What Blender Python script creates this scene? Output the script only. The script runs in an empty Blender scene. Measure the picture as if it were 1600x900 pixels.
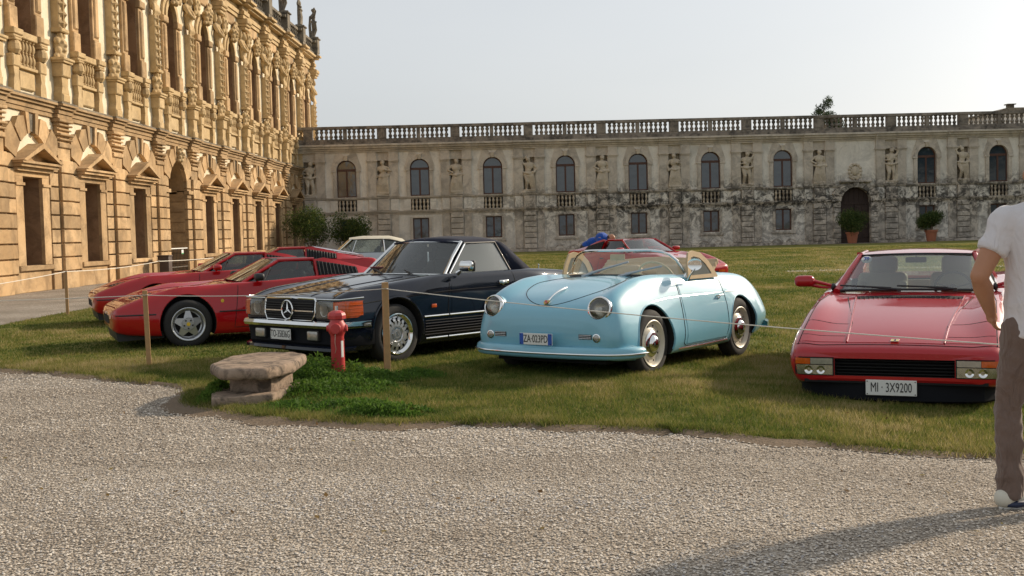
import bpy, bmesh, math, random
import numpy as np
from mathutils import Vector, Matrix, Euler
from mathutils.bvhtree import BVHTree
from mathutils.geometry import tessellate_polygon

random.seed(7); RNG = np.random.default_rng(7)
S = bpy.context.scene
COL = S.collection
PI = math.pi
R = math.radians

# ------------------------------------------------------------------ camera
FPX = 1785.0; CAMH = 1.39
cam_d = bpy.data.cameras.new('camera'); cam = bpy.data.objects.new('camera', cam_d); COL.objects.link(cam)
S.camera = cam
cam_d.sensor_width = 36.0; cam_d.lens = FPX/1600*36.0; cam_d.clip_start = 0.1; cam_d.clip_end = 3000
yw = Vector((40, 89, -FPX)).normalized()
zw = Vector((1, 0.0255, 0)).cross(yw).normalized()
xw = yw.cross(zw)
M3 = Matrix((xw, yw, zw))
cam.matrix_world = Matrix.Translation((0, 0, CAMH)) @ M3.to_4x4()

# ------------------------------------------------------------------ sky, sun, exposure
SUN_EL = R(25); SUN_AZ = R(35)        # azimuth measured from +X towards +Y
W = bpy.data.worlds.new('World'); S.world = W; W.use_nodes = True
wn = W.node_tree.nodes; wl = W.node_tree.links
bg = wn['Background']
sky = wn.new('ShaderNodeTexSky'); sky.sky_type = 'NISHITA'; sky.sun_disc = False
sky.sun_elevation = SUN_EL; sky.sun_rotation = R(90)-SUN_AZ
sky.air_density = 1.0; sky.dust_density = 3.0; sky.ozone_density = 1.5; sky.altitude = 0
hs = wn.new('ShaderNodeHueSaturation'); hs.inputs['Saturation'].default_value = 0.40
wl.new(sky.outputs[0], hs.inputs['Color'])
# thin even haze veil over the whole sky
veil = wn.new('ShaderNodeMix'); veil.data_type = 'RGBA'; veil.inputs[0].default_value = 0.68
vc = wn.new('ShaderNodeTexCoord'); vm = wn.new('ShaderNodeMapping'); vm.inputs['Scale'].default_value = (1, 1, 3.5); wl.new(vc.outputs['Generated'], vm.inputs[0])
vn = wn.new('ShaderNodeTexNoise'); vn.inputs['Scale'].default_value = 1.6; vn.inputs['Detail'].default_value = 6; wl.new(vm.outputs[0], vn.inputs['Vector'])
vr = wn.new('ShaderNodeValToRGB'); vr.color_ramp.elements[0].position = 0.3; vr.color_ramp.elements[0].color = (2.80, 2.98, 3.13, 1); vr.color_ramp.elements[1].position = 0.72; vr.color_ramp.elements[1].color = (3.22, 3.33, 3.40, 1)
wl.new(vn.outputs[0], vr.inputs[0]); wl.new(vr.outputs[0], veil.inputs[7])
wl.new(hs.outputs[0], veil.inputs[6]); wl.new(veil.outputs[2], bg.inputs[0])
bg.inputs[1].default_value = 0.15
sd = bpy.data.lights.new('sun', 'SUN'); sun = bpy.data.objects.new('sun', sd); COL.objects.link(sun)
sd.energy = 3.6; sd.angle = R(2.6); sd.color = (1.0, 0.84, 0.64)
sdir = Vector((math.cos(SUN_EL)*math.cos(SUN_AZ), math.cos(SUN_EL)*math.sin(SUN_AZ), math.sin(SUN_EL)))
sun.rotation_euler = (-sdir).to_track_quat('-Z', 'Y').to_euler()
sun.location = (30, 10, 30)
S.view_settings.view_transform = 'Standard'; S.view_settings.look = 'None'
S.view_settings.exposure = 0.38; S.view_settings.gamma = 1.0
S.view_settings.use_curve_mapping = False

# ------------------------------------------------------------------ tagging helpers
def tag(o, label=None, cat=None, group=None, kind=None):
    if label: o['label'] = label
    if cat: o['category'] = cat
    if group: o['group'] = group
    if kind: o['kind'] = kind
    return o
def empty(name, loc=(0, 0, 0), rz=0, label=None, cat=None, group=None, kind=None):
    o = bpy.data.objects.new(name, None); COL.objects.link(o)
    o.location = loc; o.rotation_euler = (0, 0, rz); o.empty_display_size = 0.2
    return tag(o, label, cat, group, kind)
def link(name, me, parent=None, loc=None, rot=None, scale=None):
    o = bpy.data.objects.new(name, me); COL.objects.link(o)
    if parent: o.parent = parent
    if loc is not None: o.location = loc
    if rot is not None: o.rotation_euler = rot
    if scale is not None: o.scale = scale
    return o
def copy_tree(o, parent=None):
    c = o.copy(); COL.objects.link(c)
    if parent: c.parent = parent
    for ch in list(o.children): copy_tree(ch, c)
    return c

# ------------------------------------------------------------------ materials
MATS = {}
def nodes_of(m):
    m.use_nodes = True; return m.node_tree.nodes, m.node_tree.links, m.node_tree.nodes['Principled BSDF']
def mixc(n, l, fac, a, b, mode='MIX'):
    x = n.new('ShaderNodeMix'); x.data_type = 'RGBA'; x.blend_type = mode
    for sock, v in ((x.inputs[0], fac), (x.inputs[6], a), (x.inputs[7], b)):
        if isinstance(v, (int, float)): sock.default_value = v
        elif isinstance(v, tuple): sock.default_value = v if len(v) == 4 else (*v, 1)
        else: l.new(v, sock)
    return x.outputs[2]
def noise(n, l, scale, detail=4, rough=0.6, vec=None, dist=0.0):
    x = n.new('ShaderNodeTexNoise'); x.inputs['Scale'].default_value = scale
    x.inputs['Detail'].default_value = detail; x.inputs['Roughness'].default_value = rough
    x.inputs['Distortion'].default_value = dist
    if vec is not None: l.new(vec, x.inputs['Vector'])
    return x.outputs[0]
def ramp(n, l, src, stops):
    x = n.new('ShaderNodeValToRGB'); l.new(src, x.inputs[0])
    e = x.color_ramp.elements
    while len(e) < len(stops): e.new(0.5)
    for i, (p, c) in enumerate(stops):
        e[i].position = p; e[i].color = (c, c, c, 1) if isinstance(c, (int, float)) else (*c, 1)
    return x.outputs[0]
def objvec(n, world=False):
    if world:
        g = n.new('ShaderNodeNewGeometry'); return g.outputs['Position']
    t = n.new('ShaderNodeTexCoord'); return t.outputs['Object']
def bump(n, l, b, h, strength=0.3, dist=0.01):
    x = n.new('ShaderNodeBump'); x.inputs['Strength'].default_value = strength; x.inputs['Distance'].default_value = dist
    l.new(h, x.inputs['Height']); l.new(x.outputs[0], b.inputs['Normal']); return x
def mat(name, col, rough=0.5, metal=0.0, coat=0.0, spec=0.5, nscale=None, namt=0.15, bscale=None, bstr=0.2, bdist=0.004, world=False):
    if name in MATS: return MATS[name]
    m = bpy.data.materials.new(name); n, l, b = nodes_of(m)
    b.inputs['Base Color'].default_value = (*col, 1); b.inputs['Roughness'].default_value = rough
    b.inputs['Metallic'].default_value = metal; b.inputs['Coat Weight'].default_value = coat
    b.inputs['Coat Roughness'].default_value = 0.03
    b.inputs['Specular IOR Level'].default_value = spec
    v = objvec(n, world)
    if nscale:
        f = noise(n, l, nscale, 5, 0.65, v)
        a = tuple(max(0, c*(1-namt)) for c in col); d = tuple(min(1, c*(1+namt)) for c in col)
        l.new(mixc(n, l, f, a, d), b.inputs['Base Color'])
        r = n.new('ShaderNodeMapRange'); l.new(f, r.inputs[0]); r.inputs[3].default_value = max(0, rough-0.06); r.inputs[4].default_value = min(1, rough+0.06)
        l.new(r.outputs[0], b.inputs['Roughness'])
    if bscale:
        bump(n, l, b, noise(n, l, bscale, 4, 0.6, v), bstr, bdist)
    MATS[name] = m; return m
def weathered(name, col, col2, dark, dscale, damt, fine=30, zdark=None, bstr=0.35, streak=True, island=0.0):
    """stone or plaster with two tones, dirt blotches, vertical streaks and an optional dirt band by height"""
    m = bpy.data.materials.new(name); n, l, b = nodes_of(m)
    v = objvec(n, True)
    f1 = noise(n, l, 0.8, 6, 0.65, v); f2 = noise(n, l, fine, 4, 0.7, v)
    c = mixc(n, l, ramp(n, l, f1, [(0.35, 0.0), (0.65, 1.0)]), col, col2)
    c = mixc(n, l, ramp(n, l, f2, [(0.3, 0.0), (0.7, 0.28)]), c, tuple(x*0.72 for x in col))
    if island:
        g = n.new('ShaderNodeNewGeometry'); oi = n.new('ShaderNodeObjectInfo')
        h = n.new('ShaderNodeHueSaturation'); l.new(c, h.inputs['Color'])
        r = n.new('ShaderNodeMapRange'); l.new(oi.outputs['Random'], r.inputs[0]); r.inputs[3].default_value = 1-island; r.inputs[4].default_value = 1+island*0.6
        l.new(r.outputs[0], h.inputs['Value']); c = h.outputs[0]
    d1 = noise(n, l, dscale, 8, 0.72, v, 0.6)
    mask = ramp(n, l, d1, [(0.5-0.06, 0.0), (0.62, 1.0)])
    mk = n.new('ShaderNodeMath'); mk.operation = 'MULTIPLY'; mk.inputs[1].default_value = damt; l.new(mask, mk.inputs[0]); mo = mk.outputs[0]
    if zdark:
        # dirt that gathers between given heights (list of (z, amount)), broken up by noise
        sp = n.new('ShaderNodeSeparateXYZ'); l.new(v, sp.inputs[0])
        wob = noise(n, l, 1.1, 5, 0.7, v)
        ad = n.new('ShaderNodeMath'); ad.operation = 'MULTIPLY_ADD'; l.new(wob, ad.inputs[0]); ad.inputs[1].default_value = 1.2; ad.inputs[2].default_value = -0.6
        su = n.new('ShaderNodeMath'); su.operation = 'ADD'; l.new(sp.outputs[2], su.inputs[0]); l.new(ad.outputs[0], su.inputs[1])
        dv = n.new('ShaderNodeMath'); dv.operation = 'DIVIDE'; l.new(su.outputs[0], dv.inputs[0]); dv.inputs[1].default_value = 10.0
        band = ramp(n, l, dv.outputs[0], [(z/10, a) for z, a in zdark])
        # more dirt towards +X (the photo's wing is cleanest beside the palace)
        mx = n.new('ShaderNodeMapRange'); l.new(sp.outputs[0], mx.inputs[0]); mx.inputs[1].default_value = -9; mx.inputs[2].default_value = 4; mx.inputs[3].default_value = 0.12; mx.inputs[4].default_value = 1.0
        g2 = ramp(n, l, noise(n, l, 2.2, 12, 0.80, v, 0.7), [(0.44, 0.0), (0.54, 1.0)])
        m2 = n.new('ShaderNodeMath'); m2.operation = 'MULTIPLY'; l.new(band, m2.inputs[0]); l.new(g2, m2.inputs[1])
        m3 = n.new('ShaderNodeMath'); m3.operation = 'MULTIPLY'; l.new(m2.outputs[0], m3.inputs[0]); l.new(mx.outputs[0], m3.inputs[1])
        m4 = n.new('ShaderNodeMath'); m4.operation = 'MAXIMUM'; l.new(m3.outputs[0], m4.inputs[0]); l.new(mo, m4.inputs[1]); mo = m4.outputs[0]
    c = mixc(n, l, mo, c, dark)
    if streak:
        mp = n.new('ShaderNodeMapping'); mp.inputs['Scale'].default_value = (6, 6, 0.35); l.new(v, mp.inputs[0])
        st = ramp(n, l, noise(n, l, 1.0, 5, 0.7, mp.outputs[0]), [(0.54, 0.0), (0.78, 0.38)])
        c = mixc(n, l, st, c, tuple(x*0.55 for x in col2))
    l.new(c, b.inputs['Base Color']); b.inputs['Roughness'].default_value = 0.9; b.inputs['Specular IOR Level'].default_value = 0.2
    hb = n.new('ShaderNodeMath'); hb.operation = 'ADD'; l.new(f2, hb.inputs[0]); l.new(noise(n, l, fine*3.5, 3, 0.6, v), hb.inputs[1])
    bump(n, l, b, hb.outputs[0], bstr, 0.02)
    MATS[name] = m; return m

STONE = weathered('warm_stone', (0.50, 0.325, 0.165), (0.58, 0.41, 0.235), (0.17, 0.115, 0.065), 1.3, 0.6, 14, island=0.28)
STONE2 = weathered('pale_carved_stone', (0.52, 0.37, 0.19), (0.60, 0.45, 0.26), (0.20, 0.14, 0.08), 2.2, 0.4, 18)
CREAM = weathered('cream_plaster', (0.72, 0.64, 0.48), (0.78, 0.71, 0.56), (0.48, 0.36, 0.2), 1.2, 0.35, 10, bstr=0.15)
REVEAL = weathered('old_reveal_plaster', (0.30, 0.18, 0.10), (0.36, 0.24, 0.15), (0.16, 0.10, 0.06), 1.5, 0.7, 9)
ROOFSTONE = weathered('dark_crusted_stone', (0.20, 0.17, 0.13), (0.28, 0.24, 0.18), (0.05, 0.045, 0.04), 1.6, 0.8, 16)
ZD = [(0.0, 0.8), (0.9, 0.55), (2.0, 0.75), (2.7, 1.0), (3.2, 0.95), (3.9, 0.75), (4.5, 0.25), (5.2, 0.08)]
WPLAS = weathered('wing_plaster', (0.80, 0.74, 0.645), (0.86, 0.82, 0.74), (0.075, 0.07, 0.063), 0.9, 0.30, 8, zdark=ZD)
WSTONE = weathered('wing_stone', (0.60, 0.53, 0.44), (0.70, 0.63, 0.54), (0.055, 0.052, 0.048), 1.2, 0.40, 12, zdark=ZD, island=0.08)
WSTAT = weathered('statue_limestone', (0.57, 0.485, 0.37), (0.66, 0.58, 0.46), (0.16, 0.13, 0.10), 2.5, 0.35, 18, zdark=ZD)
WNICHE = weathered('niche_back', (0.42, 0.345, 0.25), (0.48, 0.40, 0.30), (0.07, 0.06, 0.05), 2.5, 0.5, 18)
WTOP = weathered('wing_parapet_stone', (0.25, 0.215, 0.18), (0.34, 0.295, 0.245), (0.045, 0.042, 0.04), 1.5, 0.8, 16)
WOODD = mat('dark_brown_wood', (0.085, 0.035, 0.022), 0.6, nscale=20, namt=0.4, bscale=60, world=True)
VOID = mat('unlit_black', (0.012, 0.011, 0.010), 0.9)
def pane_mat():
    m = bpy.data.materials.new('window_glass'); n, l, b = nodes_of(m)
    b.inputs['Base Color'].default_value = (0.03, 0.045, 0.06, 1); b.inputs['Roughness'].default_value = 0.06
    b.inputs['Specular IOR Level'].default_value = 0.9; b.inputs['Coat Weight'].default_value = 0.8
    bump(n, l, b, noise(n, l, 1.4, 2, 0.5, objvec(n, True)), 0.5, 0.03)
    return m
PANE = pane_mat()

# ------------------------------------------------------------------ mesh builder
class MB:
    def __init__(s): s.v = []; s.f = []; s.m = []
    def add(s, vs, fs, mi=0):
        o = len(s.v); s.v.extend([tuple(p) for p in vs]); s.f.extend([tuple(i+o for i in f) for f in fs]); s.m.extend([mi]*len(fs)); return s
    def box(s, x0, x1, y0, y1, z0, z1, mi=0):
        if x0 > x1: x0, x1 = x1, x0
        if y0 > y1: y0, y1 = y1, y0
        vs = [(x0,y0,z0),(x1,y0,z0),(x1,y1,z0),(x0,y1,z0),(x0,y0,z1),(x1,y0,z1),(x1,y1,z1),(x0,y1,z1)]
        return s.add(vs, [(0,3,2,1),(4,5,6,7),(0,1,5,4),(1,2,6,5),(2,3,7,6),(3,0,4,7)], mi)
    def cbox(s, x0, x1, y0, y1, z0, z1, c=0.02, mi=0):
        """box whose front (-y) face is chamfered on all four sides"""
        vs = [(x0,y1,z0),(x1,y1,z0),(x1,y1,z1),(x0,y1,z1),(x0,y0+c,z0),(x1,y0+c,z0),(x1,y0+c,z1),(x0,y0+c,z1),
              (x0+c,y0,z0+c),(x1-c,y0,z0+c),(x1-c,y0,z1-c),(x0+c,y0,z1-c)]
        fs = [(0,4,5,1),(1,5,6,2),(2,6,7,3),(3,7,4,0),(4,8,9,5),(5,9,10,6),(6,10,11,7),(7,11,8,4),(8,11,10,9),(0,1,2,3)]
        return s.add(vs, fs, mi)
    def prism(s, poly, a0, a1, axis='y', mi=0):
        """extrude 2-D polygon (list of (p,q)); axis y: (x,z) poly; axis x: (y,z); axis z: (x,y)"""
        n = len(poly)
        def P(p, a):
            return (p[0], a, p[1]) if axis == 'y' else ((a, p[0], p[1]) if axis == 'x' else (p[0], p[1], a))
        vs = [P(p, a0) for p in poly]+[P(p, a1) for p in poly]
        fs = [(i, (i+1) % n, (i+1) % n+n, i+n) for i in range(n)]
        tr = tessellate_polygon([[Vector((p[0], p[1], 0)) for p in poly]])
        fs += [tuple(t) for t in tr]+[tuple(i+n for i in reversed(t)) for t in tr]
        return s.add(vs, fs, mi)
    def lathe(s, prof, seg=12, cx=0, cy=0, cz=0, axis='z', mi=0, a0=0.0, a1=2*PI, sx=1, sy=1):
        full = abs(a1-a0-2*PI) < 1e-6; k = seg if full else seg+1
        vs = []
        for (r, h) in prof:
            for j in range(k):
                a = a0+(a1-a0)*j/seg; c, q = r*math.cos(a)*sx, r*math.sin(a)*sy
                vs.append((cx+c, cy+q, cz+h) if axis == 'z' else ((cx+c, cy+h, cz+q) if axis == 'y' else (cx+h, cy+c, cz+q)))
        fs = []
        for i in range(len(prof)-1):
            for j in range(seg):
                j2 = (j+1) % k if full else j+1
                fs.append((i*k+j, i*k+j2, (i+1)*k+j2, (i+1)*k+j))
        return s.add(vs, fs, mi)
    def tube(s, pts, r, seg=8, mi=0, cap=True, closed=False):
        pts = [Vector(p) for p in pts]; n = len(pts); rr = r if isinstance(r, (list, tuple)) else [r]*n
        up = Vector((0, 0, 1)); vs = []; prev = None
        for i, p in enumerate(pts):
            a = pts[i-1] if (i > 0 or closed) else pts[i]; b = pts[(i+1) % n] if (i < n-1 or closed) else pts[i]
            t = (b-a).normalized()
            if prev is None:
                u = t.cross(up); u = t.cross(Vector((1, 0, 0))) if u.length < 1e-3 else u
                u.normalize()
            else:
                u = (prev-t*prev.dot(t)).normalized()
            prev = u; w = t.cross(u)
            for j in range(seg):
                an = 2*PI*j/seg; vs.append(tuple(p+(u*math.cos(an)+w*math.sin(an))*rr[i]))
        fs = []
        for i in range(n if closed else n-1):
            i2 = (i+1) % n
            for j in range(seg): fs.append((i*seg+j, i*seg+(j+1) % seg, i2*seg+(j+1) % seg, i2*seg+j))
        if cap and not closed: fs += [tuple(range(seg-1, -1, -1)), tuple((n-1)*seg+j for j in range(seg))]
        return s.add(vs, fs, mi)
    def ball(s, c, r, seg=12, ring=8, mi=0, sc=(1, 1, 1), rot=None):
        vs = []; fs = []
        for i in range(ring+1):
            ph = PI*i/ring
            for j in range(seg):
                th = 2*PI*j/seg; p = Vector((math.sin(ph)*math.cos(th)*r*sc[0], math.sin(ph)*math.sin(th)*r*sc[1], math.cos(ph)*r*sc[2]))
                if rot: p = rot @ p
                vs.append(tuple(p+Vector(c)))
        for i in range(ring):
            for j in range(seg): fs.append((i*seg+j, (i+1)*seg+j, (i+1)*seg+(j+1) % seg, i*seg+(j+1) % seg))
        return s.add(vs, fs, mi)
    def grid(s, P, mi=0, closed_v=False):
        """P: list of rows of points"""
        nr, nc = len(P), len(P[0]); vs = [p for r in P for p in r]; fs = []
        for i in range(nr-1):
            for j in range(nc if closed_v else nc-1):
                j2 = (j+1) % nc; fs.append((i*nc+j, i*nc+j2, (i+1)*nc+j2, (i+1)*nc+j))
        return s.add(vs, fs, mi)
    def mesh(s, name, mats, smooth=False, weld=True, autosharp=None):
        me = bpy.data.meshes.new(name); me.from_pydata(s.v, [], s.f)
        mats = mats if isinstance(mats, (list, tuple)) else [mats]
        for x in mats: me.materials.append(x)
        if len(mats) > 1: me.polygons.foreach_set('material_index', s.m)
        bm = bmesh.new(); bm.from_mesh(me)
        if weld: bmesh.ops.remove_doubles(bm, verts=bm.verts, dist=1e-5)
        bmesh.ops.recalc_face_normals(bm, faces=bm.faces)
        if smooth:
            for f in bm.faces: f.smooth = True
            lim = R(autosharp or 35)
            for e in bm.edges:
                if len(e.link_faces) == 2 and e.calc_face_angle(0) > lim: e.smooth = False
        bm.to_mesh(me); bm.free(); me.update(); return me
    def build(s, name, mats, parent=None, smooth=False, loc=None, rot=None, weld=True, autosharp=None):
        return link(name, s.mesh(name, mats, smooth, weld, autosharp), parent, loc, rot)

def mod_apply(o, *mods):
    """evaluate modifiers and bake them into the mesh"""
    for t, kw in mods:
        m = o.modifiers.new(t, t)
        for k, v in kw.items(): setattr(m, k, v)
    dg = bpy.context.evaluated_depsgraph_get(); dg.update()
    me = bpy.data.meshes.new_from_object(o.evaluated_get(dg))
    o.modifiers.clear(); old = o.data; o.data = me
    if old.users == 0: bpy.data.meshes.remove(old)
    return o

# ------------------------------------------------------------------ ground
def sst(t): t = np.clip(t, 0, 1); return t*t*(3-2*t)
def gzv(x, y):
    """height of the courtyard: rises gently to the far wing, dips a little to the right of the viewer"""
    return 0.14*sst((y-30)/34.0)-0.065*np.clip(x-1.2, 0, 4)*(1-sst((y-12)/12.0))
def gz(x, y): return float(gzv(np.array(float(x)), np.array(float(y))))
GY = (12, 14, 16, 18, 20, 22, 24, 30, 34, 38, 42, 46, 50, 54, 58, 62, 66, 70)
def sheet(name, outline, dz, m, step_y=None):
    """flat polygon subdivided so that it follows the gently rising ground"""
    bm = bmesh.new(); vs = [bm.verts.new((x, y, 0)) for x, y in outline]
    bmesh.ops.triangle_fill(bm, use_beauty=True, edges=[bm.edges.new((vs[i], vs[(i+1) % len(vs)])) for i in range(len(vs))])
    for yy in GY:
        g = bm.verts[:]+bm.edges[:]+bm.faces[:]; bmesh.ops.bisect_plane(bm, geom=g, plane_co=(0, yy, 0), plane_no=(0, 1, 0))
    for xx in (1.2, 5.2):
        g = bm.verts[:]+bm.edges[:]+bm.faces[:]; bmesh.ops.bisect_plane(bm, geom=g, plane_co=(xx, 0, 0), plane_no=(1, 0, 0))
    for v in bm.verts: v.co.z = gz(v.co.x, v.co.y)+dz
    for f in bm.faces:
        if f.normal.z < 0: f.normal_flip()
    bmesh.ops.recalc_face_normals(bm, faces=bm.faces)
    me = bpy.data.meshes.new(name); bm.to_mesh(me); bm.free(); me.materials.append(m)
    if me.polygons[0].normal.z < 0: me.flip_normals()
    return link(name, me)

def gravel_mat():
    m = bpy.data.materials.new('gravel'); n, l, b = nodes_of(m); v = objvec(n, True)
    vo = n.new('ShaderNodeTexVoronoi'); vo.inputs['Scale'].default_value = 78; l.new(v, vo.inputs['Vector'])
    hsv = n.new('ShaderNodeSeparateColor'); l.new(vo.outputs['Color'], hsv.inputs[0])
    c = ramp(n, l, hsv.outputs[0], [(0.0, (0.19, 0.155, 0.12)), (0.3, (0.38, 0.32, 0.25)), (0.6, (0.54, 0.47, 0.385)), (0.85, (0.66, 0.60, 0.515)), (1.0, (0.34, 0.31, 0.29))])
    big = noise(n, l, 0.7, 6, 0.6, v)
    c = mixc(n, l, ramp(n, l, big, [(0.35, 0.0), (0.65, 0.65)]), c, (0.24, 0.195, 0.15))
    edge = ramp(n, l, vo.outputs['Distance'], [(0.0, 0.0), (0.55, 0.15), (0.9, 0.8)])
    c = mixc(n, l, edge, c, (0.07, 0.06, 0.05))
    l.new(c, b.inputs['Base Color']); b.inputs['Roughness'].default_value = 0.95; b.inputs['Specular IOR Level'].default_value = 0.15
    inv = n.new('ShaderNodeMath'); inv.operation = 'SUBTRACT'; inv.inputs[0].default_value = 1; l.new(vo.outputs['Distance'], inv.inputs[1])
    bump(n, l, b, inv.outputs[0], 0.9, 0.012)
    return m
def pebble_mat():
    m = bpy.data.materials.new('pebbles'); n, l, b = nodes_of(m); v = objvec(n, True)
    a = n.new('ShaderNodeAttribute'); a.attribute_name = 'tone'
    c = ramp(n, l, a.outputs['Fac'], [(0.0, (0.15, 0.12, 0.095)), (0.25, (0.36, 0.30, 0.235)), (0.6, (0.54, 0.47, 0.385)), (0.9, (0.72, 0.655, 0.57)), (1.0, (0.36, 0.345, 0.34))])
    l.new(c, b.inputs['Base Color']); b.inputs['Roughness'].default_value = 0.85; b.inputs['Specular IOR Level'].default_value = 0.25
    return m
def lawn_mat():
    m = bpy.data.materials.new('lawn_turf'); n, l, b = nodes_of(m); v = objvec(n, True)
    f = noise(n, l, 0.45, 7, 0.62, v); f2 = noise(n, l, 9, 6, 0.7, v); f3 = noise(n, l, 60, 3, 0.7, v)
    c = mixc(n, l, ramp(n, l, f, [(0.38, 0.0), (0.62, 1.0)]), (0.115, 0.13, 0.025), (0.23, 0.20, 0.06))
    c = mixc(n, l, ramp(n, l, f2, [(0.4, 0.0), (0.7, 0.7)]), c, (0.07, 0.10, 0.018))
    c = mixc(n, l, ramp(n, l, f3, [(0.35, 0.0), (0.75, 0.5)]), c, (0.23, 0.20, 0.07))
    l.new(c, b.inputs['Base Color']); b.inputs['Roughness'].default_value = 0.95; b.inputs['Specular IOR Level'].default_value = 0.1
    bump(n, l, b, f3, 0.9, 0.03)
    return m
def blade_mat(name, stops):
    m = bpy.data.materials.new(name); n, l, b = nodes_of(m)
    a = n.new('ShaderNodeAttribute'); a.attribute_name = 'tone'
    c = ramp(n, l, a.outputs['Fac'], stops)
    l.new(c, b.inputs['Base Color']); b.inputs['Roughness'].default_value = 0.7; b.inputs['Specular IOR Level'].default_value = 0.2
    tr = n.new('ShaderNodeBsdfTranslucent'); l.new(c, tr.inputs[0])
    mx = n.new('ShaderNodeMixShader'); mx.inputs[0].default_value = 0.45
    l.new(b.outputs[0], mx.inputs[1]); l.new(tr.outputs[0], mx.inputs[2]); l.new(mx.outputs[0], n['Material Output'].inputs[0])
    return m
GRAVEL = gravel_mat(); PEB = pebble_mat(); LAWN = lawn_mat()
SOIL = mat('bare_soil', (0.15, 0.105, 0.065), 0.95, nscale=25, namt=0.4, bscale=40, bstr=0.8, bdist=0.02, world=True)
BLADE = blade_mat('grass_blade', [(0.0, (0.05, 0.085, 0.014)), (0.28, (0.105, 0.145, 0.026)), (0.50, (0.185, 0.19, 0.042)), (0.72, (0.29, 0.245, 0.08)), (1.0, (0.42, 0.34, 0.18))])
WEEDM = blade_mat('weed_leaf', [(0.0, (0.035, 0.075, 0.012)), (0.5, (0.075, 0.15, 0.022)), (1.0, (0.14, 0.22, 0.035))])

def meshgrid_sheet(name, xs, ys, m):
    P = [[(x, y, gz(x, y)) for x in xs] for y in ys]
    b = MB().grid(P); o = b.build(name, m)
    if o.data.polygons[0].normal.z < 0: o.data.flip_normals()
    return tag(o, kind='structure')
meshgrid_sheet('ground', [-1500, -300, -60, -14, 0, 1.2, 5.2, 14, 60, 300, 1500], [-1500, -200, -20, 0, 8]+list(GY)+[100, 400, 1500], GRAVEL)

EDGE = [(-9.2, 66), (-9.35, 40), (-9.3, 22), (-9.1, 18.5), (-8.4, 15.6), (-6.9, 13.35), (-6.0, 12.55), (-5.06, 11.94), (-4.09, 11.20), (-3.35, 10.72),
        (-3.1, 10.1), (-2.98, 9.6), (-2.78, 9.25), (-2.45, 8.98), (-1.93, 8.60), (-1.14, 8.20), (-0.90, 8.32), (-0.22, 8.15), (0.67, 7.86), (1.08, 7.60), (1.466, 7.416), (2.25, 7.27), (2.81, 7.20), (3.02, 7.19), (5, 6.9), (9, 6.0), (45, 2)]
def refine(pts, step=0.16, amp=0.06, seed=3):
    rr = random.Random(seed); out = []
    for i in range(len(pts)-1):
        a, b = Vector(pts[i]), Vector(pts[i+1]); d = (b-a).length
        near = a.y < 20 and a.x < 6
        k = max(1, int(d/(step if near else 2.0)))
        for j in range(k):
            p = a.lerp(b, j/k)
            if near and not (i == 0 and j == 0): p = p+Vector((rr.uniform(-amp, amp), rr.uniform(-amp, amp)))
            out.append((p.x, p.y))
    out.append(pts[-1]); return out
WING_A = R(2.5); WP0 = Vector((-14.603, 70.273))
wdir = Vector((math.cos(WING_A), math.sin(WING_A))); wnor = Vector((wdir.y, -wdir.x))   # wnor points at the camera side
def wing_pt(u, v): p = WP0+wdir*u+wnor*v; return (p.x, p.y)
EDGE_F = refine(EDGE)
far_edge = [(45, wing_pt(59, 2.2)[1]), wing_pt(38.5, 2.2), wing_pt(37.8, 3.6), wing_pt(31.8, 3.6), wing_pt(31.0, 2.2), (-9.2, wing_pt(5.4, 2.2)[1])]
lawn = sheet('lawn', EDGE_F[1:]+far_edge, 0.024, LAWN); tag(lawn, kind='structure')
soil_out = []
for i, (x, y) in enumerate(EDGE_F):
    a = Vector(EDGE_F[max(0, i-1)]); b = Vector(EDGE_F[min(len(EDGE_F)-1, i+1)]); t = (b-a).normalized()
    w = random.uniform(0.06, 0.20)+(0.10 if -3.2 < x < -0.6 and y < 10 else 0)
    soil_out.append((x+t.y*w, y-t.x*w))
b_ = MB()
b_.grid([[(x, y, gz(x, y)+0.0255) for x, y in EDGE_F], [(0.5*x+0.5*x2, 0.5*y+0.5*y2, gz(x, y)+0.018) for (x, y), (x2, y2) in zip(EDGE_F, soil_out)], [(x, y, gz(x, y)+0.004) for x, y in soil_out]])
so = b_.build('soil_edge', SOIL); tag(so, kind='structure')
if so.data.polygons[0].normal.z < 0: so.data.flip_normals()
pp = [(7.2, 33.4), (10, 33.9), (16, 33.2), (24, 31.0)]
b_ = MB(); b_.grid([[(x, y-0.45, gz(x, y-0.45)+0.030) for x, y in pp], [(x, y+0.45, gz(x, y+0.45)+0.030) for x, y in pp]])
tag(b_.build('path', mat('worn_path', (0.36, 0.32, 0.25), 0.95, nscale=6, namt=0.3, world=True)), kind='structure')

# blades of grass, pebbles and weeds as joined geometry
POLY = np.array(EDGE_F[1:]+far_edge)
def inside(px, py, poly=POLY):
    ins = np.zeros(len(px), bool); n = len(poly); j = n-1
    for i in range(n):
        xi, yi = poly[i]; xj, yj = poly[j]
        c = ((yi > py) != (yj > py)) & (px < (xj-xi)*(py-yi)/(yj-yi+1e-12)+xi); ins ^= c; j = i
    return ins
def tri_mesh(name, V, F, tone, m):
    me = bpy.data.meshes.new(name); nv, nf = len(V), len(F); k = F.shape[1]
    me.vertices.add(nv); me.vertices.foreach_set('co', V.astype(np.float32).ravel())
    me.loops.add(nf*k); me.loops.foreach_set('vertex_index', F.astype(np.int32).ravel())
    me.polygons.add(nf); me.polygons.foreach_set('loop_start', np.arange(0, nf*k, k, dtype=np.int32))
    me.update(); a = me.attributes.new('tone', 'FLOAT', 'POINT'); a.data.foreach_set('value', tone.astype(np.float32))
    me.materials.append(m); me.validate(); return link(name, me)
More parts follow.
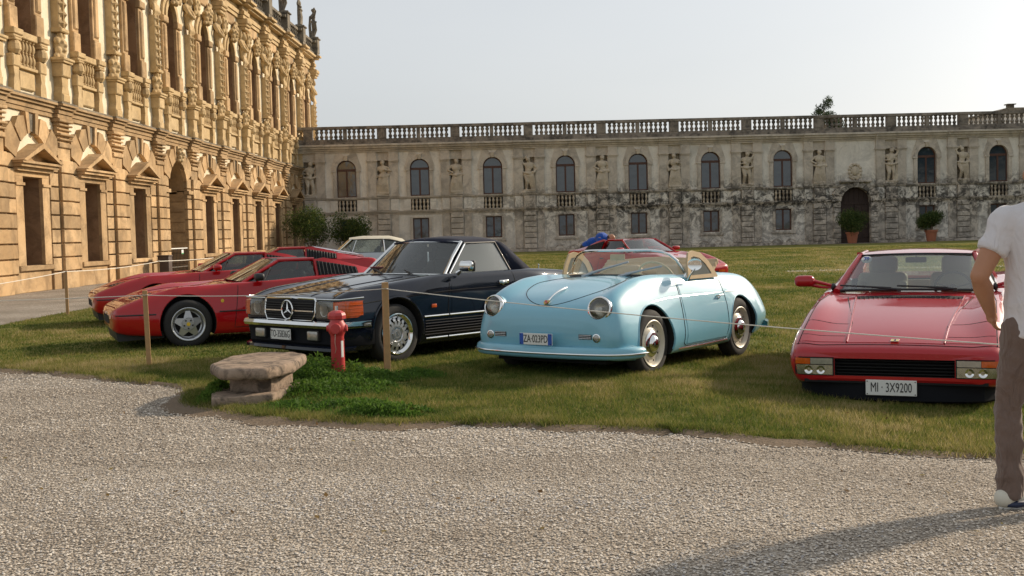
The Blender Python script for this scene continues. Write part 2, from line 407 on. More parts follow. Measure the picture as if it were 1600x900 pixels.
def vnoise(x, y, s, seed=0):
    """cheap smooth value noise 0..1"""
    r = np.random.default_rng(seed); T = r.random((64, 64)); x = x*s; y = y*s
    xi = np.floor(x).astype(int); yi = np.floor(y).astype(int); fx = x-xi; fy = y-yi; fx = fx*fx*(3-2*fx); fy = fy*fy*(3-2*fy)
    g = lambda a, b: T[a % 64, b % 64]
    return (g(xi, yi)*(1-fx)+g(xi+1, yi)*fx)*(1-fy)+(g(xi, yi+1)*(1-fx)+g(xi+1, yi+1)*fx)*fy
def grass(name, x0, x1, y0, y1, count, hmin, hmax, wid, seed):
    r = np.random.default_rng(seed); x = r.uniform(x0, x1, count); y = r.uniform(y0, y1, count)
    # keep only what a viewer near the photograph's place could see
    k = (np.abs(x) < 0.50*y+2.2) & inside(x, y); x = x[k]; y = y[k]; n = len(x)
    nb = 0.6*vnoise(x, y, 0.8, 1)+0.4*vnoise(x, y, 4.0, 2)
    bare = vnoise(x, y, 2.3, 9) > 0.02+0.30*r.random(n); x = x[bare]; y = y[bare]; nb = nb[bare]; n = len(x)
    h = (hmin+(hmax-hmin)*r.random(n)**1.5)*(0.6+0.8*nb); a = r.uniform(0, 2*PI, n); w = wid*(0.6+0.8*r.random(n))
    lean = h*r.uniform(0.2, 0.9, n); la = r.uniform(0, 2*PI, n); z = gzv(x, y)+0.02
    V = np.empty((n, 3, 3)); V[:, 0] = np.stack([x+np.cos(a)*w, y+np.sin(a)*w, z], 1); V[:, 1] = np.stack([x-np.cos(a)*w, y-np.sin(a)*w, z], 1)
    V[:, 2] = np.stack([x+np.cos(la)*lean, y+np.sin(la)*lean, z+h], 1)
    tone = np.clip(0.85*(nb-0.5)*1.5+0.44+r.normal(0, 0.20, n), 0, 1); tone = np.repeat(tone, 3)
    o = tri_mesh(name, V.reshape(-1, 3), np.arange(n*3).reshape(-1, 3), tone, BLADE)
    return tag(o, 'short patchy lawn grass with dry yellow spots', 'grass', kind='stuff')
grass('lawn_grass', -8, 6, 6, 13, 640000, 0.018, 0.052, 0.0031, 11)
grass('lawn_grass', -12, 14, 13, 30, 600000, 0.022, 0.05, 0.006, 12)
grass('lawn_grass', -12, 26, 30, 60, 260000, 0.03, 0.06, 0.012, 13)
grass('lawn_grass', 6, 14, 5, 30, 160000, 0.02, 0.055, 0.006, 14)

def edge_grass():
    r = np.random.default_rng(31); E = np.array([p for p in EDGE_F if p[1] < 20 and p[0] < 8]); n = 90000
    i = r.integers(0, len(E)-1, n); t = r.random(n)[:, None]; P = E[i]*(1-t)+E[i+1]*t; T = E[i+1]-E[i]; T /= np.linalg.norm(T, axis=1)[:, None]
    off = r.normal(-0.05, 0.07, n); off = np.where(off > 0.10, 0.02, off); P = P+np.stack([T[:, 1], -T[:, 0]], 1)*off[:, None]; x, y = P[:, 0], P[:, 1]
    k = vnoise(x, y, 3.0, 40)+0.3*r.random(n) > 0.42; x = x[k]; y = y[k]; off = off[k]; n = len(x)
    h = r.uniform(0.015, 0.065, n)*(0.4+vnoise(x, y, 2.0, 41)); a = r.uniform(0, 2*PI, n); w = 0.003; la = r.uniform(0, 2*PI, n); z = gzv(x, y)+0.008; V = np.empty((n, 3, 3))
    V[:, 0] = np.stack([x+np.cos(a)*w, y+np.sin(a)*w, z], 1); V[:, 1] = np.stack([x-np.cos(a)*w, y-np.sin(a)*w, z], 1); V[:, 2] = np.stack([x+np.cos(la)*h*0.7, y+np.sin(la)*h*0.7, z+h], 1)
    tone = np.clip(0.25+0.5*vnoise(x, y, 3.0, 2)+r.normal(0, 0.2, n), 0, 1)
    tag(tri_mesh('edge_grass', V.reshape(-1, 3), np.arange(n*3).reshape(-1, 3), np.repeat(tone, 3), BLADE), 'ragged grass fringe along the gravel edge', 'grass', kind='stuff')
edge_grass()
def pebbles():
    n = 210000; r = np.random.default_rng(5)
    y = 3.2+(14.5-3.2)*r.random(n)**1.25; x = r.uniform(-1, 1, n)*(0.50*y+1.0)
    k = ~inside(x, y); x = x[k]; y = y[k]; n = len(x)
    s = r.uniform(0.0035, 0.0092, n)*(1+0.3*(y > 7)); V = np.empty((n, 6, 3)); a = r.uniform(0, 2*PI, n)
    for q in range(4):
        rr = s*r.uniform(0.7, 1.2, n); V[:, q] = np.stack([x+np.cos(a+q*PI/2)*rr, y+np.sin(a+q*PI/2)*rr, 0.002+s*r.uniform(0.0, 0.5, n)], 1)
    V[:, 4] = np.stack([x+s*r.uniform(-.3, .3, n), y+s*r.uniform(-.3, .3, n), s*r.uniform(0.7, 1.25, n)], 1)
    V[:, 5] = np.stack([x, y, -0.004+0*x], 1)
    V[:, :, 2] += gzv(x, y)[:, None]
    F = np.array([(0, 1, 4), (1, 2, 4), (2, 3, 4), (3, 0, 4)]); F = (F[None]+(np.arange(n)*6)[:, None, None]).reshape(-1, 3)
    t = np.clip(0.45*vnoise(x*0.5, y*1.6, 1.1, 4)+0.25*vnoise(x, y, 0.5, 44)+0.17+r.normal(0, 0.22, n)
        -sum(a_*np.exp(-((y-(c0+c1*x+c2*x*x))/w_)**2) for a_, c0, c1, c2, w_ in ((.16, 5.1, -.10, .03, .16), (.16, 6.5, -.12, .03, .16), (.12, 6.9, .05, .02, .12), (-.12, 5.8, -.11, .03, .25), (.14, 4.1, .08, -.02, .15))), 0, 1)
    o = tri_mesh('gravel_stones', V.reshape(-1, 3), F, np.repeat(t, 6), PEB); return tag(o, 'pale crushed gravel covering the courtyard', 'gravel', kind='stuff')
pebbles()
def scatter_leaves(name, centers, n, size, label, m, cat='weeds', hfun=None, seed=3, kind='stuff', aspect=0.4):
    r = np.random.default_rng(seed); P = []
    for (cx, cy, rx, ry, hh, wgt) in centers:
        k = int(n*wgt); a = r.uniform(0, 2*PI, k); q = np.sqrt(r.random(k)); x = cx+np.cos(a)*q*rx; y = cy+np.sin(a)*q*ry
        cl = vnoise(x, y, 5.0, 21)
        z = 0.02+hh*(1-q**2)*r.random(k)*(0.25+1.1*cl); kk = (vnoise(x, y, 7.0, 61)+0.25*r.random(k) > 0.42)|(hh > .15); P.append(np.stack([x, y, z], 1)[kk])
    P = np.concatenate(P); n = len(P); d = r.normal(0, 1, (n, 3)); d[:, 2] = np.abs(d[:, 2])*0.7; d /= np.linalg.norm(d, axis=1)[:, None]
    e = np.cross(d, r.normal(0, 1, (n, 3))); e /= np.linalg.norm(e, axis=1)[:, None]; s = size*r.uniform(0.5, 1.4, n)[:, None]
    V = np.stack([P, P+d*s*0.5+e*s*aspect*0.5, P+d*s, P+d*s*0.5-e*s*aspect*0.5], 1)
    t = np.clip(0.5*vnoise(P[:, 0], P[:, 1], 6, 8)+r.uniform(0, 0.5, n), 0, 1)
    o = tri_mesh(name, V.reshape(-1, 3), np.arange(n*4).reshape(-1, 4), np.repeat(t, 4), m); return tag(o, label, cat, kind=kind)
scatter_leaves('weed_patch', [(-2.15, 11.05, 0.50, 0.65, 0.20, 0.22), (-1.55, 10.9, 0.65, 0.40, 0.09, 0.2), (-1.95, 10.1, 0.7, 0.55, 0.10, 0.25), (-1.22, 8.62, 0.42, 0.26, 0.10, 0.16), (-1.75, 9.1, 0.5, 0.35, 0.07, 0.13), (-2.80, 9.75, 0.14, 0.45, 0.16, 0.09)],
               46000, 0.035, 'dense green weeds and clover around the stone bench and hydrant', WEEDM)
# ================================================================== architecture helpers
def opening(mb, x0, x1, z0, z1, cx, hw, zs, zt, arch=False, depth=0.5, mi=0, ri=1, seg=12, y=0.0):
    """wall sheet in the plane y with a hole (sill zs, top/springing zt) and its reveal"""
    def q(a, b, c, d, m): mb.add([a, b, c, d], [(0, 1, 2, 3)], m)
    q((x0, y, z0), (cx-hw, y, z0), (cx-hw, y, z1), (x0, y, z1), mi)
    q((cx+hw, y, z0), (x1, y, z0), (x1, y, z1), (cx+hw, y, z1), mi)
    if zs > z0: q((cx-hw, y, z0), (cx+hw, y, z0), (cx+hw, y, zs), (cx-hw, y, zs), mi)
    if arch:
        pts = [(cx-hw*math.cos(PI*i/seg), zt+hw*math.sin(PI*i/seg)) for i in range(seg+1)]
    else: pts = [(cx-hw, zt), (cx+hw, zt)]
    for i in range(len(pts)-1):
        (a, b), (c, d) = pts[i], pts[i+1]
        q((a, y, b), (c, y, d), (c, y, z1), (a, y, z1), mi)
        q((a, y, b), (c, y, d), (c, y+depth, d), (a, y+depth, b), ri)
    q((cx-hw, y, zs), (cx-hw, y, zt), (cx-hw, y+depth, zt), (cx-hw, y+depth, zs), ri)
    q((cx+hw, y, zs), (cx+hw, y, zt), (cx+hw, y+depth, zt), (cx+hw, y+depth, zs), ri)
    q((cx-hw, y, zs), (cx+hw, y, zs), (cx+hw, y+depth, zs), (cx-hw, y+depth, zs), ri)
    return mb
def arch_band(mb, cx, zc, r0, r1, y0, y1, a0=0, a1=PI, seg=14, mi=0):
    """solid ring segment in the xz plane between depths y0 (front) and y1"""
    rows = []
    for i in range(seg+1):
        a = a0+(a1-a0)*i/seg; c, s_ = math.cos(a), math.sin(a)
        rows.append([(cx+r0*c, y1, zc+r0*s_), (cx+r0*c, y0, zc+r0*s_), (cx+r1*c, y0, zc+r1*s_), (cx+r1*c, y1, zc+r1*s_)])
    mb.grid(rows, mi)
    mb.add(rows[0], [(0, 1, 2, 3)], mi); mb.add(rows[-1], [(3, 2, 1, 0)], mi); return mb
MESHC = {}
def shared(key, fn):
    if key not in MESHC: MESHC[key] = fn()
    return MESHC[key]
def block(parent, w, h, d, loc, m, name='stone_block', c=0.025):
    me = shared(('blk', round(w, 3), round(h, 3), round(d, 3), m.name), lambda: MB().cbox(-w/2, w/2, -d, 0, 0, h, c).mesh(name, m))
    return link(name, me, parent, loc)
def baluster_mesh(h, r, m, seg=8):
    pr = [(0.9, 0), (0.9, 0.06), (0.55, 0.09), (0.75, 0.16), (1.0, 0.26), (0.85, 0.36), (0.42, 0.46), (0.60, 0.50), (0.42, 0.54), (0.85, 0.66), (0.95, 0.76), (0.7, 0.86), (0.5, 0.91), (0.9, 0.94), (0.9, 1.0)]
    return MB().lathe([(a*r, b*h) for a, b in pr], seg).mesh('baluster', m, smooth=True)

def remeshed(mb, name, m, voxel=0.03, smooth=3, dec=None):
    o = mb.build(name, m, weld=False)
    mods = [('REMESH', dict(mode='VOXEL', voxel_size=voxel)), ('SMOOTH', dict(iterations=smooth, factor=0.5))]
    if dec: mods.append(('DECIMATE', dict(ratio=dec)))
    mod_apply(o, *mods)
    me = o.data; bpy.data.objects.remove(o)
    me.polygons.foreach_set('use_smooth', [True]*len(me.polygons)); me.materials.clear(); me.materials.append(m); return me
def limb(mb, pts, rr, seg=10):
    """tapered limb with rounded joints (later fused by a voxel remesh)"""
    mb.tube(pts, list(rr), seg)
    for p, r in zip(pts, rr): mb.ball(p, r*1.0, 10, 7)
def statue_mesh(kind):
    b = MB(); lean = [0.06, -0.07, 0.05, -0.04][kind]
    hip = (lean, 0, 0.98); ch = (0, 0, 1.36)
    # legs in contrapposto
    limb(b, [(lean+0.10, 0, 0.92), (0.13, -0.05, 0.50), (0.12, 0.02, 0.10)], [0.12, 0.085, 0.06])
    limb(b, [(lean-0.10, 0, 0.92), (-0.10, -0.13, 0.52), (-0.14, 0.03, 0.10)], [0.12, 0.085, 0.06])
    for sx in (0.13, -0.14): limb(b, [(sx, 0.02, 0.05), (sx*1.15, -0.14, 0.035)], [0.055, 0.04])
    b.ball((lean, 0, 0.98), 0.17, sc=(1.05, 0.8, 0.9)); b.ball((lean*0.6, 0, 1.15), 0.145, sc=(1, 0.8, 1.1)); b.ball((0, 0, 1.36), 0.19, sc=(1.1, 0.75, 1.05))
    limb(b, [(-0.20, 0, 1.48), (0, 0, 1.53), (0.20, 0, 1.48)], [0.075, 0.08, 0.075]); limb(b, [(0, 0, 1.50), (0.0, -0.01, 1.64)], [0.065, 0.06])
    hx = [0.03, -0.04, -0.02, 0.04][kind]
    b.ball((hx, -0.02, 1.74), 0.115, sc=(0.85, 1.0, 1.15)); b.ball((hx, 0.03, 1.79), 0.12, sc=(0.95, 1, 0.9)); b.ball((hx, -0.13, 1.72), 0.03)
    if kind == 0: A = [(-0.22, 0, 1.47), (-0.38, -0.02, 1.25), (-0.18, -0.16, 1.12)]; B = [(0.22, 0, 1.47), (0.36, 0.0, 1.22), (0.33, -0.10, 0.98)]
    elif kind == 1: A = [(-0.22, 0, 1.47), (-0.36, 0, 1.70), (-0.12, -0.03, 1.90)]; B = [(0.22, 0, 1.47), (0.36, 0.02, 1.22), (0.22, -0.14, 1.02)]
    elif kind == 2: A = [(-0.22, 0, 1.47), (-0.34, 0.02, 1.20), (-0.30, -0.08, 0.94)]; B = [(0.22, 0, 1.47), (0.38, -0.04, 1.30), (0.10, -0.20, 1.36)]
    else: A = [(-0.22, 0, 1.47), (-0.37, 0, 1.22), (-0.10, -0.17, 1.22)]; B = [(0.22, 0, 1.47), (0.34, 0, 1.72), (0.10, 0.02, 1.88)]
    for Q in (A, B): limb(b, Q, [0.07, 0.055, 0.045]); b.ball(Q[2], 0.06, sc=(1, 1, 1.2))
    # drapery: folds falling from hip or shoulder
    rr = random.Random(kind+2)
    if kind in (0, 2):
        for i in range(9):
            a = -0.24+0.06*i; z0 = 1.02 if kind == 0 else 1.10
            limb(b, [(a*0.7+lean, -0.10+0.02*abs(i-4)*0.5, z0), (a, -0.14+rr.uniform(-.02, .02), 0.55), (a*1.15, -0.08, 0.08)], [0.05, 0.042, 0.06], 8)
    elif kind == 1:
        for i in range(6): limb(b, [(0.16-0.03*i, -0.10, 1.05-0.03*i), (0.20-0.05*i, -0.15, 0.80), (0.27-0.03*i, -0.02, 0.08)], [0.05, 0.045, 0.05], 8)
    limb(b, [(-0.26, -0.06, 1.02), (0.0, -0.16, 0.95), (0.26, -0.06, 1.04)], [0.06, 0.065, 0.06])
    limb(b, [(0.24, 0.09, 1.40), (0.30, 0.10, 0.8), (0.26, 0.08, 0.10)], [0.07, 0.09, 0.10])
    b.box(-0.30, 0.30, -0.20, 0.20, -0.04, 0.07)
    return remeshed(b, 'statue', WSTAT, 0.022, 2, 0.5)
def herm_mesh():
    b = MB()
    b.ball((0, -0.10, 0.45), 0.28, sc=(1.05, 0.8, 1.2)); b.ball((0, -0.12, 0.12), 0.22, sc=(1.1, 0.8, 1.0))
    limb(b, [(-0.30, -0.08, 0.85), (0, -0.10, 0.92), (0.30, -0.08, 0.85)], [0.13, 0.15, 0.13])
    b.ball((0, -0.14, 1.20), 0.19, sc=(0.9, 1, 1.15)); b.ball((0, -0.25, 1.08), 0.12); b.ball((0, -0.30, 1.19), 0.05)
    for s_ in (-1, 1):
        limb(b, [(s_*0.34, -0.06, 0.86), (s_*0.44, -0.25, 0.58), (s_*0.12, -0.38, 0.42)], [0.12, 0.095, 0.075])
        limb(b, [(s_*0.26, -0.05, 1.15), (s_*0.38, -0.05, 1.42)], [0.12, 0.16])
    for i in range(7):
        a = -0.3+0.1*i; limb(b, [(a, -0.22, 0.10), (a*1.25, -0.26, -0.14), (a*0.8, -0.18, -0.34)], [0.06, 0.07, 0.03], 8)
    return remeshed(b, 'herm_figure', STONE2, 0.035, 2, 0.6)
def mask_mesh():
    b = MB(); b.ball((0, -0.10, 0.38), 0.24, sc=(1, 0.9, 1.2)); b.ball((0, -0.32, 0.36), 0.07); b.ball((0, -0.28, 0.22), 0.10, sc=(1.2, 0.8, 0.7))
    for s_ in (-1, 1):
        b.ball((s_*0.10, -0.27, 0.46), 0.06); b.ball((s_*0.24, -0.12, 0.50), 0.11); b.ball((s_*0.20, -0.14, 0.20), 0.12); b.ball((s_*0.26, -0.1, 0.02), 0.10); b.ball((s_*0.12, -0.18, 0.66), 0.10)
    b.ball((0, -0.14, 0.05), 0.18, sc=(1.3, 0.9, 0.8))
    return remeshed(b, 'carved_mask', STONE2, 0.028, 1, 0.6)
def carved_shaft_mesh(h=2.05):
    b = MB(); b.cbox(-0.24, 0.24, -0.26, 0, 0, h, 0.03)
    n = 7
    for i in range(n):
        z = (i+0.5)*h/n
        for sx in (-1, 1):
            cx = sx*0.13; w = 0.11; hh = h/n*0.46
            b.add([(cx-w, -0.262, z), (cx, -0.262, z-hh), (cx+w, -0.262, z), (cx, -0.262, z+hh), (cx, -0.36, z)], [(0, 1, 4), (1, 2, 4), (2, 3, 4), (3, 0, 4)])
    b.tube([(0, -0.29, 0), (0, -0.29, h)], 0.03, 6)
    return b.mesh('carved_shaft', STONE2)

# ================================================================== the palace
PAL = empty('palace', (-14.6, 0, 0), R(90), 'sunlit baroque palace of golden rusticated stone on the left', 'palace')
U0 = 32.70; BW = 4.44; BAYS = list(range(-1, 10))
herm = herm_mesh(); mask = mask_mesh(); shaft = carved_shaft_mesh()
balP = baluster_mesh(0.75, 0.085, STONE2); balR = baluster_mesh(0.62, 0.09, ROOFSTONE, 6)
wall = MB(); dark = MB()
XL = U0-BW*1.5; XR = U0+BW*9.5
for k in BAYS:
    cx = U0+BW*k; a, e = cx-BW/2, cx+BW/2; door = (k == 3); low = k < 9
    if low:
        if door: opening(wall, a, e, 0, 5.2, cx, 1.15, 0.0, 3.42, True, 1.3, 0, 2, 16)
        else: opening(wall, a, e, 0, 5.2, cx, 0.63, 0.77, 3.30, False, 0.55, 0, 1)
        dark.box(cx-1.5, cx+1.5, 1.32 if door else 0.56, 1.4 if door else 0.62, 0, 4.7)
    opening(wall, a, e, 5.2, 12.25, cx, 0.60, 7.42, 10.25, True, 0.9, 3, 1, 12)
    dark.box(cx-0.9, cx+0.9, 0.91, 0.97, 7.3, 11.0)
    wall.add([(a, 0, 12.25), (e, 0, 12.25), (e, 0, 13.1), (a, 0, 13.1)], [(0, 1, 2, 3)], 0)
# side and rear faces and the roof so that the block is closed
wall.add([(XL, 0, 0), (XL, 14, 0), (XL, 14, 13.1), (XL, 0, 13.1)], [(0, 1, 2, 3)], 3)
wall.add([(XR, 0, 0), (XR, 14, 0), (XR, 14, 13.1), (XR, 0, 13.1)], [(0, 1, 2, 3)], 3)
wall.add([(XL, 14, 0), (XR, 14, 0), (XR, 14, 13.1), (XL, 14, 13.1)], [(0, 1, 2, 3)], 3)
wall.add([(XL, 0, 13.1), (XR, 0, 13.1), (XR, 14, 13.1), (XL, 14, 13.1)], [(0, 1, 2, 3)], 0)
wall.build('wall', [STONE, REVEAL, STONE, CREAM], PAL)
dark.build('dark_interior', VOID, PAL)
def cornice(parent, x0, x1, levels, m, name, piers=(), extra=0.2, pw=1.2, y0=0.0):
    b = MB()
    for (z0, z1, p) in levels:
        b.box(x0, x1, y0-p, y0+0.05, z0, z1)
        for c in piers: b.box(max(c-pw/2-p*0.2, x0+0.01), min(c+pw/2+p*0.2, x1-0.01), y0-p-extra, y0-p+0.01, z0+0.004, z1-0.004)
    return b.build(name, m, parent)
piers = [U0+BW*(k+0.5) for k in range(-2, 10)]
cornice(PAL, XL, U0+BW*8.5-0.02, [(5.18, 5.30, 0.08), (5.305, 5.44, 0.12), (5.445, 5.53, 0.20), (5.535, 5.60, 0.28)], STONE, 'string_cornice', [p for p in piers if p < U0+BW*8.6], 0.13, 1.05)
cornice(PAL, XL, U0+BW*8.5-0.02, [(5.602, 5.66, 0.25)], ROOFSTONE, 'weathered_ledge', [p for p in piers if p < U0+BW*8.6], 0.13, 1.05)
cornice(PAL, XL, XR, [(12.25, 12.42, 0.12), (12.43, 12.62, 0.18), (12.63, 12.86, 0.10), (12.87, 12.97, 0.40), (12.98, 13.10, 0.55)], STONE2, 'top_cornice', piers, 0.24, 1.0)
cornice(PAL, XL, XR, [(13.10, 13.30, 0.42)], ROOFSTONE, 'roof_curb', piers, 0.2, 0.95)
cornice(PAL, XL, XR, [(13.95, 14.10, 0.34)], ROOFSTONE, 'roof_rail', piers, 0.2, 0.95)
cH = 0.425
for p in piers:
    lowok = p < U0+BW*8.6
    if lowok:
        MB().box(p-0.44, p+0.44, -0.13, 0.02, 0, 5.17).build('pilaster', STONE, PAL)
        z = 0.0
        for i in range(10):
            h = 0.56 if i == 0 else cH
            if z+h > 4.34: break
            block(PAL, 0.90+0.08*(i == 0), h-0.045, 0.09+0.02*(i == 0), (p, -0.13, z), STONE, c=0.014); z += h
        t = MB()
        for (z0, z1, w, d) in ((4.30, 4.44, 0.92, 0.20), (4.52, 4.57, 0.96, 0.235), (4.66, 4.73, 1.0, 0.26), (4.82, 4.87, 0.94, 0.21), (4.95, 5.01, 0.98, 0.24), (5.07, 5.17, 1.04, 0.26)):
            t.cbox(p-w/2, p+w/2, -d, 0, z0, z1, 0.02)
        t.build('capital', STONE, PAL)
    # upper order: pedestal, mask, carved shaft, herm and capital
    t = MB(); t.cbox(p-0.28, p+0.28, -0.30, 0, 5.66, 5.95, 0.05); t.prism([(p-0.28, 5.95), (p+0.28, 5.95), (p+0.21, 6.15), (p+0.25, 6.45), (p-0.25, 6.45), (p-0.21, 6.15)], -0.26, 0)
    t.cbox(p-0.31, p+0.31, -0.33, 0, 6.45, 6.86, 0.03); t.cbox(p-0.36, p+0.36, -0.39, 0, 6.865, 6.93, 0.01); t.cbox(p-0.41, p+0.41, -0.43, 0, 6.935, 7.02, 0.02)
    t.build('pedestal', STONE2, PAL)
    link('carved_mask', mask, PAL, (p, -0.04, 7.05), scale=(0.95, 0.9, 1)); MB().cbox(p-0.30, p+0.30, -0.34, 0, 7.80, 7.93, 0.03).build('shaft_base', STONE2, PAL)
    link('carved_shaft', shaft, PAL, (p, 0.0, 7.93)); link('herm_figure', herm, PAL, (p, -0.03, 10.28), scale=(0.85, 0.9, 0.98))
    t = MB(); t.cbox(p-0.36, p+0.36, -0.40, 0, 11.72, 11.86, 0.03); t.cbox(p-0.42, p+0.42, -0.48, 0, 11.87, 12.0, 0.03); t.cbox(p-0.46, p+0.46, -0.54, 0, 12.01, 12.24, 0.04)
    t.build('herm_capital', STONE2, PAL)
    MB().cbox(p-0.36, p+0.36, -0.62, -0.02, 13.31, 14.2, 0.03).build('roof_pedestal', ROOFSTONE, PAL)
    MB().cbox(p-0.44, p+0.44, -0.70, 0.06, 14.205, 14.30, 0.03).build('roof_pedestal_cap', ROOFSTONE, PAL)
for k in BAYS:
    cx = U0+BW*k; door = (k == 3)
    if k < 9:
        x1 = BW/2-0.46
        for s_ in (-1, 1):
            z = 0.0; i0 = 1.15 if door else 1.13
            for i in range(9):
                h = 0.56 if i == 0 else cH
                if z+h > 3.97: break
                w = x1-i0-0.03; block(PAL, w, h-0.045, 0.12, (cx+s_*(i0+x1)/2, 0, z), STONE, c=0.014); z += h
        # voussoirs round the lunette
        zc = 3.42; ri = 1.16 if door else 1.15
        for s_ in (-1, 1):
            for j, (a0, a1, ro) in enumerate(((20, 46, 1.92), (48, 71, 1.70))):
                a0, a1 = R(a0), R(a1); pts = [(ri*math.cos(a0), zc+ri*math.sin(a0)), (ri*math.cos((a0+a1)/2), zc+ri*math.sin((a0+a1)/2)), (ri*math.cos(a1), zc+ri*math.sin(a1)), (min(x1-.03, ro*math.cos(a1)), min(5.14, zc+ro*math.sin(a1))),
                    (min(x1-.03, ro*1.06*math.cos((a0+a1)/2)), min(5.14, zc+ro*1.06*math.sin((a0+a1)/2))), (min(x1-.03, ro*math.cos(a0)), zc+ro*math.sin(a0))]
                MB().prism([(cx+s_*x, z) for x, z in pts], -0.15-0.02*j, 0.0).build('voussoir', STONE, PAL)
            pts = [(ri*math.cos(R(74)), zc+ri*math.sin(R(74))), (0.16, zc+ri), (0.22, 5.15), (0.42, 5.15)]
            MB().prism([(cx+s_*x, z) for x, z in pts], -0.17, 0).build('voussoir', STONE, PAL)
        for s_ in (-1, 1):      # pale plaster behind the voussoirs
            rows = []
            for i in range(9):
                a = R(24+66*i/8); q = min(x1/math.cos(a) if math.cos(a) > 1e-6 else 9, 1.75/math.sin(a)); rows.append([(cx+s_*ri*math.cos(a), -0.007, zc+ri*math.sin(a)), (cx+s_*q*math.cos(a), -0.007, zc+q*math.sin(a))])
            MB().grid(rows).build('plaster_field', CREAM, PAL)
        if door:
            MB().prism([(cx-0.15, zc+1.13), (cx+0.15, zc+1.13), (cx+0.21, 5.16), (cx-0.21, 5.16)], -0.24, 0).build('keystone', STONE2, PAL)
            link('carved_mask', mask, PAL, (cx, -0.16, 4.58), scale=(0.7, 0.8, 0.7))
            b = MB()
            for s_ in (-1, 1): b.box(cx+s_*1.15, cx+s_*1.80, -0.2, 0.3, 3.28, 3.42); b.box(cx+s_*1.12, cx+s_*1.15, 0.3, 1.28, 3.30, 3.42)
            b.build('impost', STONE, PAL)
            b = MB()
            for s_ in (-1, 1):
                for i in range(8):
                    b.box(cx+s_*1.12, cx+s_*1.151, 0.03, 0.62, i*cH+0.02, (i+1)*cH-0.02); b.box(cx+s_*1.12, cx+s_*1.151, 0.66, 1.25, i*cH+0.02, (i+1)*cH-0.02)
            o = b.build('reveal_stones', STONE, PAL); o['kind'] = 'stuff'
        else:
            MB().prism([(cx-0.13, zc+1.2), (cx+0.13, zc+1.2), (cx+0.19, 5.12), (cx-0.19, 5.12)], -0.10, 0).build('keystone', ROOFSTONE, PAL)
            arch_b = arch_band(MB(), cx, zc, 0.0001, 1.15, -0.012, 0.02, seg=16); arch_b.build('lunette', CREAM, PAL)
            # window frame, sill and pediment
            f = MB()
            for s_ in (-1, 1): f.box(cx+s_*0.632, cx+s_*1.10, -0.10, 0.02, 0.775, 3.31); f.box(cx+s_*0.60, cx+s_*1.14, -0.15, 0, 3.05, 3.13)
            f.box(cx-1.10, cx+1.10, -0.10, 0, 3.315, 3.45); fr = f.build('window_frame', STONE, PAL)
            MB().cbox(cx-1.14, cx+1.14, -0.17, 0, 0.62, 0.765, 0.02).build('sill', STONE, PAL)
            MB().cbox(cx-1.08, cx+1.08, -0.07, 0, 0, 0.615, 0.02).build('apron', STONE, PAL)
            p_ = empty('pediment', (0, 0, 0)); p_.parent = PAL
            MB().box(cx-1.18, cx+1.18, -0.22, 0, 3.455, 3.56).box(cx-1.24, cx+1.24, -0.36, 0, 3.565, 3.65).box(cx-1.30, cx+1.30, -0.44, 0, 3.655, 3.72).build('entablature', STONE, p_)
            MB().prism([(cx-1.1, 3.72), (cx+1.1, 3.72), (cx, 4.12)], -0.12, 0).build('tympanum', STONE, p_)
            for s_ in (-1, 1):
                MB().prism([(cx+s_*1.34, 3.725), (cx+s_*1.10, 3.725), (cx+s_*0.002, 4.12), (cx+s_*0.002, 4.27)], -0.48, 0).build('raking_cornice', STONE, p_)
    # upper floor
    b = MB(); b.cbox(cx-0.50, cx+0.50, -0.09, 0, 5.80, 6.30, 0.03); b.build('wall_panel', STONE2, PAL)
    MB().cbox(cx-0.72, cx+0.72, -0.14, 0, 6.36, 6.45, 0.01).build('balcony_base', STONE2, PAL)
    for j in range(5): link('baluster', balP, PAL, (cx-0.44+0.22*j, -0.07, 6.452))
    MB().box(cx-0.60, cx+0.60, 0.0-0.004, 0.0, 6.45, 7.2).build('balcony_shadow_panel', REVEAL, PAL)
    MB().cbox(cx-0.62, cx+0.62, -0.20, 0, 7.205, 7.40, 0.02).build('balcony_rail', STONE2, PAL)
    for s_ in (-1, 1):
        x = cx+s_*0.86; t = MB()
        t.prism([(x-0.20, 5.67), (x+0.20, 5.67), (x+0.18, 5.95), (x+0.12, 6.10), (x+0.17, 6.35), (x-0.17, 6.35), (x-0.12, 6.10), (x-0.18, 5.95)], -0.17, 0)
        t.cbox(x-0.23, x+0.23, -0.20, 0, 6.355, 6.70, 0.03); t.lathe([(0.12, 0), (0.2, 0.12), (0.18, 0.28), (0.12, 0.38)], 10, x, -0.13, 6.70); t.cbox(x-0.22, x+0.22, -0.27, 0, 7.08, 7.15, 0.02)
        t.cbox(x-0.26, x+0.26, -0.25, 0, 7.155, 7.24, 0.02); t.cbox(x-0.30, x+0.30, -0.29, 0, 7.245, 7.41, 0.02); t.build('window_pedestal', STONE2, PAL)
        t = MB(); t.cbox(x-0.27, x+0.27, -0.16, 0, 7.415, 8.05, 0.03); t.cbox(x-0.25, x+0.25, -0.10, 0, 8.055, 9.98, 0.02); t.cbox(x-0.15, x+0.15, -0.16, 0, 8.15, 9.88, 0.04); t.cbox(x-0.29, x+0.29, -0.19, 0, 9.985, 10.25, 0.03)
        t.build('window_pilaster', STONE, PAL)
    arch_band(arch_band(MB(), cx, 10.25, 0.602, 0.80, -0.16, 0.02), cx, 10.25, 0.81, 1.02, -0.10, 0.02).build('arch_surround', STONE2, PAL)
    link('carved_mask', mask, PAL, (cx, -0.16, 10.85), scale=(0.9, 1.0, 0.9))
    for s_ in (-1, 1): link('carved_mask', mask, PAL, (cx+s_*0.95, -0.05, 11.10), scale=(0.95, 0.7, 1.1))
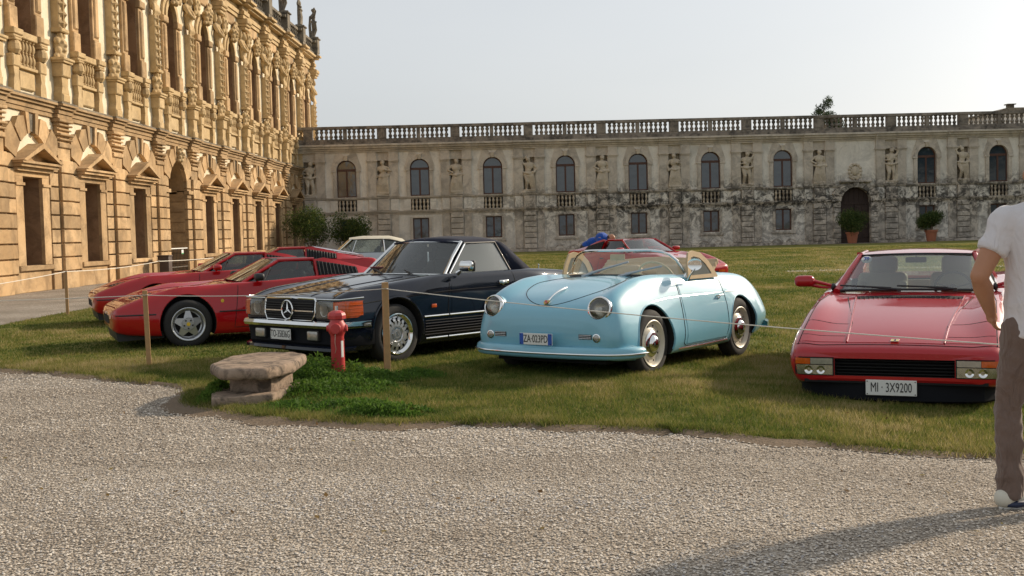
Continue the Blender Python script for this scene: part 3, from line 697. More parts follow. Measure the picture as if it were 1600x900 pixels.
    MB().cbox(cx-1.1, cx+1.1, -0.08, 0, 11.75, 12.2, 0.03).build('frieze_panel', STONE, PAL)
    for j in range(8): link('roof_baluster', balR, PAL, (cx-1.45+0.414*j, -0.24, 13.31))

st = [statue_mesh(i) for i in range(4)]
sdesc = ['draped figure with lowered arms', 'figure raising one arm over its head', 'robed figure with one arm across the chest', 'bare figure lifting its left arm']
for i, k in enumerate((4, 5, 6, 7, 8, 9)):
    p = U0+BW*(k+0.5); where = ['fifth statue from the end of the palace roof', 'fourth statue from the end of the palace roof', 'third weathered roof statue left of the last one', 'weathered statue second from last on the palace roof', 'last but one dark statue at the palace roof corner', 'dark statue at the far corner of the palace roof'][i]
    me = shared(('roofstat', i % 4), lambda: st[i % 4].copy()); me.materials.clear(); me.materials.append(ROOFSTONE)
    where = ['sixth', 'fifth', 'fourth', 'third', 'second', 'first'][i]+' dark statue on the palace roof counted from its far corner'
    o = link('roof_statue', me, None, (-14.6+0.32, p, 14.31), (0, 0, R(90+[10, -25, 15, 30, 0, 40][i])), (1.0, 1.0, 1.0)); tag(o, where, 'statue', 'statues on the palace roof')

# ================================================================== the side wing
WG = empty('side_wing', (WP0.x, WP0.y, 0.0), WING_A, 'long low wing with stained pale plaster and a balustrade behind the lawn', 'building')
NB = 12; WB = 4.503; wc0 = 2.92; nc0 = wc0-WB/2; G0 = 0.14; UE = nc0+WB*NB
wl_ = MB(); vd = MB()
balW = baluster_mesh(0.62, 0.128, WTOP); balS = baluster_mesh(0.66, 0.085, WSTAT)
stone = lambda nm, b: b.build(nm, WSTONE, WG)
for k in range(NB):
    cx = wc0+WB*k; a, e = cx-WB/2+0.36, cx+WB/2-0.36; door = (k == 7)
    if door:
        opening(wl_, a, e, 0, 6.6, cx, 0.93, 0.0, 2.68, True, 0.35, 0, 1, 16)
    else:
        opening(wl_, a, e, 0, 2.75, cx, 0.50, 1.06, 2.38, False, 0.28, 0, 1)
        opening(wl_, a, e, 2.75, 6.6, cx, 0.60, 3.75, 5.43, True, 0.30, 0, 1, 14)
    n = cx-WB/2
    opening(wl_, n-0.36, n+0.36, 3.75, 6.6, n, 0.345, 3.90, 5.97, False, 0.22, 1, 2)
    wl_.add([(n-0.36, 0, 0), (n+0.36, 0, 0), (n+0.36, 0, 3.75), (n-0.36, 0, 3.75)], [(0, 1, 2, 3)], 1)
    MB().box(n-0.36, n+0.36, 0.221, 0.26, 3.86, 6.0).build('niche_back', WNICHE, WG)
wl_.add([(UE-0.36, 0, 0), (UE+0.4, 0, 0), (UE+0.4, 0, 6.6), (UE-0.36, 0, 6.6)], [(0, 1, 2, 3)], 0)
wl_.add([(0, 0, 0), (nc0-0.36, 0, 0), (nc0-0.36, 0, 6.6), (0, 0, 6.6)], [(0, 1, 2, 3)], 1)
wl_.box(0.02, UE+0.4, 0.95, 9.0, 0, 7.0, 0); wl_.box(0.02, UE+0.4, 0.0, 0.95, 6.98, 7.0, 1)
wl_.build('wall', [WPLAS, WSTONE, WNICHE], WG); 
nps = [nc0+WB*k for k in range(NB+1)]
DX = wc0+WB*7
def course(nm, lv, m=None, ex=0.08, pw=1.95, gap=0):
    b = MB()
    for (z0, z1, p) in lv:
        if gap: b.box(0.0, DX-gap, -p, 0.02, z0, z1); b.box(DX+gap, UE+0.4, -p, 0.02, z0, z1)
        else: b.box(0.0, UE+0.4, -p, 0.02, z0, z1)
        for c in nps: b.box(max(c-pw/2, 0.01), min(c+pw/2, UE+0.39), -p-ex, -p+0.01, z0+0.004, z1-0.004)
    return b.build(nm, m or WSTONE, WG)
course('plinth', [(0.0, G0+0.16, 0.10)], None, 0.03, 0.95, 0.95)
course('string_course', [(2.62, 2.72, 0.05), (2.725, 2.80, 0.12), (2.805, 2.86, 0.18)], None, 0.06, 0.95, 1.46)
course('sill_course', [(3.60, 3.66, 0.08), (3.665, 3.745, 0.13)], None, 0.06, 0.95)
course('cornice', [(6.50, 6.60, 0.08), (6.605, 6.72, 0.16), (6.725, 6.86, 0.30), (6.865, 6.98, 0.42)])
course('parapet_base', [(6.985, 7.14, 0.34), (7.145, 7.30, 0.26)], WTOP, 0.05, 0.62)
course('parapet_rail', [(7.92, 8.09, 0.28)], WTOP, 0.05, 0.62)
for c in nps:
    MB().cbox(c-0.28, c+0.28, -0.30, 0.12, 7.302, 7.918, 0.02).build('parapet_pier', WTOP, WG)
for k in range(NB):
    cx = wc0+WB*k; MB().cbox(cx-0.11, cx+0.11, -0.24, 0.06, 7.302, 7.918, 0.01).build('parapet_post', WTOP, WG)
    for s_ in (-1, 1):
        for j in range(6): link('baluster', balW, WG, (cx+s_*(0.27+0.29*j), -0.08, 7.30))
niche_txt = ['second', 'third', 'fourth', 'fifth', 'sixth', 'seventh']
for i, n in enumerate(nps):
    # flanking pilasters with bases and capitals
    for s_ in (-1, 1):
        x = n+s_*0.67
        if x-0.3 < 0: continue
        t = MB(); t.box(x-0.27, x+0.27, -0.12, 0.0, 3.92, 5.84); t.box(x-0.31, x+0.31, -0.16, 0, 3.75, 3.916); t.box(x-0.30, x+0.30, -0.15, 0, 5.845, 5.92); t.box(x-0.34, x+0.34, -0.20, 0, 5.925, 6.02); t.box(x-0.29, x+0.29, -0.13, 0, 6.025, 6.495)
        t.build('pilaster', WSTONE, WG)
        MB().cbox(x-0.24, x+0.24, -0.06, 0, G0+0.2, 2.6, 0.02).build('pier_strip', WSTONE, WG)
        MB().cbox(x-0.26, x+0.26, -0.08, 0, 2.88, 3.58, 0.03).build('pedestal_panel', WPLAS, WG)
    z = G0+0.18
    for j in range(7):
        h = 0.34; block(WG, 0.78, h-0.035, 0.17, (n, 0, z), WSTONE); z += h
    MB().cbox(n-0.36, n+0.36, -0.20, 0, 2.87, 3.59, 0.03).build('niche_pedestal', WSTONE, WG)
    b = MB(); b.cbox(n-0.40, n+0.40, -0.24, 0.1, 3.75, 3.90, 0.03); b.build('niche_sill', WSTONE, WG)
    kd = [3, 2, 0, 1, 0, 2, 3, 0, 3, 1, 2, 0, 1][i]
    p = wing_pt(n, 0.06)
    if i < NB:
        lab = ['tall pale statue in the wing niche nearest the palace corner', 'pale statue in the second niche from the palace corner', 'pale statue in the third niche from the palace corner', 'pale statue in the fourth niche from the palace corner', 'pale statue in the fifth niche from the palace corner',
               'pale statue in the sixth niche from the palace corner', 'pale statue in the third niche left of the arched brown door', 'pale statue in the niche just left of the arched door', 'pale statue in the niche just right of the arched door', 'pale statue in the second niche right of the arched door',
               'pale statue in the third niche right of the arched door', 'pale statue in the fourth niche right of the arched door'][i]
        if i == 6: lab = 'pale statue in the second niche left of the arched door'
        if i == 5: lab = 'pale statue in the sixth niche from the palace corner, two windows left of the door'
        o = link('niche_statue', st[kd], None, (p[0], p[1], 3.90), (0, 0, WING_A+R([5, -8, 6, -6, 0, 8, -5, 4, -8, 6, 0, 5, 3][i])), (1.32, 0.95, 1.10)); tag(o, lab, 'statue', 'statues in the niches of the wing')
def casement(parent, cx, z0, z1, hw, y, arch=None):
    w = MB(); f = 0.07
    w.box(cx-hw, cx-hw+f, y, y+0.06, z0, z1); w.box(cx+hw-f, cx+hw, y, y+0.06, z0, z1); w.box(cx-hw+f, cx+hw-f, y, y+0.06, z0, z0+f); w.box(cx-hw+f, cx+hw-f, y, y+0.06, z1-f, z1+0.02)
    w.box(cx-0.05, cx+0.05, y-0.01, y+0.05, z0+f, z1-f)
    if arch: w.box(cx-hw+f, cx+hw-f, y-0.02, y+0.05, z1-0.08, z1+0.06); arch_band(w, cx, z1, hw-f, hw, y, y+0.06)
    o = w.build('window', WOODD, parent)
    g = MB()
    for s_ in (-1, 1): g.box(cx+s_*0.05, cx+s_*(hw-f), y+0.025, y+0.03, z0+f, z1-f); MB
    if arch: g.prism([(cx-(hw-f)*math.cos(PI*i/12), z1+0.02+(hw-f)*math.sin(PI*i/12)) for i in range(13)], y+0.025, y+0.03)
    g.build('pane', PANE, o); return o
for k in range(NB):
    cx = wc0+WB*k; door = k == 7
    if not door:
        casement(WG, cx, 1.06, 2.38, 0.50, 0.12); casement(WG, cx, 3.75, 5.43, 0.60, 0.12, True)
        t = MB()
        for s_ in (-1, 1): t.box(cx+s_*0.605, cx+s_*0.82, -0.09, 0, 3.75, 5.30); t.box(cx+s_*0.60, cx+s_*0.90, -0.13, 0, 5.305, 5.42)
        arch_band(t, cx, 5.43, 0.605, 0.80, -0.09, 0.01); t.build('window_surround', WSTONE, WG)
        MB().prism([(cx-0.08, 6.0), (cx+0.08, 6.0), (cx+0.13, 6.30), (cx-0.13, 6.30)], -0.17, 0).build('keystone', WSTAT, WG)
        for s_ in (-1, 1):
            pts = [(s_*0.30, 6.495), (s_*0.62, 6.495), (s_*0.92, 5.62), (s_*0.92, 5.43), (s_*0.81, 5.43)]+[(s_*0.805*math.cos(R(a)), 5.43+0.805*math.sin(R(a))) for a in (18, 38, 58, 76)]+[(s_*0.13, 6.30)]
            MB().prism([(cx+x, z) for x, z in pts], -0.04, 0).build('spandrel', WSTONE, WG)
        MB().box(cx-0.58, cx+0.58, -0.006, -0.001, 2.88, 3.58).build('balcony_shade_sheet', VOID, WG)  # near-black sheet on the wall paints the dark between the balusters
        for j in range(5): link('balcony_baluster', balS, WG, (cx-0.46+0.23*j, -0.09, 2.88))
        for s_ in (-1, 1): MB().cbox(cx+s_*0.60, cx+s_*1.0, -0.05, 0, 2.88, 3.58, 0.02).build('plaster_panel', WPLAS, WG)
        t = MB(); t.box(cx-0.66, cx-0.505, -0.05, 0, 0.98, 2.46); t.box(cx+0.505, cx+0.66, -0.05, 0, 0.98, 2.46); t.box(cx-0.502, cx+0.502, -0.05, 0, 2.385, 2.46); t.box(cx-0.74, cx+0.74, -0.10, 0, 0.86, 0.975); t.build('window_frame', WSTONE, WG)
        arch_band(arch_band(MB(), cx-0.45, 0.20, 0.26, 0.34, -0.03, 0, 0, PI, 8), cx+0.45, 0.20, 0.26, 0.34, -0.03, 0, 0, PI, 8).build('blind_arches', WSTONE, WG)
        for s_ in (-1, 1): MB().cbox(cx+s_*0.72, cx+s_*1.22, -0.025, 0, G0+0.22, 2.55, 0.02).build('plaster_panel', WPLAS, WG)
    else:
        DOORW = mat('old_door_wood', (0.036, 0.020, 0.015), 0.75, nscale=20, namt=0.4, bscale=60, world=True); dr = empty('door'); dr.parent = WG
        y = 0.20
        for s_ in (-1, 1):
            l_ = MB(); l_.box(cx+s_*0.02, cx+s_*0.92, y, y+0.06, G0, 2.55)
            for (z0, z1) in ((0.3, 0.75), (0.85, 2.45)):
                for q in range(2): l_.cbox(cx+s_*(0.10+0.41*q), cx+s_*(0.46+0.41*q), y-0.03, y, G0+z0, z1, 0.03)
            l_.build('door_leaf', DOORW, dr)
        l_ = MB(); l_.box(cx-0.92, cx+0.92, y-0.04, y+0.06, 2.552, 2.68); l_.prism([(cx-0.92*math.cos(PI*i/14), 2.682+0.92*math.sin(PI*i/14)) for i in range(15)], y+0.02, y+0.06)
        for i in range(1, 6): l_.box(cx-0.92+0.307*i-0.02, cx-0.92+0.307*i+0.02, y-0.01, y+0.02, 2.68, 2.68+math.sqrt(max(0.01, 0.85-(-0.92+0.307*i)**2)))
        l_.build('fanlight_boards', DOORW, dr)
        for s_ in (-1, 1):
            for i in range(8): block(WG, 0.46, 0.295, 0.16, (cx+s_*1.17, 0, G0+i*0.318), WSTONE, c=0.03)
            for j in range(4):
                a0, a1 = R(4+j*20), R(4+j*20+18); ro = [1.5, 1.62, 1.55, 1.45][j]
                pts = [(0.95*math.cos(a0), 2.68+0.95*math.sin(a0)), (0.95*math.cos(a1), 2.68+0.95*math.sin(a1)), (ro*math.cos(a1), 2.68+ro*0.8*math.sin(a1)), (ro*math.cos(a0), 2.68+ro*0.8*math.sin(a0))]
                MB().prism([(cx+s_*x, z) for x, z in pts], -0.24, 0).build('voussoir', WSTONE, WG)
        MB().cbox(cx-0.16, cx+0.16, -0.30, 0, 3.60, 3.90, 0.02).build('keystone', WSTONE, WG)
        MB().cbox(cx-0.98, cx+0.98, -0.34, 0, 3.91, 4.03, 0.02).build('door_ledge', WSTONE, WG)
        c = MB(); c.ball((cx, -0.05, 4.62), 0.26, sc=(1, 0.5, 1.1))
        for i in range(13):
            a = 2*PI*i/13; c.ball((cx+0.36*math.cos(a), -0.05, 4.62+0.42*math.sin(a)), 0.105, 8, 6)
        for s_ in (-1, 1): limb(c, [(cx+s_*0.1, -0.06, 4.1), (cx+s_*0.35, -0.06, 4.25)], [0.08, 0.06])
        cm = remeshed(c, 'carved_crest', WSTAT, 0.03, 1); link('carved_crest', cm, WG)

# unseen wing added on the right only to be mirrored in the paintwork of the cars
ow = empty('reflection_wing', (52, 20, 0), R(88), 'unseen pale wing added far to the right for the car reflections', 'building')
MB().box(-50, 50, -8, 0, 0, 7.0).build('wall', WPLAS, ow); MB().box(-50.3, 50.3, -8.3, 0.4, 7.01, 7.4).build('cornice', WTOP, ow); MB().box(-50, 50, 0.0, 0.3, 7.41, 8.1).build('parapet', WTOP, ow)
for i in range(22): MB().box(-48.6+4.5*i, -47.4+4.5*i, 0.002, 0.03, 3.75, 6.0).build('window', PANE, ow)
# buildings and tree seen over the parapet
hb = empty('rooftop_house', (33.0, 78.5, 0), WING_A, 'low grey house roof with a small chimney above the far right parapet', 'building')
MB().box(-1.6, 6, 0, 6, 0, 8.62).build('wall', WPLAS, hb)
MB().prism([(-2.0, 8.625), (6.2, 8.625), (6.2, 8.86), (-1.3, 8.86)], -0.5, 6.4).build('roof', ROOFSTONE, hb)
MB().box(-0.3, 0.1, 1.5, 1.9, 8.865, 9.25).box(-0.4, 0.2, 1.4, 2.0, 9.255, 9.32).build('chimney', ROOFSTONE, hb)

# ================================================================== plants
PT = []
LEAF = blade_mat('shrub_leaf', [(0.0, (0.028, 0.055, 0.015)), (0.5, (0.06, 0.10, 0.025)), (1.0, (0.15, 0.17, 0.05))])
NEEDLE = blade_mat('conifer_needles', [(0.0, (0.02, 0.035, 0.014)), (1.0, (0.05, 0.075, 0.03))])
BARK = mat('bark', (0.22, 0.17, 0.12), 0.9, nscale=20, namt=0.4, bscale=40, bstr=0.6)
TERRA = mat('terracotta', (0.40, 0.15, 0.085), 0.8, nscale=5, namt=0.25, bscale=30)
def leaves(name, clumps, n, size, m, seed, parent=None, aspect=0.28):
    r = np.random.default_rng(seed); P = []
    tot = sum(c[3]**2 for c in clumps)
    for (x, y, z, rad) in clumps:
        k = int(n*rad**2/tot); d = r.normal(0, 1, (k, 3)); d /= np.linalg.norm(d, axis=1)[:, None]
        P.append(np.array([x, y, z])+d*rad*(r.random(k)**0.45)[:, None]*np.array([1, 1, 0.95]))
    P = np.concatenate(P); n = len(P); d = r.normal(0, 1, (n, 3)); d[:, 2] += 0.3; d /= np.linalg.norm(d, axis=1)[:, None]
    e = np.cross(d, r.normal(0, 1, (n, 3))); e /= np.linalg.norm(e, axis=1)[:, None]; s = size*r.uniform(0.6, 1.4, n)[:, None]
    V = np.stack([P, P+d*s*0.5+e*s*aspect, P+d*s, P+d*s*0.5-e*s*aspect], 1)
    o = tri_mesh(name, V.reshape(-1, 3), np.arange(n*4).reshape(-1, 4), np.repeat(r.random(n), 4), m)
    if parent: o.parent = parent
    return o
def shrub(loc, w, h, z0, label, seed, n=5200, group=None):
    t = empty('oleander_shrub', (*loc, gz(*loc)), 0, label, 'shrub', group); r = random.Random(seed); cl = []; b = MB()
    for i in range(11):
        a = r.uniform(0, 2*PI); q = r.uniform(0.1, 1)*w*0.36; zz = r.uniform(z0+0.2, h-0.35); c = (q*math.cos(a), q*math.sin(a), zz)
        cl.append((*c, r.uniform(0.20, 0.30)*w)); 
        b.tube([(r.uniform(-.12, .12), r.uniform(-.12, .12), 0), (c[0]*0.45, c[1]*0.45, zz*0.5), c], [0.035, 0.025, 0.012], 6)
    b.build('trunk', BARK, t); leaves('crown', cl, n, 0.16, LEAF, seed, t, 0.12); return t
shrub((-12.5, 63.5), 3.0, 2.75, 0.9, 'larger bushy green shrub in front of the palace and wing corner', 3, 7500)
shrub((-10.5, 64.0), 2.4, 2.55, 0.7, 'smaller loose green shrub right of the larger one by the wing', 8, 6000)
def potted(u, label, seed, w=1.5):
    p = wing_pt(u, 2.3); z = gz(*p)+0.03; t = empty('potted_shrub', (p[0], p[1], z), 0, label, 'potted plant', 'potted shrubs either side of the arched door')
    MB().lathe([(0.0, 0), (0.24, 0), (0.27, 0.1), (0.33, 0.5), (0.35, 0.56), (0.39, 0.58), (0.39, 0.68), (0.33, 0.68), (0.31, 0.60), (0, 0.60)], 24).build('pot', TERRA, t, True)
    MB().lathe([(0.0, 0.605), (0.31, 0.605)], 16).build('soil', SOIL, t)
    r = random.Random(seed); cl = []; b = MB()
    for i in range(10):
        a = r.uniform(0, 2*PI); q = r.uniform(0.15, 1)*w*0.40; c = (q*math.cos(a), q*math.sin(a), r.uniform(1.05, 1.60)); cl.append((*c, r.uniform(.26, .36)*w*0.75))
        b.tube([(0, 0, 0.6), (c[0]*.4, c[1]*.4, 0.95), c], [0.03, 0.02, 0.01], 6)
    b.build('trunk', BARK, t); leaves('crown', cl, 6500, 0.12, LEAF, seed, t, 0.14)
potted(33.5, 'potted round shrub in terracotta in front of the arched brown door', 5, 2.2); potted(38.3, 'potted shrub in terracotta right of the arched brown door', 9, 1.9)
tr = empty('conifer_tree', (21.0, 84, 0), 0, 'dark conifer top rising behind the wing balustrade', 'tree')
MB().tube([(0, 0, 0), (0.05, 0, 5), (0, 0, 10.2)], [0.2, 0.14, 0.03], 8).build('trunk', BARK, tr)
rr = random.Random(1)
wood = leaves('reflection_wood', [(62+rr.uniform(-4, 4), -22+0.62*i, rr.uniform(3, 13), rr.uniform(1.8, 3.0)) for i in range(150)], 30000, 0.8, NEEDLE, 1, None, 0.3); tag(wood, 'unseen dark belt of trees added far to the right for the car reflections', 'trees', kind='stuff')  # unseen leaf mass, added only to darken what the cars reflect
rr = random.Random(4); cl = []
for i in range(26):
    z = 5.5+4.9*i/25; w = (11.6-z)*0.42; a = rr.uniform(0, 2*PI); cl.append((math.cos(a)*w*0.7, math.sin(a)*w*0.7, z, max(0.16, w*0.45)))
leaves('crown', cl, 17000, 0.24, NEEDLE, 4, tr, 0.10)
# ================================================================== vehicles: materials
def paint(name, col, rough=0.32, flake=0.0, dust_sheen=0.25, spec=0.10):
    m = bpy.data.materials.new(name); n, l, b = nodes_of(m); v = objvec(n)
    b.inputs['Base Color'].default_value = (*col, 1); b.inputs['Coat Weight'].default_value = 1.0; b.inputs['Coat Roughness'].default_value = 0.04
    b.inputs['Metallic'].default_value = flake; b.inputs['Specular IOR Level'].default_value = spec
    f = noise(n, l, 2.5, 6, 0.65, v); f2 = noise(n, l, 40, 3, 0.6, v)
    c = mixc(n, l, ramp(n, l, f, [(0.45, 0.0), (0.8, dust_sheen)]), col, tuple(0.75*x+0.25*y for x, y in zip(col, (0.30, 0.25, 0.18))))
    l.new(c, b.inputs['Base Color'])
    r = n.new('ShaderNodeMapRange'); l.new(f, r.inputs[0]); r.inputs[3].default_value = rough-0.05; r.inputs[4].default_value = rough+0.12
    l.new(r.outputs[0], b.inputs['Roughness'])
    r2 = n.new('ShaderNodeMapRange'); l.new(f2, r2.inputs[0]); r2.inputs[3].default_value = 0.02; r2.inputs[4].default_value = 0.09; l.new(r2.outputs[0], b.inputs['Coat Roughness'])
    return m
RED = paint('red_paint', (0.40, 0.005, 0.008), dust_sheen=.07); REDT = paint('red_paint_worn', (0.40, 0.007, 0.014), 0.36, dust_sheen=.12)
NAVY = paint('midnight_blue_paint', (0.006, 0.009, 0.018), 0.3, 0, 0.10, 0.0); SKYB = paint('light_blue_paint', (0.185, 0.45, 0.57), 0.38, 0, 0.18, 0.5)
SILV = paint('silver_paint', (0.42, 0.44, 0.46), 0.35, 0.5)
CHROME = mat('chrome', (0.82, 0.82, 0.80), 0.09, 1.0, nscale=30, namt=0.05); BRIGHT = mat('bright_trim', (0.75, 0.75, 0.73), 0.22, 1.0)
ALLOY = mat('alloy_silver', (0.52, 0.53, 0.54), 0.32, 0.75, nscale=12, namt=0.1); CREAMW = mat('cream_wheel_paint', (0.62, 0.58, 0.48), 0.4, 0.1)
RUBBER = mat('tyre_rubber', (0.022, 0.021, 0.020), 0.85, nscale=20, namt=0.4, bscale=90, bstr=0.2)
BLACKP = mat('black_plastic', (0.018, 0.018, 0.019), 0.5, nscale=15, namt=0.3); BLACKM = mat('matt_black', (0.007, 0.007, 0.007), 0.9)
SEAM = mat('gap_shade_black', (0.004, 0.004, 0.004), 0.9); ARCHM = mat('wheel_well', (0.010, 0.010, 0.010), 0.95)
AMBER = mat('amber_lens', (0.55, 0.085, 0.006), 0.15, coat=1.0, nscale=60, namt=0.3); CLEARL = mat('clear_lens', (0.38, 0.37, 0.33), 0.12, 0.4, coat=1.0, nscale=25, namt=0.4)
REFLR = mat('lamp_reflector', (0.45, 0.43, 0.37), 0.25, 0.85, nscale=18, namt=0.45); REDL = mat('red_lens', (0.45, 0.01, 0.01), 0.15, coat=1.0)
BEIGE = mat('beige_leather', (0.50, 0.40, 0.27), 0.6, nscale=9, namt=0.15, bscale=60); GREYL = mat('tan_leather', (0.42, 0.30, 0.22), 0.6, nscale=9, namt=0.15); DARKL = mat('dark_leather', (0.03, 0.028, 0.028), 0.6)
CANVAS = mat('navy_canvas', (0.010, 0.013, 0.030), 0.92, nscale=30, namt=0.3, bscale=220, bstr=0.3, bdist=0.002); CANVB = mat('beige_canvas', (0.48, 0.37, 0.23), 0.9, nscale=8, namt=0.18, bscale=180, bstr=0.3, bdist=0.002); CANVW = mat('pale_canvas', (0.50, 0.47, 0.38), 0.9, nscale=8, namt=0.15, bscale=150)
PLATEW = mat('plate_white', (0.72, 0.72, 0.68), 0.4); PLATEB = mat('plate_blue', (0.02, 0.09, 0.42), 0.4); INK = mat('black_ink', (0.01, 0.01, 0.01), 0.5); YELLOW = mat('badge_yellow', (0.75, 0.50, 0.04), 0.4); GOLD = mat('brass', (0.55, 0.38, 0.12), 0.3, 0.9)
RIBM = mat('dark_cladding', (.008, .009, .012), .7, spec=.15)
WHITEP = mat('white_paint', (0.78, 0.78, 0.75), 0.45); BROWNI = mat('brown_wood_trim', (0.12, 0.05, 0.02), 0.4)
def glass_mat(name, tint, gl=0.9, dust_sheen=0.06):  # pale diffuse mix: dust, plus sky reflection painted into the brighter panes
    m = bpy.data.materials.new(name); m.use_nodes = True; n = m.node_tree.nodes; l = m.node_tree.links; n.clear()
    o = n.new('ShaderNodeOutputMaterial'); t = n.new('ShaderNodeBsdfTransparent'); t.inputs[0].default_value = (*tint, 1)
    g = n.new('ShaderNodeBsdfGlossy'); g.inputs['Roughness'].default_value = 0.02; g.inputs[0].default_value = (gl, gl, gl, 1)
    f = n.new('ShaderNodeFresnel'); f.inputs[0].default_value = 1.52
    k = n.new('ShaderNodeMath'); k.operation = 'MULTIPLY_ADD'; l.new(f.outputs[0], k.inputs[0]); k.inputs[1].default_value = 1.5; k.inputs[2].default_value = 0.01; k.use_clamp = True
    x = n.new('ShaderNodeMixShader'); l.new(k.outputs[0], x.inputs[0]); l.new(g.outputs[0], x.inputs[2])
    d = n.new('ShaderNodeBsdfDiffuse'); d.inputs[0].default_value = (.62, .66, .62, 1); tl = n.new('ShaderNodeBsdfTranslucent'); tl.inputs[0].default_value = (.62, .66, .62, 1); dm = n.new('ShaderNodeMixShader'); l.new(d.outputs[0], dm.inputs[1]); l.new(tl.outputs[0], dm.inputs[2])
    y = n.new('ShaderNodeMixShader'); y.inputs[0].default_value = dust_sheen; l.new(t.outputs[0], y.inputs[1]); l.new(dm.outputs[0], y.inputs[2]); l.new(y.outputs[0], x.inputs[1]); l.new(x.outputs[0], o.inputs[0]); return m
GLASS = glass_mat('car_glass', (0.74, 0.84, 0.81), .9, .14); GLASSF = glass_mat('pale_sheen_glass', (0.80, 0.88, 0.84), .9, .48); GLASSD = glass_mat('tinted_glass', (0.35, 0.42, 0.42)); GLASSC = glass_mat('clear_glass', (0.88, 0.90, 0.88)); LENS = glass_mat('headlamp_glass', (0.9, 0.9, 0.88), 1.0)  # the palest panes have bright sky reflection painted in as diffuse colour

# ================================================================== vehicles: body tools
def pchip(xs, ys, xq):
    xs = np.array(xs, float); ys = np.array(ys, float); h = np.diff(xs); d = np.diff(ys)/h; n = len(xs); m = np.zeros(n)
    m[0], m[-1] = d[0], d[-1]
    for i in range(1, n-1):
        if d[i-1]*d[i] > 0: w1, w2 = 2*h[i]+h[i-1], h[i]+2*h[i-1]; m[i] = (w1+w2)/(w1/d[i-1]+w2/d[i])
    k = np.clip(np.searchsorted(xs, xq)-1, 0, n-2); t = (xq-xs[k])/h[k]
    return ((1+2*t)*(1-t)**2)*ys[k]+(t*(1-t)**2)*h[k]*m[k]+(t*t*(3-2*t))*ys[k+1]+(t*t*(t-1))*h[k]*m[k+1]
def crom(P, sub, tens=0.5):
    """Catmull-Rom through 2-D points"""
    out = []; n = len(P)
    for i in range(n-1):
        p0 = P[i-1] if i > 0 else 2*P[0]-P[1]; p1, p2 = P[i], P[i+1]; p3 = P[i+2] if i+2 < n else np.array([-P[n-2][0], P[n-2][1]])
        m1 = (p2-p0)*tens; m2 = (p3-p1)*tens
        L = np.linalg.norm(p2-p1); 
        for m_ in (m1, m2):
            k = np.linalg.norm(m_)
            if k > 1.2*L: m_ *= 1.2*L/k
        for j in range(sub):
            t = j/sub; out.append((2*t**3-3*t*t+1)*p1+(t**3-2*t*t+t)*m1+(-2*t**3+3*t*t)*p2+(t**3-t*t)*m2)
    out.append(P[-1]); return out
def car_shell(st, zscale=1.0, sub=5, sx=4):
    """st rows (front to rear): x, zb,wb, zs,ws, zm,wm, zc,wc, ze,we, zt -> closed lofted body"""
    st = sorted(st, key=lambda r: r[0]); A = np.array(st, float); X = A[:, 0]; xq = []
    for i in range(len(X)-1):
        k = sx+2 if X[i+1]-X[i] > 0.35 else sx
        for j in range(k): xq.append(X[i]+(X[i+1]-X[i])*j/k)
    xq.append(X[-1]); xq = np.array(xq); Q = np.stack([pchip(X, A[:, c], xq) for c in range(1, 12)], 1)
    rows = []
    for x, q in zip(xq, Q):
        zb, wb, zs, ws, zm, wm, zc, wc, ze, we, zt = q
        half = crom([np.array(p) for p in ((wb, zb), (ws, zs), (wm, zm), (wc, zc), (we, ze), (0.0, zt))], sub)
        right = [(p[0], p[1]) for p in half]; left = [(-p[0], p[1]) for p in reversed(half[:-1])]
        rows.append([(x, y, z*zscale) for y, z in right+left])
    b = MB(); b.grid(rows, 0, closed_v=True); m = len(rows[0]); o = len(b.v)
    for r_, rev in ((0, False), (len(rows)-1, True)):
        base = r_*m; c = np.mean(np.array(rows[r_]), 0); ci = len(b.v); b.v.append(tuple(c))
        for j in range(m):
            f = (base+j, base+(j+1) % m, ci); b.f.append(f[::-1] if rev else f); b.m.append(0)
    return b
def cut(o, cutter_mb, m_inner, smooth=False):
    c = cutter_mb.build('cutter', m_inner, o.parent)
    md = o.modifiers.new('b', 'BOOLEAN'); md.operation = 'DIFFERENCE'; md.object = c; md.solver = 'EXACT'; md.material_mode = 'TRANSFER'
    dg = bpy.context.evaluated_depsgraph_get(); dg.update(); me = bpy.data.meshes.new_from_object(o.evaluated_get(dg))
    o.modifiers.clear(); o.data = me; cm = c.data; bpy.data.objects.remove(c); bpy.data.meshes.remove(cm)
    return o
def sharpen(o, ang=32):
    me = o.data; bm = bmesh.new(); bm.from_mesh(me)
    for f in bm.faces: f.smooth = True
    for e in bm.edges:
        if len(e.link_faces) == 2: e.smooth = e.calc_face_angle(0) < R(ang)
    bm.to_mesh(me); bm.free(); return o
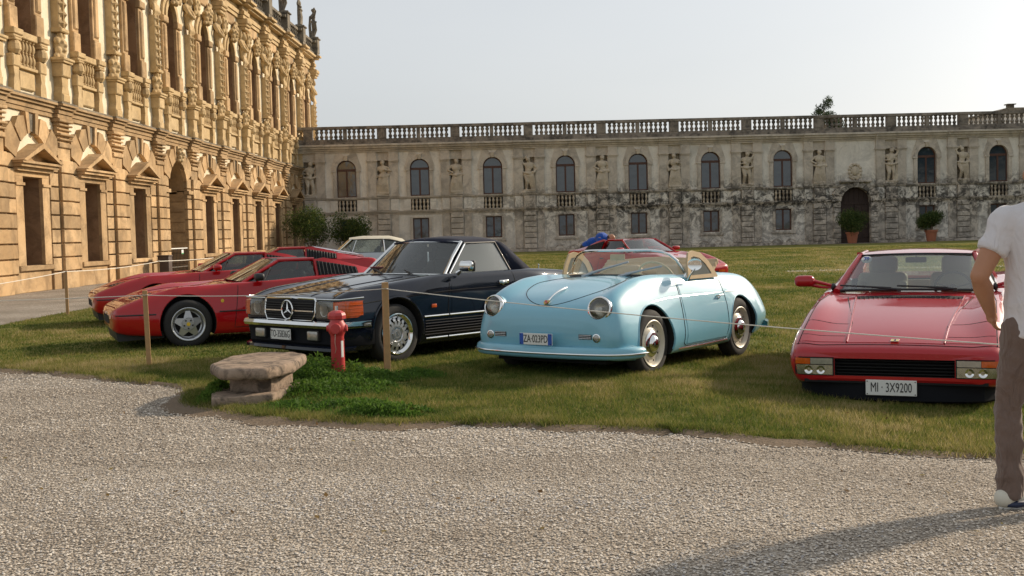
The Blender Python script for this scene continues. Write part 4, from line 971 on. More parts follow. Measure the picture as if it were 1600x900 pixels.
class Surf:
    """projects 2-D drawings on a finished body (car-local coordinates)"""
    def __init__(s, o):
        me = o.data; s.t = BVHTree.FromPolygons([v.co.copy() for v in me.vertices], [tuple(p.vertices) for p in me.polygons])
    def hit(s, mode, a, b, sg=1):
        if mode == 'side': o, d = Vector((a, sg*3, b)), Vector((0, -sg, 0))
        elif mode == 'top': o, d = Vector((a, b, 3)), Vector((0, 0, -1))
        elif mode == 'front': o, d = Vector((3, a, b)), Vector((-1, 0, 0))
        else: o, d = Vector((-6, a, b)), Vector((1, 0, 0))
        p, n, i, _ = s.t.ray_cast(o, d)
        if p is None:
            q, n, i, _ = s.t.find_nearest(o+d*2.2); return q, n
        if n.dot(d) > 0: n = -n
        return p, n
    def line(s, mb, mode, pts, r, sg=1, off=0.0, step=0.04, seg=6, mi=0, closed=False):
        P = []; pts = list(pts)+([pts[0]] if closed else [])
        for i in range(len(pts)-1):
            a, b = Vector(pts[i]), Vector(pts[i+1]); k = max(1, int((b-a).length/step))
            for j in range(k): P.append(a.lerp(b, j/k))
        P.append(Vector(pts[-1])); out = []
        for p in P:
            q, n = s.hit(mode, p.x, p.y, sg); q = q+n*off
            if out and (q-out[-1]).length > 0.25: continue
            if not out or (q-out[-1]).length > 0.004: out.append(q)
        if len(out) > 1: mb.tube(out, r, seg, mi)
        return mb
    def patch(s, mb, mode, quad, off=0.004, sg=1, nu=8, nv=5, mi=0, thick=0.03):
        """quad: four 2-D corners in order; conforming plate with a rim"""
        c = [Vector(q) for q in quad]; top = []; bot = []
        for i in range(nu+1):
            rt, rb = [], []
            for j in range(nv+1):
                p = c[0].lerp(c[1], i/nu).lerp(c[3].lerp(c[2], i/nu), j/nv); q, n = s.hit(mode, p.x, p.y, sg); rt.append(tuple(q+n*off)); rb.append(tuple(q+n*(off-thick)))
            top.append(rt); bot.append(rb)
        mb.grid(top, mi)
        rim_t = [top[i][0] for i in range(nu+1)]+[top[nu][j] for j in range(1, nv+1)]+[top[i][nv] for i in range(nu-1, -1, -1)]+[top[0][j] for j in range(nv-1, 0, -1)]
        rim_b = [bot[i][0] for i in range(nu+1)]+[bot[nu][j] for j in range(1, nv+1)]+[bot[i][nv] for i in range(nu-1, -1, -1)]+[bot[0][j] for j in range(nv-1, 0, -1)]
        mb.grid([rim_t, rim_b], mi, closed_v=True); return mb
def panel(mb, A, B, C, D, nu=8, nv=6, bulge=0.0, bdir=(0, 0, 1), mi=0, thick=0.0):
    """curved four-cornered panel; A-B lower edge, D-C upper edge"""
    A, B, C, D, bd = map(Vector, (A, B, C, D, bdir)); rows = []
    for i in range(nu+1):
        u = i/nu; rows.append([A.lerp(B, u).lerp(D.lerp(C, u), j/nv)+bd*bulge*4*u*(1-u)*(1 if j < 0 else 1) for j in range(nv+1)])
    mb.grid([[tuple(p) for p in r] for r in rows], mi)
    if thick:
        n = (B-A).cross(D-A).normalized()*thick; low = [[tuple(p-n) for p in r] for r in rows]; mb.grid(low, mi)
        def rim(q): return [q[i][0] for i in range(nu+1)]+[q[nu][j] for j in range(1, nv+1)]+[q[i][nv] for i in range(nu-1, -1, -1)]+[q[0][j] for j in range(nv-1, 0, -1)]
        rr_ = [[tuple(p) for p in r] for r in rows]; mb.grid([rim(rr_), rim(low)], mi, closed_v=True)
    return mb
def rbox(mb, c, s, r=0.03, rot=None, mi=0, seg=3):
    """rounded box centred at c with size s"""
    bm = bmesh.new(); bmesh.ops.create_cube(bm, size=1); bmesh.ops.scale(bm, vec=s, verts=bm.verts)
    bmesh.ops.bevel(bm, geom=bm.edges[:]+bm.verts[:], offset=min(r, min(s)*0.49), segments=seg, profile=0.5, affect='EDGES')
    M = Matrix.Translation(c) @ (rot.to_4x4() if rot else Matrix.Identity(4)); bmesh.ops.transform(bm, matrix=M, verts=bm.verts)
    bm.verts.index_update(); mb.add([tuple(v.co) for v in bm.verts], [tuple(v.index for v in f.verts) for f in bm.faces], mi); bm.free(); return mb
def text_mesh(name, s, size, m, depth=0.002, bold=0.0, sx=1.0):
    c = bpy.data.curves.new(name, 'FONT'); c.body = s; c.size = size; c.extrude = depth; c.align_x = 'CENTER'; c.align_y = 'CENTER'; c.offset = bold; c.resolution_u = 3
    o = bpy.data.objects.new(name, c); COL.objects.link(o); dg = bpy.context.evaluated_depsgraph_get(); dg.update()
    me = bpy.data.meshes.new_from_object(o.evaluated_get(dg)); bpy.data.objects.remove(o); me.transform(Matrix.Diagonal((sx, 1, 1, 1))); me.materials.clear(); me.materials.append(m); return me
def facing_front(me):
    """text lies in xy; stand it up so that it faces local +x"""
    me.transform(Matrix(((0, 0, 1, 0), (1, 0, 0, 0), (0, 1, 0, 0), (0, 0, 0, 1)))); return me
def number_plate(parent, x, y, z, w, h, txt, bands=False, tilt=0.0, size=None, sx=0.8):
    b = MB(); rbox(b, (0, 0, 0), (0.012, w, h), 0.004); [b.box(0.0062, 0.009, sy*(w/2-0.012)-.004, sy*(w/2-0.012)+.004, sz*(h/2-0.012)-.004, sz*(h/2-0.012)+.004, 1) for sy in (-1, 1) for sz in (-1, 1)]
    if bands:
        for s_ in (-1, 1): b.box(0.0062, 0.0072, s_*(w/2-0.045), s_*(w/2-0.002), -h/2+0.002, h/2-0.002, 2)
    o = b.build('number_plate', [PLATEW, INK, PLATEB], parent, loc=(x, y, z), rot=(0, tilt, 0))
    t = facing_front(text_mesh('lettering', txt, size or h*0.92, INK, 0.001, 0.0, sx)); link('lettering', t, o, (0.0075, 0, 0)); return o

def wheel(parent, kind, loc, side, R_=0.31, wd=0.2, rim=0.205, steer=0.0):
    """axis along y, outer face towards +y for side=1"""
    e = empty('wheel', loc, steer+(0 if side > 0 else PI)); e.parent = parent
    t = MB(); t.lathe([(rim-0.004, -wd/2+0.01), (rim+0.02, -wd/2), (R_-0.03, -wd/2+0.002), (R_-0.008, -wd/2+0.025), (R_, -wd/2+0.045), (R_, wd/2-0.045), (R_-0.008, wd/2-0.022), (R_-0.03, wd/2-0.003), (rim+0.035, wd/2+0.002), (rim+0.015, wd/2-0.004), (rim-0.004, wd/2-0.012)], 48, axis='y')
    for q in (-0.03, 0.03): t.lathe([(R_+0.0005, q-0.004), (R_+0.0005, q+0.004)], 48, axis='y')
    t.build('tyre', RUBBER, e, True); r = MB(); y1 = wd/2
    if kind == 'star':
        r.lathe([(rim, y1-0.01), (rim+0.012, y1+0.004), (rim+0.004, y1+0.006), (rim-0.012, y1-0.006), (rim-0.03, y1-0.05), (rim-0.045, y1-0.06)], 40, axis='y')
        for i in range(5):
            a = 2*PI*i/5+PI/2; ca, sa = math.cos(a), math.sin(a)
            def P(rad, tan, y): return (rad*ca-tan*sa, y, rad*sa+tan*ca)
            vs = [P(0.0, -0.05, y1-0.012), P(0.0, 0.05, y1-0.012), P(rim-0.035, 0.028, y1-0.03), P(rim-0.035, -0.028, y1-0.03), P(0.06, -0.062, y1-0.016), P(0.06, 0.062, y1-0.016)]
            vs2 = [(p[0], p[1]-0.03, p[2]) for p in vs]; r.add(vs+vs2, [(0, 1, 5, 2, 3, 4), (6, 10, 9, 8, 11, 7), (4, 3, 9, 10), (3, 2, 8, 9), (2, 5, 11, 8)])
        r.lathe([(0.0, y1-0.004), (0.075, y1-0.006), (0.085, y1-0.02)], 24, axis='y'); o = r.build('rim', ALLOY, e, True, autosharp=25)
        k = MB()
        for i in range(5):
            a = 2*PI*(i+0.5)/5+PI/2; k.lathe([(0, 0.012), (0.011, 0.010), (0.013, 0)], 8, 0.055*math.cos(a), y1-0.008, 0.055*math.sin(a), 'y')
        k.build('wheel_nuts', BLACKP, o)['kind'] = 'stuff'; MB().lathe([(0, y1+0.001), (0.024, y1-0.001), (0.026, y1-0.006)], 16, axis='y').build('centre_badge', YELLOW, o, True)
    elif kind == 'slots':
        r.lathe([(rim-0.006, y1-0.012), (rim+0.012, y1+0.004), (rim+0.002, y1+0.006), (rim-0.012, y1-0.012), (rim-0.03, y1-0.03)], 48, axis='y'); r.build('rim', CHROME, e, True)
        d = MB(); n = 15; r0, r1, r2 = 0.138, 0.172, rim-0.015
        d.lathe([(0, y1-0.006), (0.05, y1-0.004), (0.055, y1-0.018), (0.075, y1-0.018), (0.085, y1-0.006), (r0, y1-0.010)], 45, axis='y')
        d.lathe([(r1, y1-0.018), (r2, y1-0.026)], 45, axis='y')
        for i in range(n):
            a0 = 2*PI*i/n; a1 = a0+2*PI/n*0.55
            d.add([(q*math.cos(a), yy, q*math.sin(a)) for a in (a0, a1) for q, yy in ((r0, y1-0.010), (r1, y1-0.018))], [(0, 1, 3, 2)])
        o = d.build('wheel_disc', ALLOY, e, True); k = MB()
        for i in range(5):
            a = 2*PI*i/5; k.lathe([(0, 0.010), (0.010, 0.008), (0.012, 0)], 8, 0.058*math.cos(a), y1-0.018, 0.058*math.sin(a), 'y')
        k.lathe([(0.026, y1-0.002), (0.026, y1+0.001), (0.022, y1+0.001)], 20, axis='y'); k.build('wheel_nuts', CHROME, o)['kind'] = 'stuff'
    else:
        r.lathe([(rim-0.008, y1-0.01), (rim+0.012, y1+0.002), (rim+0.004, y1+0.006), (rim-0.01, y1-0.004), (rim-0.02, y1-0.03), (rim-0.055, y1-0.035), (rim-0.075, y1-0.018), (0.08, y1-0.022)], 44, axis='y'); o = r.build('rim', CREAMW, e, True)
        k = MB()
        for i in range(10):
            a = 2*PI*i/10; q = rim-0.040; k.ball((q*math.cos(a), y1-0.034, q*math.sin(a)), 0.012, 8, 5, 0, (1, 0.4, 1))
        k.build('rim_slots', BLACKM, o)['kind'] = 'stuff'
        MB().lathe([(0.128, y1-0.022), (0.128, y1-0.010), (0.105, y1+0.004), (0.085, y1+0.006), (0.075, y1+0.022), (0.055, y1+0.036), (0.03, y1+0.044), (0, y1+0.046)], 40, axis='y').build('hubcap', CHROME, e, True)
    MB().lathe([(0, y1-0.07), (rim-0.01, y1-0.07), (rim-0.01, -wd/2+0.02)], 24, axis='y').build('brake_drum', BLACKM, e)
    return e
def arch_cut(body, cx, cz, r, w, depth=0.30):
    for s_ in (-1, 1):
        c = MB().lathe([(0, 0), (r, 0), (r, 1.0), (0, 1.0)], 40, cx, (w-depth) if s_ > 0 else -(w-depth)-1.0, cz, 'y'); cut(body, c, ARCHM)
def seat(mb, x, y, z, w=0.48, h=0.55, rec=0.25, head=True):
    rbox(mb, (x, y, z+0.08), (0.5, w, 0.16), 0.06); rot = Matrix.Rotation(-rec, 3, 'Y')
    rbox(mb, (x-0.28, y, z+0.38), (0.13, w, h), 0.06, rot)
    for s_ in (-1, 1): rbox(mb, (x-0.24, y+s_*(w/2-0.04), z+0.34), (0.16, 0.08, h*0.8), 0.035, rot)
    if head: rbox(mb, (x-0.40, y, z+0.38+h/2+0.06), (0.09, w*0.58, 0.18), 0.04, rot)
def steering(parent, c, r, tilt=R(65), m=None):
    b = MB(); n = 24; rot = Matrix.Rotation(-tilt, 3, 'Y'); P = [Vector(c)+rot @ Vector((math.cos(2*PI*i/n)*r, math.sin(2*PI*i/n)*r, 0)) for i in range(n)]
    b.tube(P, 0.012, 8, closed=True)
    for a in (0.3, PI-0.3, -PI/2): b.tube([Vector(c), Vector(c)+rot @ Vector((math.sin(a)*r, math.cos(a)*r, 0))], 0.008, 6)
    b.ball(c, 0.04, 10, 6); b.tube([Vector(c), Vector(c)+Vector((0.3, 0, -0.12))], 0.02, 8); return b.build('steering_wheel', m or DARKL, parent, True)
def wiper(mb, base, tip, s=1.0):
    b, t = Vector(base), Vector(tip); mid = b.lerp(t, 0.55)+Vector((0.0, 0, 0.012)); mb.tube([b, mid], [0.009*s, 0.005*s], 6)
    d = (t-b).normalized(); L = (t-b).length; mb.tube([mid-d*L*0.42, mid, mid+d*L*0.45], 0.006*s, 6); mb.box(b.x-0.015, b.x+0.015, b.y-0.015, b.y+0.015, b.z-0.02, b.z+0.012)

# ================================================================== red wedge sports cars
def wedge_car(pos, ang, label, targa=False, louvre=False, dz=0.0, coupe_dark=False, zs=1.0, xs=1.0, group='red mid-engined sports cars'):
    t = empty('sports_car', (pos[0], pos[1], gz(*pos)+dz), ang, label, 'car', group); t.scale = (xs, 1.0, 1.0)
    st = [(.985, .30,.30, .31,.42, .40,.50, .47,.48, .485,.40, .49), (.96, .27,.5, .28,.60, .42,.68, .51,.66, .525,.5, .53), (.90, .23,.6, .25,.72, .42,.785, .55,.74, .565,.55, .57), (.72, .20,.65, .22,.78, .44,.83, .62,.75, .62,.55, .625),
          (.38, .18,.68, .20,.82, .46,.85, .735,.72, .69,.48, .69), (0, .17,.68, .19,.83, .46,.865, .80,.72, .735,.47, .74), (-.38, .17,.7, .19,.84, .46,.865, .80,.74, .775,.5, .785), (-.66, .17,.7, .19,.84, .46,.86, .805,.77, .82,.62, .83),
          (-1.2, .17,.7, .19,.84, .46,.86, .82,.80, .845,.70, .85), (-1.75, .17,.7, .19,.84, .46,.865, .85,.80, .88,.68, .89), (-2.35, .18,.7, .20,.84, .46,.875, .885,.77, .90,.6, .90), (-2.8, .2,.68, .22,.83, .48,.865, .885,.75, .90,.6, .90),
          (-3.15, .26,.62, .28,.78, .5,.83, .86,.74, .885,.6, .89), (-3.26, .32,.55, .34,.70, .52,.78, .80,.70, .84,.6, .85), (-3.29, .40,.5, .42,.62, .54,.72, .74,.66, .77,.55, .78)]
    b = car_shell(st, zs).build('body', [RED], t); arch_cut(b, 0, 0.315, 0.375, 0.865); arch_cut(b, -2.35, 0.315, 0.38, 0.875)
    # cockpit well
    c = MB().box(-1.86, -.80, -.64, .64, .35, 1.3)
    cut(b, c, BLACKM); sharpen(b, 30); S_ = Surf(b)
    seams = MB()
    for s_ in (-1, 1):
        S_.line(seams, 'side', [(-.70, .80*zs), (-.66, .5), (-.62, .24), (-1.80, .24), (-1.86, .5), (-1.80, .83*zs)], 0.004, s_)
        for seg_ in (((.93, .455), (.42, .455)), ((-.42, .455), (-1.9, .455)), ((-2.78, .455), (-3.2, .465))): ms = MB(); S_.line(ms, 'side', seg_, 0.010, s_, 0.0); ms.build('waist_strip', BLACKP, t)
        dd = MB(); S_.patch(dd, 'side', [(-.72, .26), (-1.78, .26), (-1.84, .79*zs), (-.76, .77*zs)], 0.0035, s_, 8, 6); dp = dd.build('door', RED, t, True)
        hb_ = MB(); q, n = S_.hit('side', -1.72, .74, s_); rbox(hb_, q+n*0.012, (.12, .02, .025), .006); hb_.build('handle', BLACKP, dp)
        for cx in (0, -2.35):
            rl = MB(); pts = [(cx+0.385*math.cos(R(a)), 0.315+0.385*math.sin(R(a))) for a in range(-8, 190, 9)]; S_.line(rl, 'side', pts, 0.009, s_, -0.003); rl.build('arch_lip', RED, t, True)
        bd = MB(); q, n = S_.hit('side', -.47, .60*zs, s_); bd.ball(q+n*0.002, 0.022, 10, 6, 0, (1, 0.15, 1.25)); bd.build('shield_badge', YELLOW, t)
        mr = MB(); rbox(mr, (-.98, s_*0.86, .90*zs), (.13, .17, .095), .035); mr.tube([(-.98, s_*.78, .87*zs), (-.98, s_*.70, .83*zs)], .018, 8); mr.build('mirror', RED if not targa else BLACKP, t, True)
    # bonnet, pop-up lamp covers and grille slats
    S_.line(seams, 'top', [(.86, -.60), (-.30, -.52), (-.58, -.45), (-.58, .45), (-.30, .52), (.86, .60)], .0035); seams.build('gap_and_shade_lines', SEAM, t)
    bn = MB(); S_.patch(bn, 'top', [(.50, -.40), (.50, .40), (-.52, .42), (-.52, -.42)], 0.003, 1, 8, 8); bn.build('bonnet', RED, t, True)
    for s_ in (-1, 1):
        l_ = MB(); S_.patch(l_, 'top', [(.78, s_*.34), (.78, s_*.64), (.50, s_*.62), (.50, s_*.34)], 0.004, 1, 5, 5); l_.build('headlamp_cover', RED, t, True)
        l_ = MB(); S_.patch(l_, 'front', [(s_*.42, .46), (s_*.62, .46), (s_*.62, .41), (s_*.42, .41)], 0.006, 1, 5, 3); l_.build('indicator', AMBER, t)
        for k in range(6): l_ = MB(); S_.patch(l_, 'top', [(.66-.055*k, s_*.08), (.66-.055*k, s_*.30), (.63-.055*k, s_*.30), (.63-.055*k, s_*.08)], 0.006, 1, 2, 2); l_.build('bonnet_slat', BLACKP, t)
    l_ = MB(); S_.patch(l_, 'front', [(-.40, .44), (.40, .44), (.40, .34), (-.40, .34)], 0.004, 1, 8, 3); l_.build('grille', BLACKM, t)
    sp = MB(); sp.prism([(.90, .12), (.93, .25), (.3, .22), (.3, .14)], -.66, .66); sp.build('front_spoiler', BLACKP, t)
    # greenhouse
    z = lambda q: q*zs
    A0, A1 = (-.80, .66, z(.83)), (-.80, -.66, z(.83)); T0, T1 = (-1.34, .50, z(1.10)), (-1.34, -.50, z(1.10)); RB = -1.86
    g = MB(); panel(g, A1, A0, T0, T1, 10, 5, .10, (1, 0, .25)); g.build('windscreen', GLASSD if coupe_dark else GLASS, t, True)
    rm = MB(); panel(rm, (-1.30, -.50, z(1.095)), (-1.30, .50, z(1.095)), (RB+.02, .52, z(1.10)), (RB+.02, -.52, z(1.10)), 10, 6, .035, (0, 0, 1), thick=.03); rm.build('roof', BLACKP if targa else RED, t, True)
    for s_ in (-1, 1):
        p = MB(); p.tube([(-.78, s_*.67, z(.82)), (-1.08, s_*.595, z(.98)), (-1.33, s_*.51, z(1.098))], [.026, .022, .024], 8); p.build('pillar', RED, t, True); p = MB(); p.tube([(-1.32, s_*.51, z(1.105)), (-1.85, s_*.53, z(1.108))], .024, 8); p.build('roof_rail', RED, t, True)
        w = MB(); panel(w, (-.86, s_*.70, z(.815)), (-1.82, s_*.72, z(.865)), (-1.80, s_*.54, z(1.085)), (-1.33, s_*.52, z(1.085)), 6, 5, .02, (0, s_, 0)); w.build('side_window', GLASSD, t, True)
        w = MB(); w.tube([(-1.08, s_*.71, z(.83)), (-1.20, s_*.60, z(1.02))], .008, 6); w.build('quarter_bar', BLACKP, t)
        # flying buttress and black slatted quarter panel
        bt = MB(); bt.prism([(RB+.03, z(.83)), (RB+.03, z(1.10)), (RB-.12, z(1.125)), (RB-.35, z(1.08)), (-2.55, z(.985)), (-2.95, z(.895)), (-2.95, z(.86))], s_*.56, s_*.60); 
        bt.grid([[(RB+.03, s_*.60, z(1.10)), (RB-.12, s_*.60, z(1.125)), (RB-.35, s_*.60, z(1.08)), (-2.55, s_*.60, z(.985)), (-2.95, s_*.60, z(.895))], [(RB+.03, s_*.745, z(.86)), (RB-.12, s_*.75, z(.87)), (RB-.35, s_*.765, z(.88)), (-2.55, s_*.765, z(.885)), (-2.95, s_*.76, z(.885))]])
        bt.build('rear_buttress', RED, t, True)
        q0 = [Vector((RB+.00, s_*.630, z(1.088))), Vector((-2.44, s_*.675, z(.985)))]; q1 = [Vector((RB+.00, s_*.755, z(.885))), Vector((-2.44, s_*.775, z(.905)))]
        v_ = MB(); panel(v_, q1[0], q1[1], q0[1], q0[0], 6, 3, .006, (0, s_, 0), thick=.01); v_.build('vent_panel', BLACKM, t)
        for k in range(11):
            f = (k+.5)/11; a, c_ = q1[0].lerp(q1[1], f), q0[0].lerp(q0[1], f); vs = MB(); vs.tube([a+Vector((0, s_*.012, 0)), c_+Vector((0, s_*.012, 0))], .007, 5); vs.build('vent_slat', BLACKP, t)
    rw = MB(); panel(rw, (RB-.02, -.55, z(.88)), (RB-.02, .55, z(.88)), (RB+.02, .52, z(1.08)), (RB+.02, -.52, z(1.08))); rw.build('rear_window', GLASSD, t)
    ds = MB(); rbox(ds, (-.92, 0, .74), (.24, 1.22, .16), .05); ds.build('dashboard', DARKL, t, True); sm = MB(); seat(sm, -1.35, .33, .34, .44, .46); sm.build('seat', DARKL, t, True); sm = MB(); seat(sm, -1.35, -.33, .34, .44, .46); sm.build('seat', DARKL, t, True)
    steering(t, (-1.12, .33, .80), .17)
    if louvre:
        # tail seen over the other cars: engine lid with a pale metal slatted strip on each shoulder
        l_ = MB(); panel(l_, (-1.98, -.54, z(1.085)), (-1.98, .54, z(1.085)), (-3.0, .55, z(.915)), (-3.0, -.55, z(.915)), 6, 6, .03, (0, 0, 1), thick=.02); l_.build('engine_lid', RED, t, True)
        for s_ in (-1, 1):
            l_ = MB(); panel(l_, (-2.02, s_*.36, z(1.125)), (-2.02, s_*.52, z(1.108)), (-2.90, s_*.50, z(.960)), (-2.90, s_*.34, z(.975)), 4, 8, .003, (0, 0, 1), thick=.012); l_.build('lid_strip', SILV, t, True)
    en = MB(); en.box(-2.95, -1.95, -.55, .55, .80, .905); en.build('engine_cover', RED, t); es = MB()
    for k in range(8): es = MB(); es.box(-2.05-.1*k-.04, -2.05-.1*k, -.42, .42, .907, .920); es.build('engine_slat', BLACKP, t)
    for s_ in (-1, 1):
        for k in range(2): tl = MB(); q, n = S_.hit('rear', s_*(.42+.17*k), .62); tl.lathe([(0, -.02), (.06, -.018), (.07, .0)], 20, q.x, q.y, q.z, 'x'); tl.build('tail_lamp', REDL, t, True)
    for (x, s_) in ((0, 1), (0, -1), (-2.35, 1), (-2.35, -1)): wheel(t, 'star', (x, s_*(.75), .31), s_, .31, .205, .205).scale = (1/xs, 1, 1)
    return t
wedge_car((-4.87, 15.30), R(-154.8), 'red low sports car with black roof panel and star wheels beside the dark blue convertible', targa=True, zs=0.98, xs=0.94)
wedge_car((-6.62, 19.35), R(-155), 'red low sports coupe farthest left, its nose behind the black-roofed red car', zs=1.02)
wedge_car((-6.55, 22.75), R(-166), 'red sports coupe behind the other two, pale strips along its engine lid', louvre=True, zs=1.06)
wedge_car((3.02, 25.1), R(-52), 'red coupe parked alone on the far lawn, with a man leaning into it', coupe_dark=False, zs=1.03, xs=.88, group=None)

# ================================================================== red flat-nosed supercar, right
def wide_car():
    P = (3.215, 10.14); t = empty('supercar', (P[0], P[1], gz(*P)+0.005), R(-112.5), 'wide flat-nosed red supercar seen from the front beside the man in white', 'car'); t.scale = (.985, .985, 1.01)
    st = [(.985, .24,.50, .245,.62, .34,.70, .435,.69, .45,.5, .455), (.965, .215,.60, .225,.72, .34,.79, .455,.76, .475,.55, .485), (.90, .20,.64, .21,.78, .36,.845, .49,.79, .505,.6, .515), (.72, .17,.66, .19,.82, .40,.88, .565,.80, .565,.58, .575),
          (.40, .16,.68, .18,.85, .42,.91, .67,.79, .645,.5, .65), (0, .16,.7, .18,.86, .44,.92, .76,.79, .72,.5, .72), (-.4, .16,.7, .18,.86, .44,.92, .80,.81, .775,.55, .78), (-.78, .16,.7, .18,.86, .45,.92, .82,.83, .83,.66, .85),
          (-1.3, .16,.7, .18,.87, .46,.93, .84,.85, .86,.72, .87), (-2.0, .16,.7, .18,.88, .48,.955, .87,.87, .905,.72, .91), (-2.55, .18,.7, .20,.88, .5,.985, .90,.90, .93,.72, .93), (-3.1, .2,.7, .22,.88, .5,.985, .90,.9, .93,.7, .93), (-3.42, .28,.6, .3,.8, .5,.95, .86,.87, .89,.7, .89), (-3.50, .36,.5, .38,.7, .52,.88, .78,.82, .82,.7, .82)]
    b = car_shell(st).build('body', [REDT], t); arch_cut(b, 0, .32, .375, .92); arch_cut(b, -2.55, .32, .385, .985)
    cut(b, MB().box(-2.12, -.86, -.70, .70, .36, 1.3), BLACKM); cut(b, MB().box(.86, 1.2, -.47, .47, .265, .405), BLACKM); sharpen(b, 30); S_ = Surf(b)
    # front grille slats and lamp units
    for k in range(5): MB().box(.88, .955, -.465, .465, .28+.026*k, .286+.026*k).build('grille_slat', BLACKM, t)
    for s_ in (-1, 1):
        l_ = MB(); S_.patch(l_, 'front', [(s_*.475, .262), (s_*.80, .262), (s_*.80, .412), (s_*.475, .412)], .002, 1, 8, 4); l_.build('lamp_housing', BLACKM, t)
        l_ = MB(); S_.patch(l_, 'front', [(s_*.485, .355), (s_*.665, .355), (s_*.665, .403), (s_*.485, .403)], .010, 1, 6, 3); l_.build('side_lamp', CLEARL, t)
        l_ = MB(); S_.patch(l_, 'front', [(s_*.668, .355), (s_*.79, .355), (s_*.79, .403), (s_*.668, .403)], .010, 1, 5, 3); l_.build('indicator', AMBER, t)
        l_ = MB(); S_.patch(l_, 'front', [(s_*.485, .270), (s_*.775, .270), (s_*.785, .348), (s_*.485, .348)], .008, 1, 8, 4); o = l_.build('fog_lamp', REFLR, t)
        l_ = MB(); l_.lathe([(0, -.01), (.028, .012), (.034, .016)], 16, .97 if False else S_.hit('front', s_*.58, .31)[0].x+.004, s_*.58, .309, 'x'); l_.lathe([(0, -.01), (.028, .012), (.034, .016)], 16, S_.hit('front', s_*.68, .31)[0].x+.004, s_*.68, .309, 'x'); l_.build('reflector', CHROME, o, True)
        l_ = MB(); S_.patch(l_, 'top', [(.86, s_*.40), (.84, s_*.775), (.44, s_*.755), (.44, s_*.40)], .003, 1, 8, 6); l_.build('headlamp_cover', REDT, t, True)
    sm = MB(); bp = [(.87, -.785), (.905, -.6), (.905, .6), (.87, .785)]
    S_.line(sm, 'top', [(.86, -.80)]+bp+[(.86, .80)], .0045); 
    for s_ in (-1, 1):
        S_.line(sm, 'top', [(.875, s_*.39), (.43, s_*.39), (-.60, s_*.56)], .004); S_.line(sm, 'top', [(.43, s_*.39), (.43, s_*.765)], .004); S_.line(sm, 'top', [(.87, s_*.785), (.43, s_*.77), (-.2, s_*.76), (-.72, s_*.72)], .004)
        S_.line(sm, 'top', [(.74, s_*.41), (.72, s_*.77)], .005)
        S_.line(sm, 'side', [(-.80, .82), (-.72, .5), (-.70, .24), (-1.85, .24), (-1.95, .6), (-1.9, .86)], .004, s_)
        d = MB(); S_.patch(d, 'side', [(-.80, .26), (-1.80, .26), (-1.88, .82), (-.84, .79)], .003, s_, 8, 5); d = d.build('door', REDT, t, True)
        for k in range(5): f = MB(); S_.line(f, 'side', [(-1.0, .36+.085*k), (-2.1, .38+.085*k)], .013, s_, .012); f.build('side_strake', REDT, t, True)
        p = MB(); p.tube([(-.84, s_*.70, .845), (-1.2, s_*.62, 1.03), (-1.50, s_*.545, 1.172)], [.034, .028, .028], 10); p.tube([(-1.49, s_*.545, 1.175), (-2.14, s_*.56, 1.185)], .028, 10); p.build('pillar', REDT, t, True); p = MB(); p.tube([(-2.13, s_*.56, 1.18), (-2.25, s_*.70, .90)], [.03, .05], 8); p.build('pillar', REDT, t, True)
        w = MB(); panel(w, (-.90, s_*.73, .84), (-2.08, s_*.74, .89), (-2.06, s_*.575, 1.165), (-1.50, s_*.56, 1.16), 6, 5, .02, (0, s_, 0)); w.build('side_window', GLASS, t, True)
        w = MB(); w.prism([(-2.12, .90), (-2.12, 1.19), (-2.35, 1.15), (-3.2, .93)], s_*.60, s_*.66); w.build('rear_buttress', REDT, t, True)
    sm.build('gap_and_shade_lines', SEAM, t)
    bn = MB(); S_.patch(bn, 'top', [(.87, -.382), (.87, .382), (-.50, .52), (-.50, -.52)], .0035, 1, 10, 10); bn.build('bonnet', REDT, t, True)
    v = MB(); S_.patch(v, 'top', [(-.50, -.46), (-.50, .46), (-.61, .48), (-.61, -.48)], .002, 1, 8, 3); v.build('bonnet_vent', BLACKM, t)
    for k in range(22): v = MB(); v.box(-.60, -.51, -.44+.042*k-.004, -.44+.042*k+.004, S_.hit('top', -.55, -.44+.042*k)[0].z-.002, S_.hit('top', -.55, -.44+.042*k)[0].z+.008); v.build('vent_slat', BLACKP, t)
    for s_ in (-1, 1): v = MB(); S_.line(v, 'top', [(-.62, s_*.485), (-.40, s_*.47), (.50, s_*.40), (.86, s_*.385)], .010, 1, .001); v.build('bonnet_crease', REDT, t, True)
    g = MB(); panel(g, (-.86, -.685, .852), (-.86, .685, .852), (-1.48, .53, 1.17), (-1.48, -.53, 1.17), 14, 6, .15, (1, 0, .10)); g.build('windscreen', GLASS, t, True)
    fr = MB(); fr.tube([(-.86+.60*u*(1-u)*1.0+0, -.70+1.40*u, .855+.06*u*(1-u)) for u in [i/16 for i in range(17)]], .012, 6); fr.tube([(-1.48+.60*u*(1-u), -.54+1.08*u, 1.172+.06*u*(1-u)) for u in [i/16 for i in range(17)]], .010, 6); fr.build('windscreen_rubber', BLACKP, t, True)
    rf = MB(); rows = []
    for i in range(13):
        u = i/12; y = -.555+1.11*u; c = 4*u*(1-u); rows.append([(-1.47+.145*c, y, 1.178+.018*c), (-1.62+.06*c, y, 1.192+.028*c), (-1.85, y, 1.198+.030*c), (-2.14, y, 1.19+.022*c)])
    rf.grid(rows); rf.grid([[(p[0], p[1], p[2]-.03) for p in r] for r in rows]); rf.build('roof', REDT, t, True)
    rw = MB(); panel(rw, (-2.18, -.60, .92), (-2.18, .60, .92), (-2.13, .54, 1.17), (-2.13, -.54, 1.17)); rw.build('rear_window', GLASS, t)
    MB().box(-3.2, -2.2, -.6, .6, .86, .94).build('engine_cover', REDT, t)
